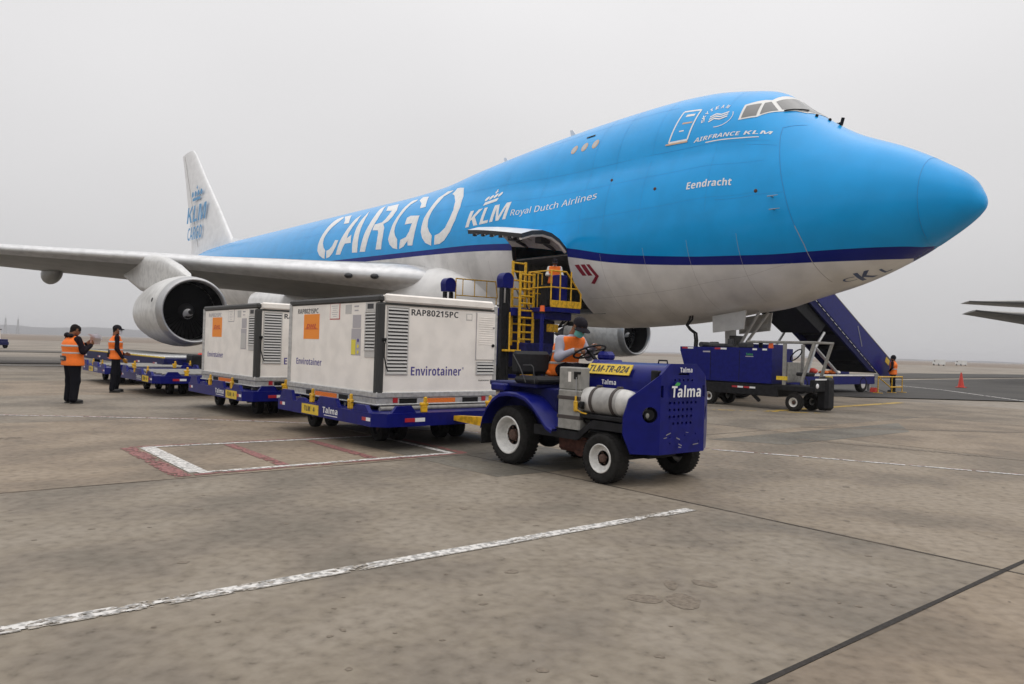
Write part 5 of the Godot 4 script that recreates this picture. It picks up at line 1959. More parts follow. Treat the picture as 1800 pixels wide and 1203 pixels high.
func build_tractor():
	var t := thing("tow_tractor", "dark blue gas-powered tow tractor with white rims in front of the containers", "tow tractor", Vector3(7.02, 0, -6.8))
	var b := MB.new()
	# chassis
	b.box(Vector3(0, 0.50, -0.05), Vector3(0.98, 0.10, 2.5), 0.015)
	b.box(Vector3(0, 0.38, 0.35), Vector3(0.5, 0.2, 1.6), 0.02)
	part("chassis", b, "gse_black", t)
	for s in [-1.0, 1.0]:
		b = MB.new()
		b.prism(zy([Vector2(-0.35, 0.44), Vector2(0.42, 0.44), Vector2(0.62, 0.60), Vector2(1.16, 0.60), Vector2(1.16, 0.69), Vector2(0.66, 0.70), Vector2(0.46, 0.56), Vector2(-0.35, 0.56)]), -0.02, 0.02, Transform3D(ZY, Vector3(s * 0.66, 0, 0)))
		part("side_frame", b, "gse_black", t)
	b = MB.new()
	b.box(Vector3(-0.05, 0.33, 0.05), Vector3(0.62, 0.20, 0.62), 0.04)
	b.cyl(Vector3(-0.35, 0.33, 0.15), Vector3(0.3, 0.33, 0.15), 0.14)
	part("gearbox", b, "rust", t)
	b = MB.new()
	b.cyl(Vector3(-0.6, 0.285, 0.85), Vector3(0.6, 0.285, 0.85), 0.05)
	b.box(Vector3(0, 0.33, 0.85), Vector3(0.8, 0.10, 0.12), 0.01)
	part("axle", b, "gse_black", t)
	b = MB.new()
	b.cyl(Vector3(-0.6, 0.375, -0.8), Vector3(0.6, 0.375, -0.8), 0.08)
	b.ball(Vector3(0, 0.375, -0.8), Vector3(0.2, 0.2, 0.2))
	part("axle", b, "gse_black", t)
	for s in [-1.0, 1.0]:
		tyre(t, Vector3(s * 0.645, 0.285, 0.85), 0.288, 0.20, 0.158, s, "wheel", "rim_white", 5, 0.45)
		tyre(t, Vector3(s * 0.62, 0.375, -0.80), 0.378, 0.25, 0.232, s, "wheel", "rim_white", 8, 0.75)
	# rear body and mudguards
	b = MB.new()
	b.box(Vector3(0, 0.76, -0.75), Vector3(0.96, 0.50, 1.15), 0.02)
	b.box(Vector3(0, 1.03, -0.85), Vector3(1.30, 0.06, 0.95), 0.015)
	b.box(Vector3(0.12, 0.80, -0.05), Vector3(0.75, 0.5, 0.28), 0.02)
	part("rear_body", b, "gse_blue_dark", t)
	for s in [-1.0, 1.0]:
		var pr := [Vector2(-1.34, 0.44), Vector2(-1.30, 0.58), Vector2(-1.22, 0.72), Vector2(-1.10, 0.84), Vector2(-0.96, 0.915), Vector2(-0.80, 0.94), Vector2(-0.60, 0.935), Vector2(-0.44, 0.90), Vector2(-0.30, 0.82), Vector2(-0.16, 0.70), Vector2(-0.04, 0.585), Vector2(0.07, 0.54)]
		var up := []
		var dn := []
		for p in pr:
			var ro := PackedVector3Array()
			var ri := PackedVector3Array()
			for q in [0.775, 0.76, 0.60, 0.46]:
				ro.append(Vector3(s * q, p.y + (0.0 if q < 0.77 else -0.02), p.x))
				ri.append(Vector3(s * q, p.y - 0.025, p.x))
			up.append(ro)
			dn.append(ri)
		b = MB.new()
		b.sheet(up, false, s < 0)
		b.sheet(dn, false, s > 0)
		for i in pr.size() - 1:
			var a0: Vector3 = up[i][0]
			var a1: Vector3 = up[i + 1][0]
			b.quad(a0, a1, a1 + Vector3(0, -0.035, 0), a0 + Vector3(0, -0.035, 0))
		part("mudguard", b, "gse_blue", t)
		b = MB.new()
		b.box(Vector3(s * 0.62, 0.36, -1.33), Vector3(0.28, 0.30, 0.015), 0.004)
		part("mud_flap", b, "tyre", t)
		b = MB.new()
		b.box(Vector3(s * 0.56, 0.985, -1.05), Vector3(0.34, 0.10, 0.30), 0.02)
		part("guard_box", b, "gse_blue", t)
	# seats
	for q in [[-0.37, 0.64, true], [0.18, 0.46, false]]:
		b = MB.new()
		b.box(Vector3(q[0], 1.10, -0.55), Vector3(q[1], 0.09, 0.46), 0.035)
		part("seat", b, "seat_black", t)
		b = MB.new()
		b.box(Vector3(q[0], 1.315 if q[2] else 1.30, -0.80), Vector3(q[1], 0.31, 0.09), 0.042)
		part("backrest", b, "seat_black", t)
		b = MB.new()
		b.box(Vector3(q[0] - q[1] * 0.3, 1.15, -0.83), Vector3(0.04, 0.3, 0.03))
		b.box(Vector3(q[0] + q[1] * 0.3, 1.15, -0.83), Vector3(0.04, 0.3, 0.03))
		part("seat_bracket", b, "gse_black", t)
	b = MB.new()
	b.tube([Vector3(-0.705, 1.42, -0.77), Vector3(-0.71, 1.26, -0.62), Vector3(-0.71, 1.07, -0.50)], 0.007, 6)
	b.tube([Vector3(-0.71, 1.29, -0.56), Vector3(-0.71, 1.295, -0.40), Vector3(-0.71, 1.27, -0.36), Vector3(-0.71, 1.07, -0.33)], 0.007, 6)
	part("grab_rail", b, "dark_metal", t)
	# grey cabinet beside the driver's feet
	b = MB.new()
	b.box(Vector3(-0.58, 0.775, 0.26), Vector3(0.20, 0.50, 0.38), 0.015)
	b.box(Vector3(-0.585, 1.16, 0.25), Vector3(0.17, 0.27, 0.36), 0.012)
	part("cabinet", b, "cabinet_grey", t)
	for y in [0.70, 0.93]:
		b = MB.new()
		b.box(Vector3(-0.58, y, 0.26), Vector3(0.212, 0.045, 0.392), 0.006)
		part("cabinet_strap", b, "strap", t)
	b = MB.new()
	b.box(Vector3(-0.672, 1.20, 0.36), Vector3(0.012, 0.09, 0.06), 0.004)
	b.box(Vector3(-0.672, 1.23, 0.40), Vector3(0.02, 0.03, 0.08), 0.004)
	part("switch_box", b, "black", t)
	panel("label", "box_white", t, Vector3(-0.668, 1.12, 0.23), Vector3(0, 0, 1), Vector3.UP, 0.05, 0.12)
	b = MB.new()
	b.box(Vector3(-0.70, 0.84, 0.40), Vector3(0.03, 0.13, 0.065), 0.012)
	b.box(Vector3(-0.70, 0.93, 0.40), Vector3(0.015, 0.06, 0.03), 0.004)
	part("valve_tag", b, "yellow", t)
	b = MB.new()
	b.tube([Vector3(-0.70, 0.95, 0.40), Vector3(-0.69, 1.05, 0.39), Vector3(-0.68, 1.18, 0.38)], 0.005, 5)
	part("cord", b, "steel", t)
	# hood
	b = MB.new()
	var sec := PackedVector2Array([Vector2(-0.37, 0.97), Vector2(-0.37, 1.15), Vector2(-0.355, 1.22), Vector2(-0.32, 1.285), Vector2(-0.26, 1.33), Vector2(-0.17, 1.36), Vector2(-0.06, 1.372), Vector2(0.06, 1.372), Vector2(0.17, 1.36), Vector2(0.26, 1.33), Vector2(0.32, 1.285), Vector2(0.355, 1.22), Vector2(0.37, 1.15), Vector2(0.37, 0.97)])
	var rows := []
	for z in [0.20, 0.24, 0.96]:
		var r := PackedVector3Array()
		var k := 0.94 if z < 0.21 else 1.0
		for p in sec:
			r.append(Vector3(p.x * k, 1.0 + (p.y - 1.0) * k, z))
		rows.append(r)
	b.sheet(rows, false, false)
	var cap := PackedVector2Array()
	for p in sec:
		cap.append(Vector2(p.x * 0.94, 1.0 + (p.y - 1.0) * 0.94))
	b.prism(cap, 0.195, 0.20)
	part("hood", b, "gse_blue", t)
	b = MB.new()
	rows = []
	for z in [0.966, 1.40]:
		var r := PackedVector3Array()
		for p in sec:
			r.append(Vector3(p.x * 1.006, p.y * 1.002, z))
		rows.append(r)
	b.sheet(rows, false, false)
	part("hood", b, "gse_blue", t)
	b = MB.new()
	b.box(Vector3(0, 0.82, 0.80), Vector3(0.60, 0.34, 1.16), 0.02)
	part("engine", b, "gse_black", t)
	b = MB.new()
	b.box(Vector3(-0.385, 1.03, 0.66), Vector3(0.07, 0.05, 0.86), 0.015)
	part("hood_rail", b, "gse_blue", t)
	b = MB.new()
	b.tube([Vector3(-0.02, 1.36, 1.06), Vector3(-0.02, 1.41, 1.07), Vector3(-0.02, 1.41, 1.19), Vector3(-0.02, 1.36, 1.20)], 0.010, 6)
	part("hood_handle", b, "gse_black", t)
	# number plate on the hood's shoulder
	var r := Vector3(0, 0, 1)
	var u := Vector3(0.09, 0.135, 0).normalized()
	var o := Vector3(-0.372, 1.212, 0.24)
	panel("number_plate", "plate_yellow", t, o + r.cross(u) * 0.02, r, u, 0.70, 0.145, 0.010)
	letter("plate_lettering", "TLM-TR-024", "print_black", t, o + r.cross(u) * 0.031 + u * 0.028 + r * 0.035, r, u, 0.63, 0.092, true, 0.08)
	letter("side_lettering", "Talma", "letter_white", t, Vector3(-0.3725, 1.105, 0.50), r, Vector3.UP, 0.23, 0.060)
	# gas cylinder lying along the hood
	var tx := Transform3D(Basis(Vector3.RIGHT, PI / 2), Vector3(-0.52, 0.915, 0.78))
	b = MB.new()
	b.lathe([Vector2(0, -0.44), Vector2(0.07, -0.435), Vector2(0.125, -0.40), Vector2(0.152, -0.34), Vector2(0.158, -0.28), Vector2(0.158, -0.20)], tx, 32, true)
	var tank := part("gas_cylinder", b, "tank_white", t)
	b = MB.new()
	b.lathe([Vector2(0.158, -0.20), Vector2(0.159, 0.0), Vector2(0.159, 0.17), Vector2(0.157, 0.22)], tx, 32, true)
	part("cylinder_body", b, "tank_grey", tank)
	b = MB.new()
	b.lathe([Vector2(0.157, 0.22), Vector2(0.154, 0.25), Vector2(0.148, 0.27), Vector2(0.148, 0.285), Vector2(0.140, 0.32), Vector2(0.115, 0.36)], tx, 32, true)
	part("cylinder_neck", b, "tank_white", tank)
	b = MB.new()
	b.lathe([Vector2(0.115, 0.36), Vector2(0.115, 0.47), Vector2(0.105, 0.47), Vector2(0.105, 0.37), Vector2(0, 0.36)], tx, 28)
	part("collar", b, "tank_grey", tank)
	for z in [-0.17, 0.15]:
		b = MB.new()
		b.lathe([Vector2(0.158, z - 0.022), Vector2(0.166, z - 0.022), Vector2(0.166, z + 0.022), Vector2(0.158, z + 0.022)], tx, 32)
		b.box(tx * Vector3(0.0, z, -0.165), Vector3(0.06, 0.035, 0.06), 0.006)
		part("tank_strap", b, "strap", tank)
	b = MB.new()
	b.box(Vector3(-0.53, 0.735, 0.78), Vector3(0.28, 0.05, 0.72), 0.008)
	b.box(Vector3(-0.42, 0.76, 0.60), Vector3(0.10, 0.06, 0.05))
	b.box(Vector3(-0.42, 0.76, 1.15), Vector3(0.10, 0.06, 0.05))
	part("tank_tray", b, "gse_black", t)
	b = MB.new()
	b.box(Vector3(-0.695, 0.86, 0.50), Vector3(0.02, 0.085, 0.085), 0.012)
	b.cyl(Vector3(-0.69, 0.86, 0.50), Vector3(-0.73, 0.86, 0.50), 0.035, -1, 12)
	part("gauge", b, "black", t)
	b = MB.new()
	b.tube([Vector3(-0.70, 0.80, 0.42), Vector3(-0.69, 0.77, 0.50), Vector3(-0.66, 0.76, 0.55)], 0.010, 6)
	part("hose_fitting", b, "yellow", t)
	b = MB.new()
	b.tube([Vector3(-0.66, 0.78, 0.50), Vector3(-0.60, 0.66, 0.45), Vector3(-0.55, 0.60, 0.55), Vector3(-0.45, 0.60, 0.7)], 0.014, 6)
	b.tube([Vector3(-0.5, 0.62, 0.5), Vector3(-0.48, 0.70, 0.56), Vector3(-0.44, 0.78, 0.6)], 0.016, 6)
	part("hose", b, "black", t)
	# front plate with its holes
	var csg := CSGCombiner3D.new()
	csg.name = "front_panel"
	t.add_child(csg)
	csg.position = Vector3(0, 0, 1.42)
	var pl := CSGPolygon3D.new()
	pl.name = "front_plate"
	pl.polygon = PackedVector2Array([Vector2(-0.40, 0.37), Vector2(0.40, 0.37), Vector2(0.40, 1.257), Vector2(0.24, 1.38), Vector2(-0.24, 1.38), Vector2(-0.40, 1.257)])
	pl.depth = 0.03
	pl.material = M["gse_blue"]
	csg.add_child(pl)
	var holes := []
	for k in 7:
		holes.append(Vector3(-0.235 + k * 0.0775, 0.94, 0.019))
		if k < 6:
			holes.append(Vector3(-0.235 + k * 0.0775, 0.863, 0.019))
			holes.append(Vector3(-0.235 + k * 0.0775, 0.786, 0.019))
		if k < 5:
			holes.append(Vector3(-0.165 + k * 0.0775, 0.709, 0.019))
			holes.append(Vector3(-0.155 + k * 0.0775, 1.195, 0.016))
	for e in [[-0.22, 0.56], [0.05, 0.57], [0.24, 0.58], [-0.22, 0.49], [0.30, 0.49], [-0.05, 0.50]]:
		holes.append(Vector3(e[0], e[1], 0.010))
	for q in holes:
		var c := CSGCylinder3D.new()
		c.name = "hole"
		c.operation = CSGShape3D.OPERATION_SUBTRACTION
		c.radius = q.z
		c.height = 0.2
		c.sides = 10
		c.rotation.x = PI / 2
		c.position = Vector3(q.x, q.y, 0)
		c.material = M["gse_blue"]
		csg.add_child(c, true)
	for s in [-1.0, 1.0]:
		var c := CSGBox3D.new()
		c.name = "slot"
		c.operation = CSGShape3D.OPERATION_SUBTRACTION
		c.size = Vector3(0.045, 0.13, 0.2)
		c.position = Vector3(s * 0.375, 1.07, 0)
		c.material = M["gse_blue"]
		csg.add_child(c, true)
	var c2 := CSGBox3D.new()
	c2.name = "slot"
	c2.operation = CSGShape3D.OPERATION_SUBTRACTION
	c2.size = Vector3(0.19, 0.02, 0.2)
	c2.position = Vector3(0.0, 1.265, 0)
	c2.material = M["gse_blue"]
	csg.add_child(c2, true)
	b = MB.new()
	b.box(Vector3(0, 0.88, 1.30), Vector3(0.76, 0.84, 0.10), 0.01)
	part("radiator", b, "gse_black", t)
	for s in [-1.0, 1.0]:
		# swept-back cheeks carrying the headlamps
		var bx := Basis(Vector3(0.36, 0, -0.22 * s).normalized(), Vector3.UP, Vector3(s * 0.22, 0, 0.36).normalized())
		var at := Transform3D(bx, Vector3(s * 0.40, 0, 1.42))
		var cg := CSGCombiner3D.new()
		cg.name = "front_cheek"
		t.add_child(cg, true)
		cg.transform = at
		var cp := CSGPolygon3D.new()
		cp.name = "cheek_plate"
		var cpl := PackedVector2Array([Vector2(0.0, 0.37), Vector2(0.33, 0.38), Vector2(0.42, 0.59), Vector2(0.42, 0.78), Vector2(0.36, 0.985), Vector2(0.0, 1.257)])
		cp.polygon = cpl if s > 0 else mirror(cpl)
		cp.depth = 0.025
		cp.material = M["gse_blue"]
		cg.add_child(cp)
		if s < 0:
			cp.depth = 0.025
		var cy := CSGCylinder3D.new()
		cy.name = "lamp_hole"
		cy.operation = CSGShape3D.OPERATION_SUBTRACTION
		cy.radius = 0.088
		cy.height = 0.2
		cy.sides = 24
		cy.rotation.x = PI / 2
		cy.position = Vector3(0.115 * s, 0.81, 0)
		cy.material = M["gse_blue"]
		cg.add_child(cy)
		b = MB.new()
		b.x = at
		b.cyl(Vector3(0.115 * s, 0.81, -0.07), Vector3(0.115 * s, 0.81, -0.03), 0.055, 0.06)
		var hl := part("headlamp", b, "gse_black", t)
		b = MB.new()
		b.x = at
		b.ball(Vector3(0.135 * s, 0.80, -0.035), Vector3(0.024, 0.032, 0.012))
		part("lens", b, "cabinet_grey", hl)
	r = Vector3(1, 0, 0)
	var F := Vector3(0, 0, 1.4505)
	letter("front_lettering", "Talma", "letter_white", t, F + Vector3(-0.255, 1.005, 0), r, Vector3.UP, 0.53, 0.135, true, 0.06)
	letter("front_lettering", "Talma", "letter_white", t, F + Vector3(-0.11, 1.285, 0), r, Vector3.UP, 0.22, 0.058)
	b = MB.new()
	b.prism(PackedVector2Array([Vector2(-0.20, 1.140), Vector2(-0.155, 1.175), Vector2(-0.10, 1.165), Vector2(-0.115, 1.140), Vector2(-0.16, 1.132)]), 1.450, 1.4535)
	part("front_emblem", b, "leaf_green", t)
	b = MB.new()
	for k in 7:
		b.box(Vector3(rng.randf_range(-0.35, 0.35), rng.randf_range(0.40, 0.63), 1.4505), Vector3(rng.randf_range(0.03, 0.10), rng.randf_range(0.004, 0.012), 0.002), 0.0, Basis(Vector3.BACK, rng.randf_range(-0.4, 0.4)))
	part("paint_scratch", b, "cabinet_grey", t)
	# dash and steering wheel
	b = MB.new()
	b.box(Vector3(0.13, 1.22, 0.12), Vector3(0.50, 0.34, 0.16), 0.04)
	b.box(Vector3(0.17, 1.43, 0.05), Vector3(0.20, 0.13, 0.20), 0.045)
	part("dashboard", b, "gse_blue", t)
	var wc := Vector3(0.13, 1.485, -0.21)
	var wb := Basis(Vector3.RIGHT, -0.42)
	b = MB.new()
	var ring := []
	for k in 33:
		var a := TAU * k / 32.0
		ring.append(wc + wb * Vector3(0.215 * cos(a), 0, 0.215 * sin(a)))
	b.tube(ring, 0.014, 8)
	var sw := part("steering_wheel", b, "seat_black", t)
	b = MB.new()
	for k in 3:
		var a := TAU * k / 3.0 + 0.5
		b.bar(wc, wc + wb * Vector3(0.21 * cos(a), 0, 0.21 * sin(a)), 0.025, 0.012)
	b.ball(wc, Vector3(0.045, 0.03, 0.045), wb)
	part("spokes", b, "seat_black", sw)
	b = MB.new()
	b.cyl(wc, Vector3(0.13, 1.25, 0.06), 0.025)
	part("steering_column", b, "gse_black", t)
	# hitch
	b = MB.new()
	b.box(Vector3(0, 0.45, -1.40), Vector3(0.34, 0.20, 0.12), 0.02)
	b.cyl(Vector3(0, 0.36, -1.46), Vector3(0, 0.58, -1.46), 0.02)
	part("hitch", b, "gse_black", t)

# ------------------------------------------------------------------ cargo loader at the door
func rail(b: MB, pts: Array, r := 0.022):
	for i in pts.size() - 1:
		b.cyl(pts[i], pts[i + 1], r, -1, 8)
	for p in pts:
		b.ball(p, Vector3.ONE * r * 1.02, Basis.IDENTITY, 4, 8)

func build_loader():
	var t := thing("cargo_loader", "dark blue scissor cargo loader with yellow ladder and railings under the open cargo door", "cargo loader", Vector3(17.0, 0, -22.0))
	var b := MB.new()
	b.box(Vector3(-2.2, 0.62, 0.0), Vector3(8.0, 0.34, 2.7), 0.02)
	part("chassis", b, "gse_black", t)
	for x in [-5.4, -1.6, 1.4]:
		for s in [-1.0, 1.0]:
			var w := MB.new()
			var at := Vector3(x, 0.38, s * 1.25)
			w.lathe([Vector2(0.2, -0.12), Vector2(0.34, -0.14), Vector2(0.38, -0.06), Vector2(0.38, 0.06), Vector2(0.34, 0.14), Vector2(0.2, 0.12)], Transform3D(Basis(Vector3.RIGHT, PI / 2), at), 20, true)
			var o := part("wheel", w, "tyre", t)
			w = MB.new()
			w.cyl(at - Vector3(0, 0, 0.10), at + Vector3(0, 0, 0.10), 0.21)
			part("rim", w, "gse_black", o)
	b = MB.new()
	b.box(Vector3(-3.4, 1.02, 0.0), Vector3(5.4, 0.22, 3.0), 0.02)
	part("main_deck", b, "gse_blue_dark", t)
	for k in 9:
		b = MB.new()
		var x := -5.8 + k * 0.6
		b.cyl(Vector3(x, 1.15, -1.3), Vector3(x, 1.15, 1.3), 0.05, -1, 8)
		part("roller", b, "steel", t)
	# chain towers with rounded caps
	for z in [1.80, -1.60]:
		b = MB.new()
		for dx in [-0.14, 0.14]:
			b.box(Vector3(-0.6 + dx, 1.95, z), Vector3(0.10, 3.2, 0.16), 0.01)
		b.box(Vector3(-0.6, 1.7, z), Vector3(0.22, 2.7, 0.08), 0.01)
		var tw := part("chain_tower", b, "gse_black", t)
		b = MB.new()
		var pl := PackedVector2Array([Vector2(-0.21, 3.56), Vector2(0.21, 3.56)])
		for k in 13:
			var a := PI * k / 12.0
			pl.append(Vector2(0.24 * cos(a), 3.84 + 0.24 * sin(a)))
		b.prism(pl, z - 0.17, z + 0.17, Transform3D(Basis.IDENTITY, Vector3(-0.6, 0, 0)))
		part("tower_cap", b, "gse_blue", tw)
	# scissor legs under the bridge
	for z in [-1.3, 1.2]:
		for s in [-1.0, 1.0]:
			b = MB.new()
			b.bar(Vector3(0.9 - s * 0.95, 0.85, z), Vector3(0.9 + s * 0.95, 2.62, z + 0.1 * s), 0.10, 0.20, 0.01)
			part("scissor_arm", b, "gse_blue_dark", t)
	b = MB.new()
	b.cyl(Vector3(0.5, 0.9, 0.4), Vector3(1.5, 2.4, 0.4), 0.09)
	b.cyl(Vector3(0.5, 0.9, -0.5), Vector3(1.5, 2.4, -0.5), 0.09)
	part("lift_cylinder", b, "steel", t)
	# bridge platform
	b = MB.new()
	b.box(Vector3(0.95, 2.76, -0.05), Vector3(2.75, 0.28, 4.0), 0.02)
	part("bridge_platform", b, "gse_blue", t)
	for k in 4:
		b = MB.new()
		var x := 0.0 + k * 0.6
		b.cyl(Vector3(x, 2.93, -1.5), Vector3(x, 2.93, 1.4), 0.045, -1, 8)
		part("roller", b, "steel", t)
	b = MB.new()
	b.box(Vector3(2.30, 2.78, -0.1), Vector3(0.12, 0.22, 3.4), 0.04)
	part("bumper", b, "black", t)
	# far railing
	b = MB.new()
	var zf := -1.88
	rail(b, [Vector3(-0.05, 2.9, zf), Vector3(-0.05, 4.12, zf), Vector3(1.9, 4.14, zf), Vector3(2.0, 3.5, zf)], 0.024)
	rail(b, [Vector3(-0.05, 3.48, zf), Vector3(2.0, 3.50, zf)], 0.020)
	for x in [0.28, 0.85, 1.45]:
		rail(b, [Vector3(x, 3.48, zf), Vector3(x, 4.13, zf)], 0.018)
	rail(b, [Vector3(1.95, 2.9, zf), Vector3(1.95, 3.5, zf)], 0.02)
	part("railing", b, "yellow", t)
	# near railing, bowed outwards
	b = MB.new()
	var top := []
	var mid := []
	for k in 7:
		var f := k / 6.0
		var p := Vector3(lerpf(0.38, 0.95, f), 4.16, 1.96 + 0.10 * sin(PI * f))
		top.append(p)
		mid.append(p + Vector3(0, -0.72, 0))
	rail(b, top, 0.026)
	rail(b, mid, 0.024)
	for k in [0, 3, 6]:
		rail(b, [top[k], Vector3(top[k].x, 2.9, top[k].z)], 0.022)
	part("railing", b, "yellow", t)
	# ladder, doubled: the climbing ladder and the taller frame behind it
	for e in [[-0.14, 0.48, 0.42, 4.12, 2.06, 15], [-0.16, 0.42, 1.6, 4.54, 1.66, 10]]:
		b = MB.new()
		for x in [e[0], e[1]]:
			b.box(Vector3(x, (e[2] + e[3]) * 0.5, e[4]), Vector3(0.095, e[3] - e[2], 0.06), 0.008)
		var lad := part("ladder", b, "yellow", t)
		var n: int = e[5]
		for k in n:
			b = MB.new()
			var y := lerpf(e[2] + 0.15, e[3] - 0.06, float(k) / (n - 1))
			b.cyl(Vector3(e[0], y, e[4]), Vector3(e[1], y, e[4]), 0.032, -1, 8)
			part("rung", b, "yellow", lad)
	b = MB.new()
	b.box(Vector3(-0.45, 1.42, 2.0), Vector3(0.55, 0.07, 0.5), 0.01)
	b.box(Vector3(0.85, 1.38, 2.05), Vector3(0.95, 0.22, 0.4), 0.01)
	part("step", b, "yellow", t)
	b = MB.new()
	rail(b, [Vector3(-0.55, 1.4, 2.05), Vector3(-0.52, 2.7, 2.0)], 0.03)
	part("step_post", b, "yellow", t)
	# warning lamp on its post
	b = MB.new()
	b.box(Vector3(0.02, 1.55, 3.05), Vector3(0.11, 2.3, 0.11), 0.015)
	b.box(Vector3(0.02, 0.52, 2.2), Vector3(0.14, 0.14, 1.9), 0.01)
	part("lamp_post", b, "gse_blue", t)
	b = MB.new()
	b.cyl(Vector3(0.02, 2.70, 3.05), Vector3(0.02, 2.76, 3.05), 0.11)
	part("lamp_base", b, "black", t)
	b = MB.new()
	b.cyl(Vector3(0.02, 2.76, 3.05), Vector3(0.02, 2.96, 3.05), 0.085, 0.075, 16)
	part("warning_lamp", b, "orange_lens", t)
	# operator's basket
	var bx := 0.42
	var bw := 1.42
	b = MB.new()
	b.box(Vector3(bx + bw * 0.5, 2.86, 2.40), Vector3(bw, 0.16, 1.25), 0.015)
	b.box(Vector3(bx + bw * 0.5, 2.66, 2.2), Vector3(bw * 0.9, 0.26, 0.9), 0.02)
	part("basket_floor", b, "gse_blue", t)
	b = MB.new()
	b.box(Vector3(bx + bw * 0.5, 3.06, 3.02), Vector3(bw, 0.24, 0.03), 0.006)
	part("kick_plate", b, "yellow", t)
	b = MB.new()
	for x in [bx, bx + 0.42, bx + bw * 0.66]:
		rail(b, [Vector3(x, 3.0, 3.02), Vector3(x, 4.18, 3.02)], 0.026)
	rail(b, [Vector3(bx, 4.18, 3.02), Vector3(bx + 0.70, 4.18, 3.02), Vector3(bx + bw, 3.45, 3.02), Vector3(bx + bw, 3.0, 3.02)], 0.028)
	rail(b, [Vector3(bx, 3.62, 3.02), Vector3(bx + bw * 0.9, 3.62, 3.02)], 0.024)
	rail(b, [Vector3(bx, 4.18, 3.02), Vector3(bx, 4.18, 1.85), Vector3(bx, 3.0, 1.85)], 0.024)
	rail(b, [Vector3(bx, 3.62, 3.02), Vector3(bx, 3.62, 1.85)], 0.022)
	part("railing", b, "yellow", t)
	b = MB.new()
	rail(b, [Vector3(bx + bw - 0.25, 3.0, 2.0), Vector3(bx + bw - 0.25, 4.22, 2.0), Vector3(bx + bw + 0.12, 3.4, 2.0)], 0.03)
	part("railing", b, "yellow", t)
	b = MB.new()
	b.box(Vector3(bx + 0.74, 3.52, 2.66), Vector3(0.46, 1.14, 0.30), 0.02)
	part("control_console", b, "gse_blue", t)
	b = MB.new()
	b.box(Vector3(bx + 0.24, 3.35, 2.5), Vector3(0.26, 0.75, 0.3), 0.02)
	part("control_console", b, "gse_black", t)
	b = MB.new()
	for k in 3:
		b.tube([Vector3(bx + bw + 0.05, 3.3 - k * 0.2, 2.3), Vector3(bx + bw + 0.28, 3.1 - k * 0.22, 2.25), Vector3(bx + bw + 0.22, 2.7 - k * 0.15, 2.1), Vector3(bx + bw, 2.3, 1.9)], 0.03, 6)
	b.box(Vector3(bx + bw + 0.16, 2.7, 2.2), Vector3(0.22, 0.3, 0.25), 0.03)
	b.box(Vector3(bx + bw + 0.32, 2.45, 2.2), Vector3(0.16, 0.16, 0.2), 0.03)
	part("hose_bundle", b, "black", t)
	b = MB.new()
	b.box(Vector3(1.05, 1.70, 0.5), Vector3(2.3, 1.7, 1.7), 0.03)
	b.box(Vector3(0.8, 1.45, 2.2), Vector3(1.9, 0.5, 0.5), 0.03)
	part("engine_housing", b, "gse_blue_dark", t)
	b = MB.new()
	b.box(Vector3(1.15, 2.25, 2.35), Vector3(0.5, 0.28, 0.1), 0.02)
	part("hazard_plate", b, "yellow", t)

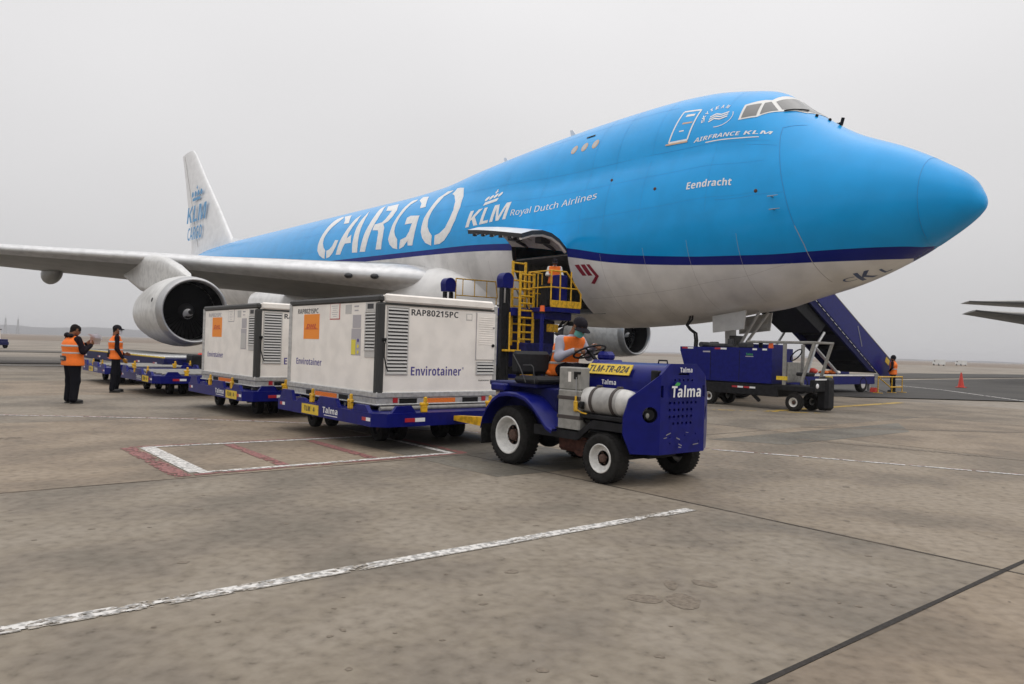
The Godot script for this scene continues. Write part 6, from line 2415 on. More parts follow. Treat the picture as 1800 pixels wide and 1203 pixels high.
# ------------------------------------------------------------------ ground power unit
func build_gpu():
	var t := thing("ground_power_unit", "dark blue ground power truck standing under the nose, open driver stand at its right", "ground power unit", Vector3(19.82, 0, -12.6))
	var b := MB.new()
	# housing, section in (z, y) with a raked far end
	b.prism(zy([Vector2(0.85, 0.72), Vector2(0.85, 1.72), Vector2(-2.34, 1.72), Vector2(-2.34, 1.60), Vector2(-2.02, 0.72)]), -0.55, 0.55, Transform3D(ZY, Vector3.ZERO))
	part("housing", b, "gse_blue", t)
	for z in [-1.2, -0.2]:
		b = MB.new()
		b.box(Vector3(-0.553, 1.2, z), Vector3(0.006, 0.92, 0.014))
		part("panel_seam", b, "gse_black", t)
	b = MB.new()
	b.box(Vector3(0, 0.53, -0.5), Vector3(1.06, 0.34, 3.1), 0.02)
	b.box(Vector3(0, 0.62, 1.45), Vector3(1.02, 0.16, 1.2), 0.02)
	part("chassis", b, "gse_black", t)
	for e in [[-0.46, -1.25], [0.46, -1.25], [-0.46, 1.52], [0.46, 1.52]]:
		tyre(t, Vector3(e[0], 0.245, e[1]), 0.245, 0.17, 0.12, signf(e[0]), "wheel", "rim_white", 5)
	b = MB.new()
	b.box(Vector3(0.05, 0.72, 2.02), Vector3(1.04, 0.34, 0.16), 0.03)
	b.box(Vector3(0.30, 0.50, 2.0), Vector3(0.44, 0.92, 0.34), 0.08)
	part("front_bumper", b, "gse_black", t)
	# driver's stand: grey posts, bar and windscreen frame
	b = MB.new()
	b.box(Vector3(-0.48, 1.28, 1.20), Vector3(0.06, 1.15, 0.10), 0.01)
	b.box(Vector3(0.48, 1.28, 1.20), Vector3(0.06, 1.15, 0.10), 0.01)
	b.bar(Vector3(-0.48, 1.88, 2.06), Vector3(-0.48, 0.80, 1.72), 0.06, 0.08, 0.01)
	b.bar(Vector3(0.48, 1.88, 2.06), Vector3(0.48, 0.80, 1.72), 0.06, 0.08, 0.01)
	b.box(Vector3(-0.48, 1.90, 1.05), Vector3(0.07, 0.06, 2.1), 0.01)
	b.box(Vector3(0.48, 1.90, 1.05), Vector3(0.07, 0.06, 2.1), 0.01)
	b.box(Vector3(0, 1.90, 2.08), Vector3(1.02, 0.06, 0.06), 0.01)
	b.box(Vector3(-0.1, 1.06, 1.26), Vector3(0.66, 0.56, 0.06), 0.01)
	part("stand_frame", b, "cabinet_grey", t)
	b = MB.new()
	var wc := Vector3(-0.16, 1.55, 1.36)
	var ring := []
	for k in 21:
		var a := TAU * k / 20.0
		ring.append(wc + Basis(Vector3.RIGHT, -0.9) * Vector3(0.2 * cos(a), 0, 0.2 * sin(a)))
	b.tube(ring, 0.018, 6)
	part("steering_wheel", b, "gse_black", t)
	b = MB.new()
	b.box(Vector3(-0.1, 1.02, 1.62), Vector3(0.42, 0.10, 0.36), 0.03)
	part("seat", b, "seat_black", t)
	b = MB.new()
	b.box(Vector3(-0.25, 1.90, 0.2), Vector3(0.3, 0.07, 0.62), 0.03)
	b.box(Vector3(-0.25, 1.80, 0.3), Vector3(0.1, 0.22, 0.1), 0.02)
	part("exhaust_cover", b, "gse_black", t)
	b = MB.new()
	b.box(Vector3(0.1, 1.78, -1.25), Vector3(0.5, 0.12, 0.5), 0.03)
	b.cyl(Vector3(-0.1, 1.80, -1.9), Vector3(0.3, 1.80, -1.9), 0.08)
	b.cyl(Vector3(-0.2, 1.82, -0.75), Vector3(-0.2, 1.98, -0.75), 0.09)
	b.cyl(Vector3(0.0, 1.78, -1.6), Vector3(0.0, 1.78, -1.35), 0.11)
	b.box(Vector3(0.15, 1.80, -0.45), Vector3(0.4, 0.16, 0.3), 0.03)
	part("fittings", b, "dark_metal", t)
	b = MB.new()
	b.cyl(Vector3(-0.40, 1.72, 0.72), Vector3(-0.40, 1.86, 0.72), 0.07, 0.06)
	part("warning_lamp", b, "orange_lens", t)
	b = MB.new()
	b.ball(Vector3(0.1, 0.98, 0.87), Vector3(0.10, 0.10, 0.05))
	part("tail_lamp", b, "reflector_red", t)
	# red and white strips
	var n := Vector3(-1, 0, 0)
	for z in [-2.05, -0.85]:
		reflector(t, Vector3(-0.55, 1.68, z), Vector3(0, 0, 1), n, 0.42, 0.05)
	for z in [0.30, 0.62]:
		b = MB.new()
		b.box(Vector3(-0.554, 1.68, z), Vector3(0.008, 0.05, 0.14))
		part("reflector", b, "reflector_white", t)
	for z in [-0.25, 0.15]:
		reflector(t, Vector3(-0.533, 0.58, z), Vector3(0, 0, 1), n, 0.38, 0.05)
	b = MB.new()
	b.box(Vector3(0.1, 0.86, 0.86), Vector3(0.16, 0.03, 0.012))
	b.box(Vector3(0.0, 0.90, 2.11), Vector3(0.9, 0.04, 0.02))
	part("reflector", b, "reflector_white", t)
	b = MB.new()
	b.ball(Vector3(-0.34, 0.72, 2.105), Vector3(0.07, 0.07, 0.03))
	part("headlamp", b, "reflector_white", t)
	panel("number_plate", "plate_yellow", t, Vector3(-0.515, 0.84, 0.98), Vector3(0, 0, 1), Vector3.UP, 0.34, 0.11)
	letter("side_lettering", "Talma", "leaf_green", t, Vector3(-0.552, 1.50, 0.02), Vector3(0, 0, 1), Vector3.UP, 0.22, 0.07)
	b = MB.new()
	b.box(Vector3(-0.552, 1.47, 0.13), Vector3(0.003, 0.02, 0.26))
	b.box(Vector3(-0.552, 1.58, -1.35), Vector3(0.003, 0.04, 0.26))
	part("small_print", b, "print_grey", t)
	b = MB.new()
	b.bar(Vector3(-0.45, 0.40, 0.2), Vector3(-0.42, 0.20, 0.42), 0.08, 0.1, 0.02)
	part("step", b, "gse_black", t)
	# its two cables hang from the receptacle in the belly
	for k in 2:
		var c := MB.new()
		var o := k * 0.09
		c.tube([Vector3(21.65, 3.0, -16.36 + o), Vector3(21.65, 2.69, -16.42 + o * 1.3), Vector3(21.65, 2.49, -16.54 + o * 0.6), Vector3(21.65, 2.33, -16.39 + o * 0.7), Vector3(21.65, 2.21, -16.20 + o), Vector3(21.65, 1.97, -16.16 + o), Vector3(21.65, 1.6, -16.18 + o), Vector3(21.6, 0.9, -16.1 + o), Vector3(21.4, 0.35, -15.8 + o), Vector3(20.9, 0.12, -15.2 + o), Vector3(20.4, 0.35, -14.6 + o), Vector3(20.1, 0.66, -14.2 + o)], 0.036, 8)
		one("power_cable", c, "black", ["thick black power cable hanging from the belly, the left of two", "thick black power cable hanging from the belly, the right of two"][k], "cable", Vector3.ZERO, "power cables between aircraft and power truck")

# ------------------------------------------------------------------ passenger stairs
func build_stairs():
	var t := thing("passenger_stairs", "dark blue mobile passenger stairs on a truck beyond the aircraft's nose", "boarding stairs", Vector3(32.0, 0, -17.2))
	var b: MB
	var top := func(x: float) -> float: return 4.11 - 0.5 * (x + 32.0 - 31.25)
	var bot := func(x: float) -> float: return 3.61 - 0.53 * (x + 32.0 - 30.18)
	for s in [1.0, -1.0]:
		b = MB.new()
		b.prism(PackedVector2Array([Vector2(-5.6, bot.call(-5.6)), Vector2(3.6, bot.call(3.6)), Vector2(4.9, 0.70), Vector2(4.9, 1.28), Vector2(-5.6, top.call(-5.6))]), -0.03, 0.03, Transform3D(Basis.IDENTITY, Vector3(0, 0, s * 1.07)))
		var sp := part("side_panel", b, "gse_blue", t)
		b = MB.new()
		b.prism(PackedVector2Array([Vector2(-5.2, bot.call(-5.2) - 0.05), Vector2(3.2, bot.call(3.2) - 0.04), Vector2(2.6, bot.call(2.6) - 0.30), Vector2(-5.2, bot.call(-5.2) - 0.42)]), -0.05, 0.05, Transform3D(Basis.IDENTITY, Vector3(0, 0, s * 0.98)))
		part("stringer", b, "gse_blue_dark", sp)
		b = MB.new()
		var rp := []
		for k in 8:
			var x := lerpf(-5.6, 4.9, k / 7.0)
			rp.append(Vector3(x, top.call(x) + 0.05, s * 1.07))
		b.tube(rp, 0.03, 6)
		part("handrail", b, "steel", sp)
		b = MB.new()
		b.box(Vector3(1.45, (top.call(1.45) + bot.call(1.45)) * 0.5 + 0.05, s * 1.105), Vector3(0.05, 1.0, 0.02), 0.004, Basis(Vector3.BACK, 0.45))
		part("panel_joint", b, "steel", sp)
	for k in 26:
		b = MB.new()
		var x := -5.4 + k * 0.345
		b.box(Vector3(x, bot.call(x) + 0.10, 0), Vector3(0.33, 0.05, 2.06), 0.005)
		part("step", b, "gse_black", t)
	b = MB.new()
	b.prism(PackedVector2Array([Vector2(-5.4, bot.call(-5.4) + 0.02), Vector2(3.4, bot.call(3.4) + 0.02), Vector2(3.3, bot.call(3.3) - 0.04), Vector2(-5.4, bot.call(-5.4) - 0.06)]), -1.0, 1.0)
	for k in 7:
		var x := -4.9 + k * 1.2
		b.box(Vector3(x, bot.call(x) - 0.12, 0), Vector3(0.10, 0.16, 1.9), 0.01)
	part("underside", b, "gse_black", t)
	b = MB.new()
	b.prism(PackedVector2Array([Vector2(-5.2, bot.call(-5.2) - 0.42), Vector2(-1.2, bot.call(-1.2) - 0.40), Vector2(-1.6, bot.call(-1.6) - 0.95), Vector2(-4.9, bot.call(-4.9) - 1.15)]), -0.9, 0.9)
	part("lift_frame", b, "gse_black", t)
	# lifting struts
	for z in [-0.9, 0.95]:
		b = MB.new()
		b.cyl(Vector3(-2.1, 1.9, z), Vector3(-1.4, 2.55, z), 0.06)
		b.cyl(Vector3(-2.1, 1.9, z), Vector3(-0.2, 0.85, z), 0.07)
		b.bar(Vector3(-2.1, 1.9, z), Vector3(-2.7, 0.8, z), 0.09, 0.09, 0.01)
		part("lift_strut", b, "alu", t)
	# truck
	b = MB.new()
	b.box(Vector3(-0.6, 0.56, 0), Vector3(7.2, 0.40, 2.2), 0.02)
	part("truck_bed", b, "gse_blue", t)
	b = MB.new()
	b.box(Vector3(-0.6, 0.755, 1.09), Vector3(7.0, 0.07, 0.06), 0.01)
	part("bed_edge", b, "box_white", t)
	b = MB.new()
	b.prism(zy([Vector2(-6.1, 0.5), Vector2(-6.1, 1.25), Vector2(-5.7, 1.95), Vector2(-4.4, 1.95), Vector2(-4.3, 0.5)]), -1.0, 1.0)
	var cab := part("cab", b, "gse_blue", t)
	b = MB.new()
	b.box(Vector3(-4.9, 1.5, 1.005), Vector3(0.8, 0.5, 0.01))
	part("cab_window", b, "glass_dark", cab)
	for x in [-3.2, 1.9]:
		for s in [-1.0, 1.0]:
			var w := MB.new()
			var at := Vector3(x, 0.36, s * 0.98)
			w.lathe([Vector2(0.2, -0.11), Vector2(0.32, -0.13), Vector2(0.36, -0.06), Vector2(0.36, 0.06), Vector2(0.32, 0.13), Vector2(0.2, 0.11)], Transform3D(Basis(Vector3.RIGHT, PI / 2), at), 24, true)
			var o := part("wheel", w, "tyre", t)
			w = MB.new()
			w.cyl(at - Vector3(0, 0, 0.09), at + Vector3(0, 0, 0.115), 0.21, 0.19)
			part("rim", w, "rim_white", o)
	panel("number_plate", "plate_yellow", t, Vector3(-1.5, 0.56, 1.11), Vector3(1, 0, 0), Vector3.UP, 0.62, 0.20)
	b = MB.new()
	b.box(Vector3(4.2, 1.42, 1.11), Vector3(0.40, 0.26, 0.02), 0.003, Basis(Vector3.BACK, -0.47))
	part("hazard_plate", b, "plate_yellow", t)
	b = MB.new()
	b.box(Vector3(2.6, 0.30, 1.02), Vector3(0.12, 0.5, 0.12), 0.02)
	b.box(Vector3(2.6, 0.03, 1.02), Vector3(0.3, 0.05, 0.3), 0.01)
	part("stabiliser_jack", b, "alu", t)
	# yellow gate standing at its foot
	var g := thing("barrier", "low yellow tube barrier at the foot of the boarding stairs", "barrier", Vector3(35.0, 0, -15.4))
	b = MB.new()
	rail(b, [Vector3(-1.2, 0.72, 0), Vector3(1.2, 0.72, 0)], 0.03)
	rail(b, [Vector3(0.0, 0.26, 0), Vector3(1.2, 0.25, 0)], 0.03)
	rail(b, [Vector3(-1.1, 0.68, 0), Vector3(0.0, 0.26, 0)], 0.025)
	part("rail", b, "yellow", g)
	for x in [-1.2, 0.15, 1.2]:
		b = MB.new()
		rail(b, [Vector3(x, 0.03, 0), Vector3(x, 0.72, 0)], 0.025)
		b.box(Vector3(x, 0.015, 0), Vector3(0.08, 0.03, 0.4), 0.005)
		part("post", b, "yellow", g)
	# orange bags on the truck's bed
	var spots := [[-1.0, 0.26, 0.16, "bag_orange", "orange bag lying on the stairs truck, middle one"], [-0.35, 0.30, 0.18, "bag_orange", "orange bag lying on the stairs truck, right one beside the pale bag"], [0.02, 0.20, 0.17, "box_white", "pale bag lying at the right end of the orange bags on the stairs truck"], [-1.95, 0.22, 0.26, "cone_red", "red bag standing on the stairs truck left of the orange ones"]]
	for e in spots:
		b = MB.new()
		var nrows := []
		for i in 9:
			var el := lerpf(-PI / 2, PI / 2, i / 8.0)
			var rr := PackedVector3Array()
			for k in 14:
				var a := TAU * k / 14.0
				var w := 1.0 + 0.10 * sin(a * 3.0 + e[0] * 5.0) + 0.06 * sin(a * 5.0 + el * 4.0)
				rr.append(Vector3(cos(el) * cos(a) * e[1] * w, (sin(el) + 1.0) * e[2] * 0.5, cos(el) * sin(a) * 0.2 * w))
			nrows.append(rr)
		b.sheet(nrows, true, false)
		one("bag", b, e[3], e[4], "bag", Vector3(32.0 + e[0], 0.79, -16.42), "bags on the stairs truck")

# ------------------------------------------------------------------ far and small things
func build_small():
	# traffic cone
	var t := thing("traffic_cone", "red traffic cone standing alone on the asphalt at the right", "traffic cone", Vector3(47.9, 0.012, -17.1))
	var b := MB.new()
	b.lathe([Vector2(0.17, 0.04), Vector2(0.035, 0.86), Vector2(0.0, 0.87)], Transform3D.IDENTITY, 20, true)
	part("cone", b, "cone_red", t)
	b = MB.new()
	b.box(Vector3(0, 0.02, 0), Vector3(0.46, 0.04, 0.46), 0.01)
	part("foot", b, "cone_red", t)
	# low roller-bed trailer behind the dollies
	t = thing("roller_trailer", "long low blue roller-bed trailer under the engine behind the two men", "trailer", Vector3(8.6, 0, -34.5))
	b = MB.new()
	b.box(Vector3(0, 0.62, 0), Vector3(2.3, 0.34, 14.0), 0.02)
	part("bed", b, "gse_blue_dark", t)
	b = MB.new()
	b.box(Vector3(-1.12, 0.815, 0), Vector3(0.06, 0.05, 13.8), 0.01)
	part("bed_edge", b, "plate_yellow", t)
	for k in 24:
		b = MB.new()
		var z := -6.6 + k * 0.57
		b.cyl(Vector3(-1.05, 0.82, z), Vector3(1.05, 0.82, z), 0.05, -1, 8)
		part("roller", b, "alu", t)
	for z in [-5.2, -0.5, 0.6, 5.4]:
		for s in [-1.0, 1.0]:
			tyre(t, Vector3(s * 0.8, 0.24, z), 0.24, 0.2, 0.12, s, "wheel", "gse_black", 4)
	for z in [-5.8, -3.0, -1.2, 1.6, 3.6, 5.9]:
		reflector(t, Vector3(-1.15, 0.60, z), Vector3(0, 0, 1), Vector3(-1, 0, 0), 0.5, 0.07)
	b = MB.new()
	b.box(Vector3(0.1, 0.92, 7.45), Vector3(0.5, 0.18, 0.3), 0.04)
	part("red_guard", b, "cone_red", t)
	b = MB.new()
	b.box(Vector3(0, 0.6, 7.4), Vector3(0.9, 0.7, 0.7), 0.04)
	part("drive_unit", b, "gse_black", t)
	# small tug at the left edge, far off
	t = thing("baggage_tug", "small dark blue tug far off at the left edge", "tug", Vector3(8.6, 0, -90.0), 0.6)
	b = MB.new()
	b.box(Vector3(0, 0.48, 0), Vector3(1.2, 0.36, 2.4), 0.06)
	b.box(Vector3(0, 0.75, 0.7), Vector3(1.1, 0.3, 0.9), 0.06)
	part("body", b, "gse_blue_dark", t)
	for sx in [-1.0, 1.0]:
		for sz in [-0.75, 0.75]:
			tyre(t, Vector3(sx * 0.55, 0.26, sz), 0.26, 0.2, 0.13, sx, "wheel", "gse_black", 4)
	b = MB.new()
	b.box(Vector3(0, 1.85, -0.4), Vector3(1.2, 0.08, 1.3), 0.03)
	part("roof", b, "gse_black", t)
	for sx in [-0.5, 0.5]:
		for sz in [-0.95, 0.15]:
			b = MB.new()
			b.box(Vector3(sx, 1.2, sz), Vector3(0.05, 1.3, 0.05))
			part("post", b, "box_white", t)
	# far white service vehicles beyond the taxiway
	var vans := [[1651.0, 290.0, "tiny white van far beyond the cone, out on the field"], [1690.0, 340.0, "tiny white van far off near the right horizon, above the cone"]]
	for e in vans:
		var az: float = 0.6932 + atan((e[0] - 900.0) / 1335.6)
		var at = Vector3(sin(az), 0, -cos(az)) * e[1]
		t = thing("service_van", e[2], "van", at, az + 1.2, "white vans far off on the field")
		b = MB.new()
		b.prism(zy([Vector2(-2.4, 0.35), Vector2(2.4, 0.35), Vector2(2.4, 1.1), Vector2(1.5, 1.95), Vector2(-2.4, 1.95)]), -0.9, 0.9, Transform3D(ZY, Vector3.ZERO))
		part("body", b, "far_white", t)
		b = MB.new()
		b.box(Vector3(0, 1.5, 1.0), Vector3(1.82, 0.4, 0.9))
		part("window", b, "glass_dark", t)
		for sx in [-0.8, 0.8]:
			for sz in [-1.5, 1.5]:
				b = MB.new()
				b.cyl(Vector3(sx - 0.1, 0.34, sz), Vector3(sx + 0.1, 0.34, sz), 0.34)
				part("wheel", b, "tyre", t)
	# wheel chocks by the stairs truck
	t = thing("wheel_chock", "red wheel chock behind the stairs truck's rear wheel", "wheel chock", Vector3(34.6, 0.012, -15.95))
	b = MB.new()
	b.prism(PackedVector2Array([Vector2(-0.16, 0), Vector2(0.16, 0), Vector2(0.05, 0.2), Vector2(-0.05, 0.2)]), -0.12, 0.12)
	part("block", b, "cone_red", t)
	b = MB.new()
	b.tube([Vector3(0, 0.2, 0), Vector3(0.15, 0.1, 0.2), Vector3(0.3, 0.02, 0.4)], 0.012, 5)
	part("rope", b, "strap", t)

# ------------------------------------------------------------------ people
# A body is one skin round a skeleton of tapered bones (smooth union of distances, meshed as surface nets).
class Flesh:
	var A := []
	var B := []
	var ra := PackedFloat32Array()
	var rb := PackedFloat32Array()
	var col := []
	func bone(a: Vector3, b: Vector3, r0: float, r1: float, c: Color):
		A.append(a)
		B.append(b)
		ra.append(r0)
		rb.append(r1)
		col.append(c)

	func net(out: MB, h: float, k: float, lo_cut := -1e9, hi_cut := 1e9, grow := 0.0):
		var lo := Vector3.ONE * 1e9
		var hi := Vector3.ONE * -1e9
		for i in A.size():
			var r := maxf(ra[i], rb[i]) + grow + h * 2.5
			for p in [A[i], B[i]]:
				lo = lo.min(p - Vector3.ONE * r)
				hi = hi.max(p + Vector3.ONE * r)
		var n := Vector3i(((hi - lo) / h).ceil()) + Vector3i.ONE
		var nx := n.x
		var ny := n.y
		var nz := n.z
		var f := PackedFloat32Array()
		f.resize(nx * ny * nz)
		f.fill(1.0)
		var best := PackedFloat32Array()
		best.resize(nx * ny * nz)
		best.fill(9.0)
		var who := PackedByteArray()
		who.resize(nx * ny * nz)
		for i in A.size():
			var a: Vector3 = A[i]
			var ab: Vector3 = B[i] - a
			var l2 := maxf(ab.length_squared(), 1e-9)
			var m := maxf(ra[i], rb[i]) + grow + k + h * 2.0
			var b0 := Vector3i(((a.min(B[i]) - Vector3.ONE * m - lo) / h).floor()).clamp(Vector3i.ZERO, n - Vector3i.ONE)
			var b1 := Vector3i(((a.max(B[i]) + Vector3.ONE * m - lo) / h).ceil()).clamp(Vector3i.ZERO, n - Vector3i.ONE)
			var r0 := ra[i] + grow
			var dr := rb[i] - ra[i]
			for z in range(b0.z, b1.z + 1):
				for y in range(b0.y, b1.y + 1):
					var id := (z * ny + y) * nx + b0.x
					for x in range(b0.x, b1.x + 1):
						var ap := lo + Vector3(x, y, z) * h - a
						var t := clampf(ap.dot(ab) / l2, 0.0, 1.0)
						var d := (ap - ab * t).length() - r0 - dr * t
						if d < best[id]:
							best[id] = d
							who[id] = i
						var e := f[id]
						var hh := maxf(k - absf(d - e), 0.0) / k
						f[id] = minf(d, e) - hh * hh * k * 0.25
						id += 1
		if lo_cut > -1e8 or hi_cut < 1e8:
			for z in nz:
				for y in ny:
					var py := lo.y + y * h
					var cut := maxf(lo_cut - py, py - hi_cut)
					if cut > -h * 3.0:
						for x in nx:
							var id := (z * ny + y) * nx + x
							f[id] = maxf(f[id], cut)
		var vert := PackedInt32Array()
		vert.resize(nx * ny * nz)
		vert.fill(-1)
		var offs := [0, 1, nx, nx + 1, nx * ny, nx * ny + 1, nx * ny + nx, nx * ny + nx + 1]
		var base := out.v.size()
		for z in nz - 1:
			for y in ny - 1:
				for x in nx - 1:
					var id := (z * ny + y) * nx + x
					if absf(f[id]) > h * 2.0:
						continue
					var s := 0
					for q in 8:
						if f[id + offs[q]] < 0.0:
							s |= 1 << q
					if s == 0 or s == 255:
						continue
					var sum := Vector3.ZERO
					var cnt := 0
					for e in [[0, 1], [2, 3], [4, 5], [6, 7], [0, 2], [1, 3], [4, 6], [5, 7], [0, 4], [1, 5], [2, 6], [3, 7]]:
						var u: int = e[0]
						var w: int = e[1]
						if ((s >> u) & 1) != ((s >> w) & 1):
							var fu := f[id + offs[u]]
							var fw := f[id + offs[w]]
							var t := fu / (fu - fw)
							var pu := Vector3(u & 1, (u >> 1) & 1, (u >> 2) & 1)
							var pw := Vector3(w & 1, (w >> 1) & 1, (w >> 2) & 1)
							sum += pu.lerp(pw, t)
							cnt += 1
					var p := lo + (Vector3(x, y, z) + sum / cnt) * h
					vert[id] = out.v.size()
					out.v.append(out.x * p)
					var g := Vector3(f[id + 1] - f[id], f[id + nx] - f[id], f[id + nx * ny] - f[id]) + Vector3(f[id + offs[7]] - f[id + offs[6]], f[id + offs[7]] - f[id + offs[5]], f[id + offs[7]] - f[id + offs[3]])
					out.n.append((out.x.basis * g).normalized())
					out.c.append(col[who[id]])
		for z in range(1, nz - 1):
			for y in range(1, ny - 1):
				for x in range(1, nx - 1):
					var id := (z * ny + y) * nx + x
					var f0 := f[id]
					if absf(f0) > h * 2.0:
						continue
					for ax in 3:
						var st: int = [1, nx, nx * ny][ax]
						var f1 := f[id + st]
						if (f0 < 0.0) == (f1 < 0.0):
							continue
						var u: int = [nx, nx * ny, 1][ax]
						var w: int = [nx * ny, 1, nx][ax]
						var a := vert[id]
						var b := vert[id - u]
						var c := vert[id - u - w]
						var d := vert[id - w]
						if a < 0 or b < 0 or c < 0 or d < 0:
							continue
						if f0 < 0.0:
							out.ix.append_array([a, c, b, a, d, c])
						else:
							out.ix.append_array([a, b, c, a, c, d])

func hand(out: MB, wrist: Vector3, dirv: Vector3, palm_n: Vector3, side: float, curl: float, c: Color):   # palm, four fingers of different lengths, thumb off the palm's side
	var f := Flesh.new()
	var d := dirv.normalized()
	var s := d.cross(palm_n).normalized() * side
	var nn := palm_n.normalized()
	f.bone(wrist, wrist + d * 0.03, 0.026, 0.026, c)
	for k in 4:
		var o := (k - 1.5) * 0.021
		f.bone(wrist + d * 0.02 + s * o * 0.6, wrist + d * 0.088 + s * o, 0.016, 0.0125, c)
		var l: float = [0.062, 0.076, 0.072, 0.055][k]
		var p := wrist + d * 0.092 + s * o
		var a := curl
		for j in 3:
			var seg: float = l * [0.45, 0.32, 0.25][j]
			var dv := (d * cos(a) + nn * sin(a)).normalized()
			f.bone(p, p + dv * seg, 0.0098 - 0.0008 * j, 0.0092 - 0.0008 * j, c)
			p += dv * seg
			a += curl * 0.9
	var tb := wrist + d * 0.03 - s * 0.03
	var t1 := tb + (d * 0.6 - s * 0.75 + nn * 0.3).normalized() * 0.04
	var t2 := t1 + (d * 0.9 - s * 0.2 + nn * 0.5).normalized() * 0.035
	f.bone(tb, t1, 0.014, 0.0115, c)
	f.bone(t1, t2, 0.011, 0.009, c)
	f.net(out, 0.006, 0.008)

func head(out: MB, at: Vector3, b: Basis, skin: Color, hair: Color, bald := false):    # at = centre of the skull; b.z looks forward
	var f := Flesh.new()
	var P := func(x: float, y: float, z: float) -> Vector3: return at + b * Vector3(x, y, z)
	f.bone(P.call(0, 0.035, -0.025), P.call(0, 0.03, 0.02), 0.088, 0.082, hair if not bald else skin)
	f.bone(P.call(0, 0.0, 0.015), P.call(0, -0.05, 0.035), 0.074, 0.060, skin)
	f.bone(P.call(0, -0.075, 0.045), P.call(0, -0.098, 0.062), 0.044, 0.026, skin)
	f.bone(P.call(-0.045, -0.06, 0.01), P.call(0.0, -0.09, 0.055), 0.030, 0.024, skin)
	f.bone(P.call(0.045, -0.06, 0.01), P.call(0.0, -0.09, 0.055), 0.030, 0.024, skin)
	f.bone(P.call(0, 0.012, 0.088), P.call(0, -0.032, 0.112), 0.010, 0.014, skin)
	f.bone(P.call(-0.035, 0.022, 0.083), P.call(0.035, 0.022, 0.083), 0.012, 0.012, skin)
	f.bone(P.call(-0.022, -0.062, 0.088), P.call(0.022, -0.062, 0.088), 0.011, 0.011, Color(skin.r * 0.75, skin.g * 0.5, skin.b * 0.5))
	for s in [-1.0, 1.0]:
		f.bone(P.call(s * 0.080, 0.005, -0.005), P.call(s * 0.083, -0.035, -0.002), 0.016, 0.012, skin)
	f.bone(P.call(0, -0.05, -0.03), P.call(0, -0.15, -0.045), 0.056, 0.058, skin)
	f.bone(P.call(0, 0.0, -0.05), P.call(0, -0.06, -0.055), 0.062, 0.05, hair if not bald else skin)
	f.net(out, 0.010, 0.022)

func eyes(parent: Node3D, at: Vector3, b: Basis):
	for s in [-1.0, 1.0]:
		var e := MB.new()
		e.ball(at + b * Vector3(s * 0.032, 0.003, 0.083), Vector3.ONE * 0.011, Basis.IDENTITY, 6, 8)
		part("eye", e, "eye", parent)

func cap_on(parent: Node3D, at: Vector3, b: Basis, key := "cap"):
	var c := MB.new()
	c.ball(at + b * Vector3(0, 0.035, -0.010), Vector3(0.097, 0.094, 0.112), b, 8, 20, -10.0, 90.0)
	var rows := []
	for i in 4:
		var r := PackedVector3Array()
		for k in 11:
			var a := lerpf(-1.15, 1.15, k / 10.0)
			var q := lerpf(0.098, 0.175, i / 3.0)
			r.append(at + b * Vector3(sin(a) * q * 0.82, 0.040 - 0.10 * pow(i / 3.0, 1.5) * 0.30 - 0.018 * a * a, cos(a) * q + 0.0))
		rows.append(r)
	c.sheet(rows, false, false)
	var under := []
	for r in rows:
		var q := PackedVector3Array()
		for p in r:
			q.append(p - b.y * 0.006)
		under.append(q)
	c.sheet(under, false, true)
	part("cap", c, key, parent)

func mask_on(parent: Node3D, at: Vector3, b: Basis, key: String):
	var m := MB.new()
	var rows := []
	for i in 7:
		var r := PackedVector3Array()
		var v := i / 6.0
		for k in 11:
			var a := lerpf(-1.25, 1.25, k / 10.0)
			var q := 0.082 + 0.028 * cos(a) * sin(PI * clampf(v * 0.75 + 0.12, 0, 1))
			r.append(at + b * Vector3(sin(a) * 0.079, lerpf(-0.118, -0.012, v) + 0.01 * absf(a), cos(a) * q + 0.012))
		rows.append(r)
	m.sheet(rows, false, true)
	part("face_mask", m, key, parent)
	var s := MB.new()
	for e in [-1.0, 1.0]:
		s.tube([at + b * Vector3(e * 0.076, -0.03, 0.035), at + b * Vector3(e * 0.088, 0.0, -0.01)], 0.003, 5)
	part("mask_loop", s, key, parent)

const SKIN := Color(0.24, 0.125, 0.075)
const NAVY := Color(0.012, 0.012, 0.016)
const DARK := Color(0.016, 0.012, 0.018)
const SHIRT := Color(0.36, 0.36, 0.42)

# torso bones shared by body and vest
func torso(f: Flesh, hip: Vector3, chest: Vector3, neck: Vector3, r: Vector3, w: float, c: Color, low: Color):
	f.bone(hip - r * 0.075 * w, hip + r * 0.075 * w, 0.118 * w, 0.118 * w, low)
	var waist := hip.lerp(chest, 0.45)
	f.bone(waist - r * 0.07 * w, waist + r * 0.07 * w, 0.120 * w, 0.120 * w, c)
	f.bone(chest - r * 0.085 * w, chest + r * 0.085 * w, 0.125 * w, 0.125 * w, c)
	f.bone(hip.lerp(waist, 0.4), chest, 0.125 * w, 0.13 * w, c)
	var sh := chest.lerp(neck, 0.62)
	f.bone(sh - r * 0.13 * w, sh + r * 0.13 * w, 0.070, 0.070, c)
	f.bone(chest, neck, 0.10, 0.062, c)

func build_people():
	stander()
	capped()
	driver()
	loader_man()
	stairs_man()

func face_dir(dx: float, dd: float) -> float:      # heading about Y for somebody looking (right, away) as seen from the camera
	var x := cos(0.6932) * dx + sin(0.6932) * dd
	var z := sin(0.6932) * dx - cos(0.6932) * dd
	return atan2(x, z)

func limbs(f: Flesh, p: Array, r: Array, c: Color):
	for i in p.size() - 1:
		f.bone(p[i], p[i + 1], r[i], r[i + 1], c)

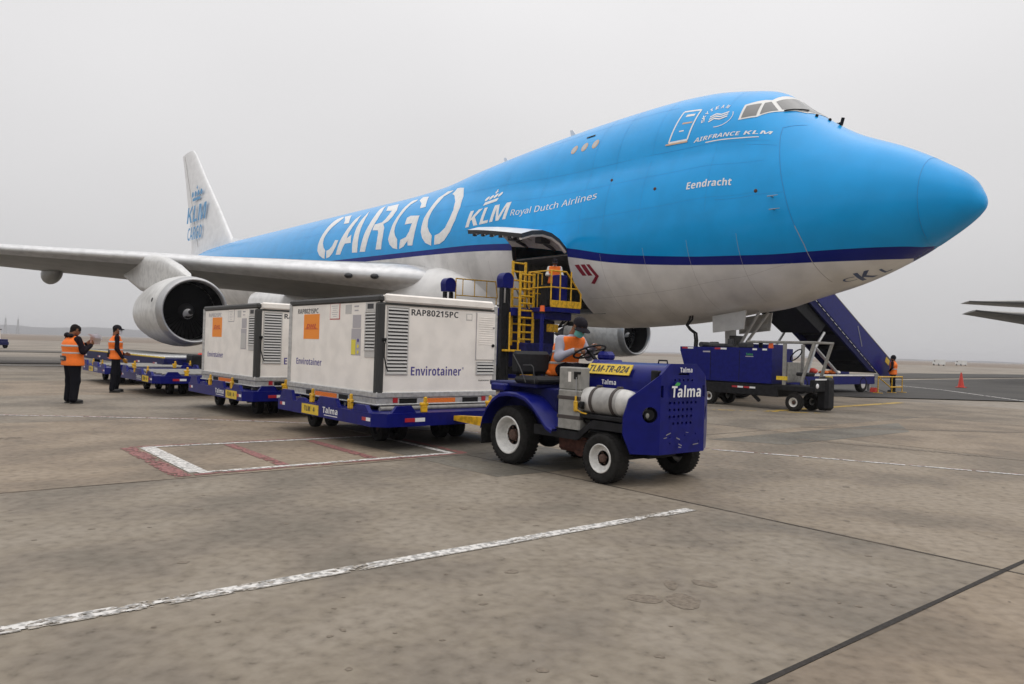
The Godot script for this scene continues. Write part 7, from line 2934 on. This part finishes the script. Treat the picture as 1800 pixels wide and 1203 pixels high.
func shoe(t: Node3D, ankle: Vector3, fwd: Vector3):
	var b := MB.new()
	var r := Vector3.UP.cross(fwd).normalized()
	var bs := Basis(r, Vector3.UP, fwd)
	b.ball(ankle + fwd * 0.07 + Vector3(0, -0.035, 0), Vector3(0.050, 0.048, 0.135), bs, 8, 16)
	b.box(Vector3(ankle.x, 0.014, ankle.z) + fwd * 0.065, Vector3(0.088, 0.028, 0.265), 0.012, bs)
	b.ball(ankle + Vector3(0, 0.0, 0), Vector3(0.05, 0.06, 0.055), bs, 6, 12)
	part("shoe", b, "shoe", t)

func vest_on(t: Node3D, hip: Vector3, chest: Vector3, neck: Vector3, r: Vector3, w: float, lo: float, hi: float, bands: Array, sleeves := true):
	var f := Flesh.new()
	torso(f, hip, chest, neck, r, w, Color.WHITE, Color.WHITE)
	f.bone(hip - Vector3(0, 0.10, 0) - r * 0.085 * w, hip - Vector3(0, 0.10, 0) + r * 0.085 * w, 0.125 * w, 0.125 * w, Color.WHITE)
	var b := MB.new()
	f.net(b, 0.018, 0.05, lo, hi, 0.020)
	b.c = PackedColorArray()
	var v := part("vest", b, "vest", t)
	for e in bands:
		var g := MB.new()
		f.net(g, 0.018, 0.05, e[0], e[1], 0.026)
		g.c = PackedColorArray()
		part("reflective_band", g, "vest_band", v)
	return v

func stander():
	var yaw := face_dir(0.60, 0.80)
	var t := thing("person", "bareheaded man in orange vest reading papers, left of the two standing men", "person", Vector3(3.27, 0, -19.05), yaw)
	var R := Vector3(1, 0, 0)
	var f := Flesh.new()
	var hip := Vector3(0, 0.95, 0)
	var chest := Vector3(0, 1.26, -0.01)
	var neck := Vector3(0, 1.47, 0.01)
	torso(f, hip, chest, neck, R, 1.26, DARK, NAVY)
	for s in [-1.0, 1.0]:
		limbs(f, [Vector3(s * 0.11, 0.92, 0), Vector3(s * 0.125, 0.50, 0.015), Vector3(s * 0.135, 0.10, -0.02)], [0.125, 0.095, 0.082], NAVY)
		f.bone(Vector3(s * 0.10, 0.80, -0.02), Vector3(s * 0.105, 0.66, 0.0), 0.10, 0.09, NAVY)
	# arms: right one bent up holding papers, left one likewise
	limbs(f, [Vector3(-0.235, 1.41, -0.01), Vector3(-0.31, 1.15, 0.08), Vector3(-0.17, 1.28, 0.29)], [0.075, 0.064, 0.048], DARK)
	limbs(f, [Vector3(0.235, 1.41, -0.01), Vector3(0.31, 1.17, 0.08), Vector3(0.10, 1.30, 0.30)], [0.075, 0.064, 0.048], DARK)
	var b := MB.new()
	f.net(b, 0.020, 0.05)
	var hb := Basis(Vector3.RIGHT, 0.30)
	var hc := Vector3(0, 1.615, 0.035)
	head(b, hc, hb, SKIN, Color(0.022, 0.018, 0.016))
	hand(b, Vector3(-0.16, 1.29, 0.29), Vector3(0.35, 0.5, 0.7), Vector3(0.8, 0.1, -0.4), 1.0, 0.55, SKIN)
	hand(b, Vector3(0.09, 1.31, 0.31), Vector3(-0.3, 0.5, 0.7), Vector3(-0.8, 0.1, -0.4), -1.0, 0.55, SKIN)
	part("body", b, "body", t)
	eyes(t, hc, hb)
	for s in [-1.0, 1.0]:
		shoe(t, Vector3(s * 0.125, 0.085, -0.02), Vector3(s * 0.2, 0, 1).normalized())
	var v = vest_on(t, hip, chest, neck, R, 1.30, 0.83, 1.48, [[1.085, 1.135], [1.24, 1.29]])
	back_patch(v, Vector3(0.05, 0.99, -0.180), "Talma")
	# hood or collar bunched at the neck
	var k := MB.new()
	k.ball(Vector3(0.09, 1.50, -0.09), Vector3(0.085, 0.06, 0.07), Basis.IDENTITY, 8, 12)
	k.ball(Vector3(-0.06, 1.49, -0.09), Vector3(0.10, 0.045, 0.06), Basis.IDENTITY, 8, 12)
	part("collar", k, "cap", t)
	# the papers he holds
	var o := Transform3D(Basis(Vector3.UP, yaw), Vector3(3.27, 0, -19.05))
	for e in [[Vector3(-0.05, 1.47, 0.43), Vector3(-0.75, 0.35, 0.25), "white sheet of paper held up by the left standing man, upper one", -0.15], [Vector3(-0.11, 1.39, 0.41), Vector3(-0.95, 0.1, -0.3), "white sheet of paper held by the left standing man, lower folded one", 0.25]]:
		var p := MB.new()
		var rows := []
		for i in 6:
			var r := PackedVector3Array()
			for j in 5:
				var x := (j / 4.0 - 0.5) * 0.21
				var y := (i / 5.0 - 0.5) * 0.29
				r.append(Vector3(x, y, 0.03 * sin(i * 0.9) + x * x * 2.0))
			rows.append(r)
		p.sheet(rows, false, true)
		var back := []
		for r in rows:
			var q := PackedVector3Array()
			for z in r:
				q.append(z - Vector3(0, 0, 0.0015))
			back.append(q)
		p.sheet(back, false, false)
		var m := one("paper_sheet", p, "paper", e[2], "paper", Vector3.ZERO, "papers in the man's hands")
		m.transform = o * Transform3D(Basis(Vector3.UP, 0.9) * Basis(Vector3.RIGHT, -0.95) * Basis(Vector3.BACK, e[3]), e[0])

func back_patch(v: Node3D, at: Vector3, text: String):
	var rows := []
	var b := MB.new()
	for i in 2:
		var r := PackedVector3Array()
		for k in 9:
			var x := lerpf(-0.15, 0.15, k / 8.0)
			r.append(at + Vector3(x, -0.055 + i * 0.11, 0.9 * x * x - 0.022))
		rows.append(r)
	b.sheet(rows, false, true)
	var p := part("back_patch", b, "print_black", v)
	letter("vest_lettering", text, "vest_band", p, at + Vector3(0.12, -0.03, -0.0235), Vector3(-1, 0, 0), Vector3.UP, 0.20, 0.06)

func capped():
	var yaw := face_dir(0.82, 0.57)
	var t := thing("person", "man in orange vest with dark cap and face mask, right of the two standing men", "person", Vector3(4.86, 0, -22.45), yaw)
	var R := Vector3(1, 0, 0)
	var f := Flesh.new()
	var hip := Vector3(0, 0.98, 0)
	var chest := Vector3(0, 1.31, -0.015)
	var neck := Vector3(0, 1.53, 0.0)
	torso(f, hip, chest, neck, R, 1.08, DARK, NAVY)
	for s in [-1.0, 1.0]:
		var fz = 0.06 * s
		limbs(f, [Vector3(s * 0.09, 0.95, 0), Vector3(s * 0.10, 0.52, 0.02 + fz), Vector3(s * 0.11, 0.10, -0.02 + fz)], [0.105, 0.080, 0.070], NAVY)
	limbs(f, [Vector3(-0.205, 1.47, -0.01), Vector3(-0.255, 1.17, -0.01), Vector3(-0.24, 0.93, 0.14)], [0.060, 0.050, 0.038], DARK)
	limbs(f, [Vector3(0.205, 1.47, -0.01), Vector3(0.25, 1.17, 0.02), Vector3(0.18, 1.02, 0.22)], [0.060, 0.050, 0.038], DARK)
	var b := MB.new()
	f.net(b, 0.020, 0.05)
	var hb := Basis(Vector3.RIGHT, 0.06)
	var hc := Vector3(0, 1.685, 0.02)
	head(b, hc, hb, SKIN, Color(0.022, 0.018, 0.016))
	hand(b, Vector3(-0.24, 0.91, 0.15), Vector3(0.05, -0.85, 0.5), Vector3(0.7, 0.1, 0.6), -1.0, 0.35, Color(0.42, 0.20, 0.03))
	hand(b, Vector3(0.17, 1.02, 0.24), Vector3(-0.3, 0.0, 0.9), Vector3(-0.7, -0.3, 0.0), 1.0, 0.45, SKIN)
	part("body", b, "body", t)
	eyes(t, hc, hb)
	cap_on(t, hc, hb)
	mask_on(t, hc, hb, "mask_white")
	for s in [-1.0, 1.0]:
		shoe(t, Vector3(s * 0.11, 0.085, -0.02 + 0.06 * s), Vector3(s * 0.12, 0, 1).normalized())
	var v = vest_on(t, hip, chest, neck, R, 1.12, 0.89, 1.52, [[1.12, 1.17], [1.33, 1.38]])
	back_patch(v, Vector3(0.02, 1.08, -0.156), "Talma")
	var rd := MB.new()
	rd.box(Vector3(-0.02, 1.0, -0.19), Vector3(0.07, 0.13, 0.04), 0.012)
	rd.cyl(Vector3(-0.045, 1.06, -0.19), Vector3(-0.045, 1.17, -0.19), 0.006)
	part("belt_radio", rd, "black", t)

func driver():
	var o := Vector3(7.15, 0, -7.45)
	var t := thing("person", "tractor driver in orange vest and light shirt, cap and green mask, gripping the wheel", "person", o)
	var R := Vector3(1, 0, 0)
	var f := Flesh.new()
	var hip := Vector3(0, 1.24, -0.06)
	var chest := Vector3(0, 1.51, 0.03)
	var neck := Vector3(0, 1.69, 0.15)
	torso(f, hip, chest, neck, R, 0.98, SHIRT, NAVY)
	for s in [-1.0, 1.0]:
		limbs(f, [Vector3(s * 0.10, 1.235, -0.02), Vector3(s * 0.14, 1.25, 0.36), Vector3(s * 0.13, 0.84, 0.46)], [0.095, 0.074, 0.055], NAVY)
		f.bone(Vector3(s * 0.13, 0.84, 0.46), Vector3(s * 0.13, 0.62, 0.47), 0.056, 0.050, NAVY)
	var wl := Vector3(-0.185, 1.49, 0.33)
	var wr := Vector3(0.12, 1.56, 0.40)
	limbs(f, [Vector3(-0.195, 1.63, 0.08), Vector3(-0.255, 1.40, 0.12), wl], [0.066, 0.054, 0.040], SHIRT)
	limbs(f, [Vector3(0.195, 1.63, 0.08), Vector3(0.26, 1.42, 0.18), wr], [0.066, 0.054, 0.040], SHIRT)
	var b := MB.new()
	f.net(b, 0.018, 0.05)
	var hb := Basis(Vector3.RIGHT, 0.58) * Basis(Vector3.UP, -0.10)
	var hc := Vector3(-0.01, 1.815, 0.255)
	head(b, hc, hb, SKIN, Color(0.022, 0.018, 0.016))
	hand(b, wl + Vector3(0.005, 0.008, 0.02), Vector3(0.35, 0.10, 0.9), Vector3(0.3, -0.9, 0.0), -1.0, 0.75, SKIN)
	hand(b, wr + Vector3(-0.01, 0.008, 0.02), Vector3(-0.25, 0.05, 0.9), Vector3(-0.3, -0.9, 0.1), 1.0, 0.75, SKIN)
	part("body", b, "body", t)
	eyes(t, hc, hb)
	cap_on(t, hc, hb)
	mask_on(t, hc, hb, "mask_teal")
	for s in [-1.0, 1.0]:
		var sh := MB.new()
		sh.ball(Vector3(s * 0.13, 0.59, 0.53), Vector3(0.05, 0.05, 0.13), Basis.IDENTITY, 8, 14)
		part("shoe", sh, "shoe", t)
	# the vest follows the leaning back
	var vf := Flesh.new()
	torso(vf, hip, chest, neck, R, 1.0, Color.WHITE, Color.WHITE)
	vf.bone(hip + Vector3(-0.09, -0.03, -0.05), hip + Vector3(0.09, -0.03, -0.05), 0.115, 0.115, Color.WHITE)
	var vb := MB.new()
	vf.net(vb, 0.018, 0.05, 1.15, 1.68, 0.018)
	vb.c = PackedColorArray()
	var v := part("vest", vb, "vest", t)
	for e in [[1.30, 1.345], [1.455, 1.495]]:
		var g := MB.new()
		vf.net(g, 0.018, 0.05, e[0], e[1], 0.024)
		g.c = PackedColorArray()
		part("reflective_band", g, "vest_band", v)
	var tl := MB.new()
	tl.ball(Vector3(-0.16, 1.20, -0.13), Vector3(0.10, 0.055, 0.10), Basis(Vector3.RIGHT, 0.4), 8, 14)
	part("vest_tail", tl, "vest", v)

func loader_man():
	var t := thing("person", "loader operator in orange vest with pale sleeves in the basket by the cargo door", "person", Vector3(18.36, 3.02, -19.85), -0.7)
	var R := Vector3(1, 0, 0)
	var f := Flesh.new()
	var hip := Vector3(0, 0.93, 0)
	var chest := Vector3(0, 1.24, 0.02)
	var neck := Vector3(0, 1.44, 0.06)
	torso(f, hip, chest, neck, R, 1.0, Color(0.55, 0.55, 0.55), NAVY)
	for s in [-1.0, 1.0]:
		limbs(f, [Vector3(s * 0.09, 0.90, 0), Vector3(s * 0.10, 0.48, 0.02), Vector3(s * 0.11, 0.09, -0.02)], [0.10, 0.078, 0.065], NAVY)
		limbs(f, [Vector3(s * 0.205, 1.38, 0.03), Vector3(s * 0.27, 1.12, 0.08), Vector3(s * 0.18, 1.10, 0.32)], [0.060, 0.050, 0.040], Color(0.62, 0.62, 0.60))
	var b := MB.new()
	f.net(b, 0.024, 0.05)
	var hc := Vector3(0, 1.57, 0.12)
	var hb := Basis(Vector3.RIGHT, 0.4)
	head(b, hc, hb, SKIN, Color(0.022, 0.018, 0.016))
	hand(b, Vector3(-0.18, 1.10, 0.34), Vector3(0.2, -0.2, 0.9), Vector3(0.1, -0.9, 0), -1.0, 0.5, SKIN)
	hand(b, Vector3(0.18, 1.10, 0.34), Vector3(-0.2, -0.2, 0.9), Vector3(-0.1, -0.9, 0), 1.0, 0.5, SKIN)
	part("body", b, "body", t)
	eyes(t, hc, hb)
	cap_on(t, hc, hb)
	for s in [-1.0, 1.0]:
		shoe(t, Vector3(s * 0.11, 0.085, -0.02), Vector3(s * 0.12, 0, 1).normalized())
	vest_on(t, hip, chest, neck, R, 1.02, 0.82, 1.43, [[1.05, 1.10]])

func stairs_man():
	var yaw := face_dir(-0.75, 0.65)
	var t := thing("person", "man in orange vest and dark clothes standing at the foot of the boarding stairs", "person", Vector3(36.05, 0.012, -15.75), yaw)
	var R := Vector3(1, 0, 0)
	var f := Flesh.new()
	var hip := Vector3(0, 0.92, 0)
	var chest := Vector3(0, 1.22, -0.01)
	var neck := Vector3(0, 1.42, 0.01)
	torso(f, hip, chest, neck, R, 1.0, DARK, NAVY)
	for s in [-1.0, 1.0]:
		limbs(f, [Vector3(s * 0.10, 0.90, 0), Vector3(s * 0.14, 0.48, 0.01), Vector3(s * 0.17, 0.10, -0.02)], [0.10, 0.075, 0.062], NAVY)
		limbs(f, [Vector3(s * 0.205, 1.36, -0.01), Vector3(s * 0.31, 1.12, -0.04), Vector3(s * 0.20, 0.98, 0.10)], [0.060, 0.050, 0.040], DARK)
	var b := MB.new()
	f.net(b, 0.024, 0.05)
	var hc := Vector3(0, 1.565, 0.02)
	head(b, hc, Basis.IDENTITY, SKIN, Color(0.022, 0.018, 0.016))
	hand(b, Vector3(-0.19, 0.97, 0.11), Vector3(0.5, -0.5, 0.6), Vector3(0.6, 0.2, -0.3), -1.0, 0.5, SKIN)
	hand(b, Vector3(0.19, 0.97, 0.11), Vector3(-0.5, -0.5, 0.6), Vector3(-0.6, 0.2, -0.3), 1.0, 0.5, SKIN)
	part("body", b, "body", t)
	eyes(t, hc, Basis.IDENTITY)
	var k := MB.new()
	k.ball(hc + Vector3(0, 0.02, -0.02), Vector3(0.105, 0.125, 0.115), Basis.IDENTITY, 10, 18, -30.0, 90.0)
	part("hood", k, "cap", t)
	for s in [-1.0, 1.0]:
		shoe(t, Vector3(s * 0.17, 0.085, -0.02), Vector3(s * 0.2, 0, 1).normalized())
	vest_on(t, hip, chest, neck, R, 1.02, 0.80, 1.41, [[1.02, 1.08]])
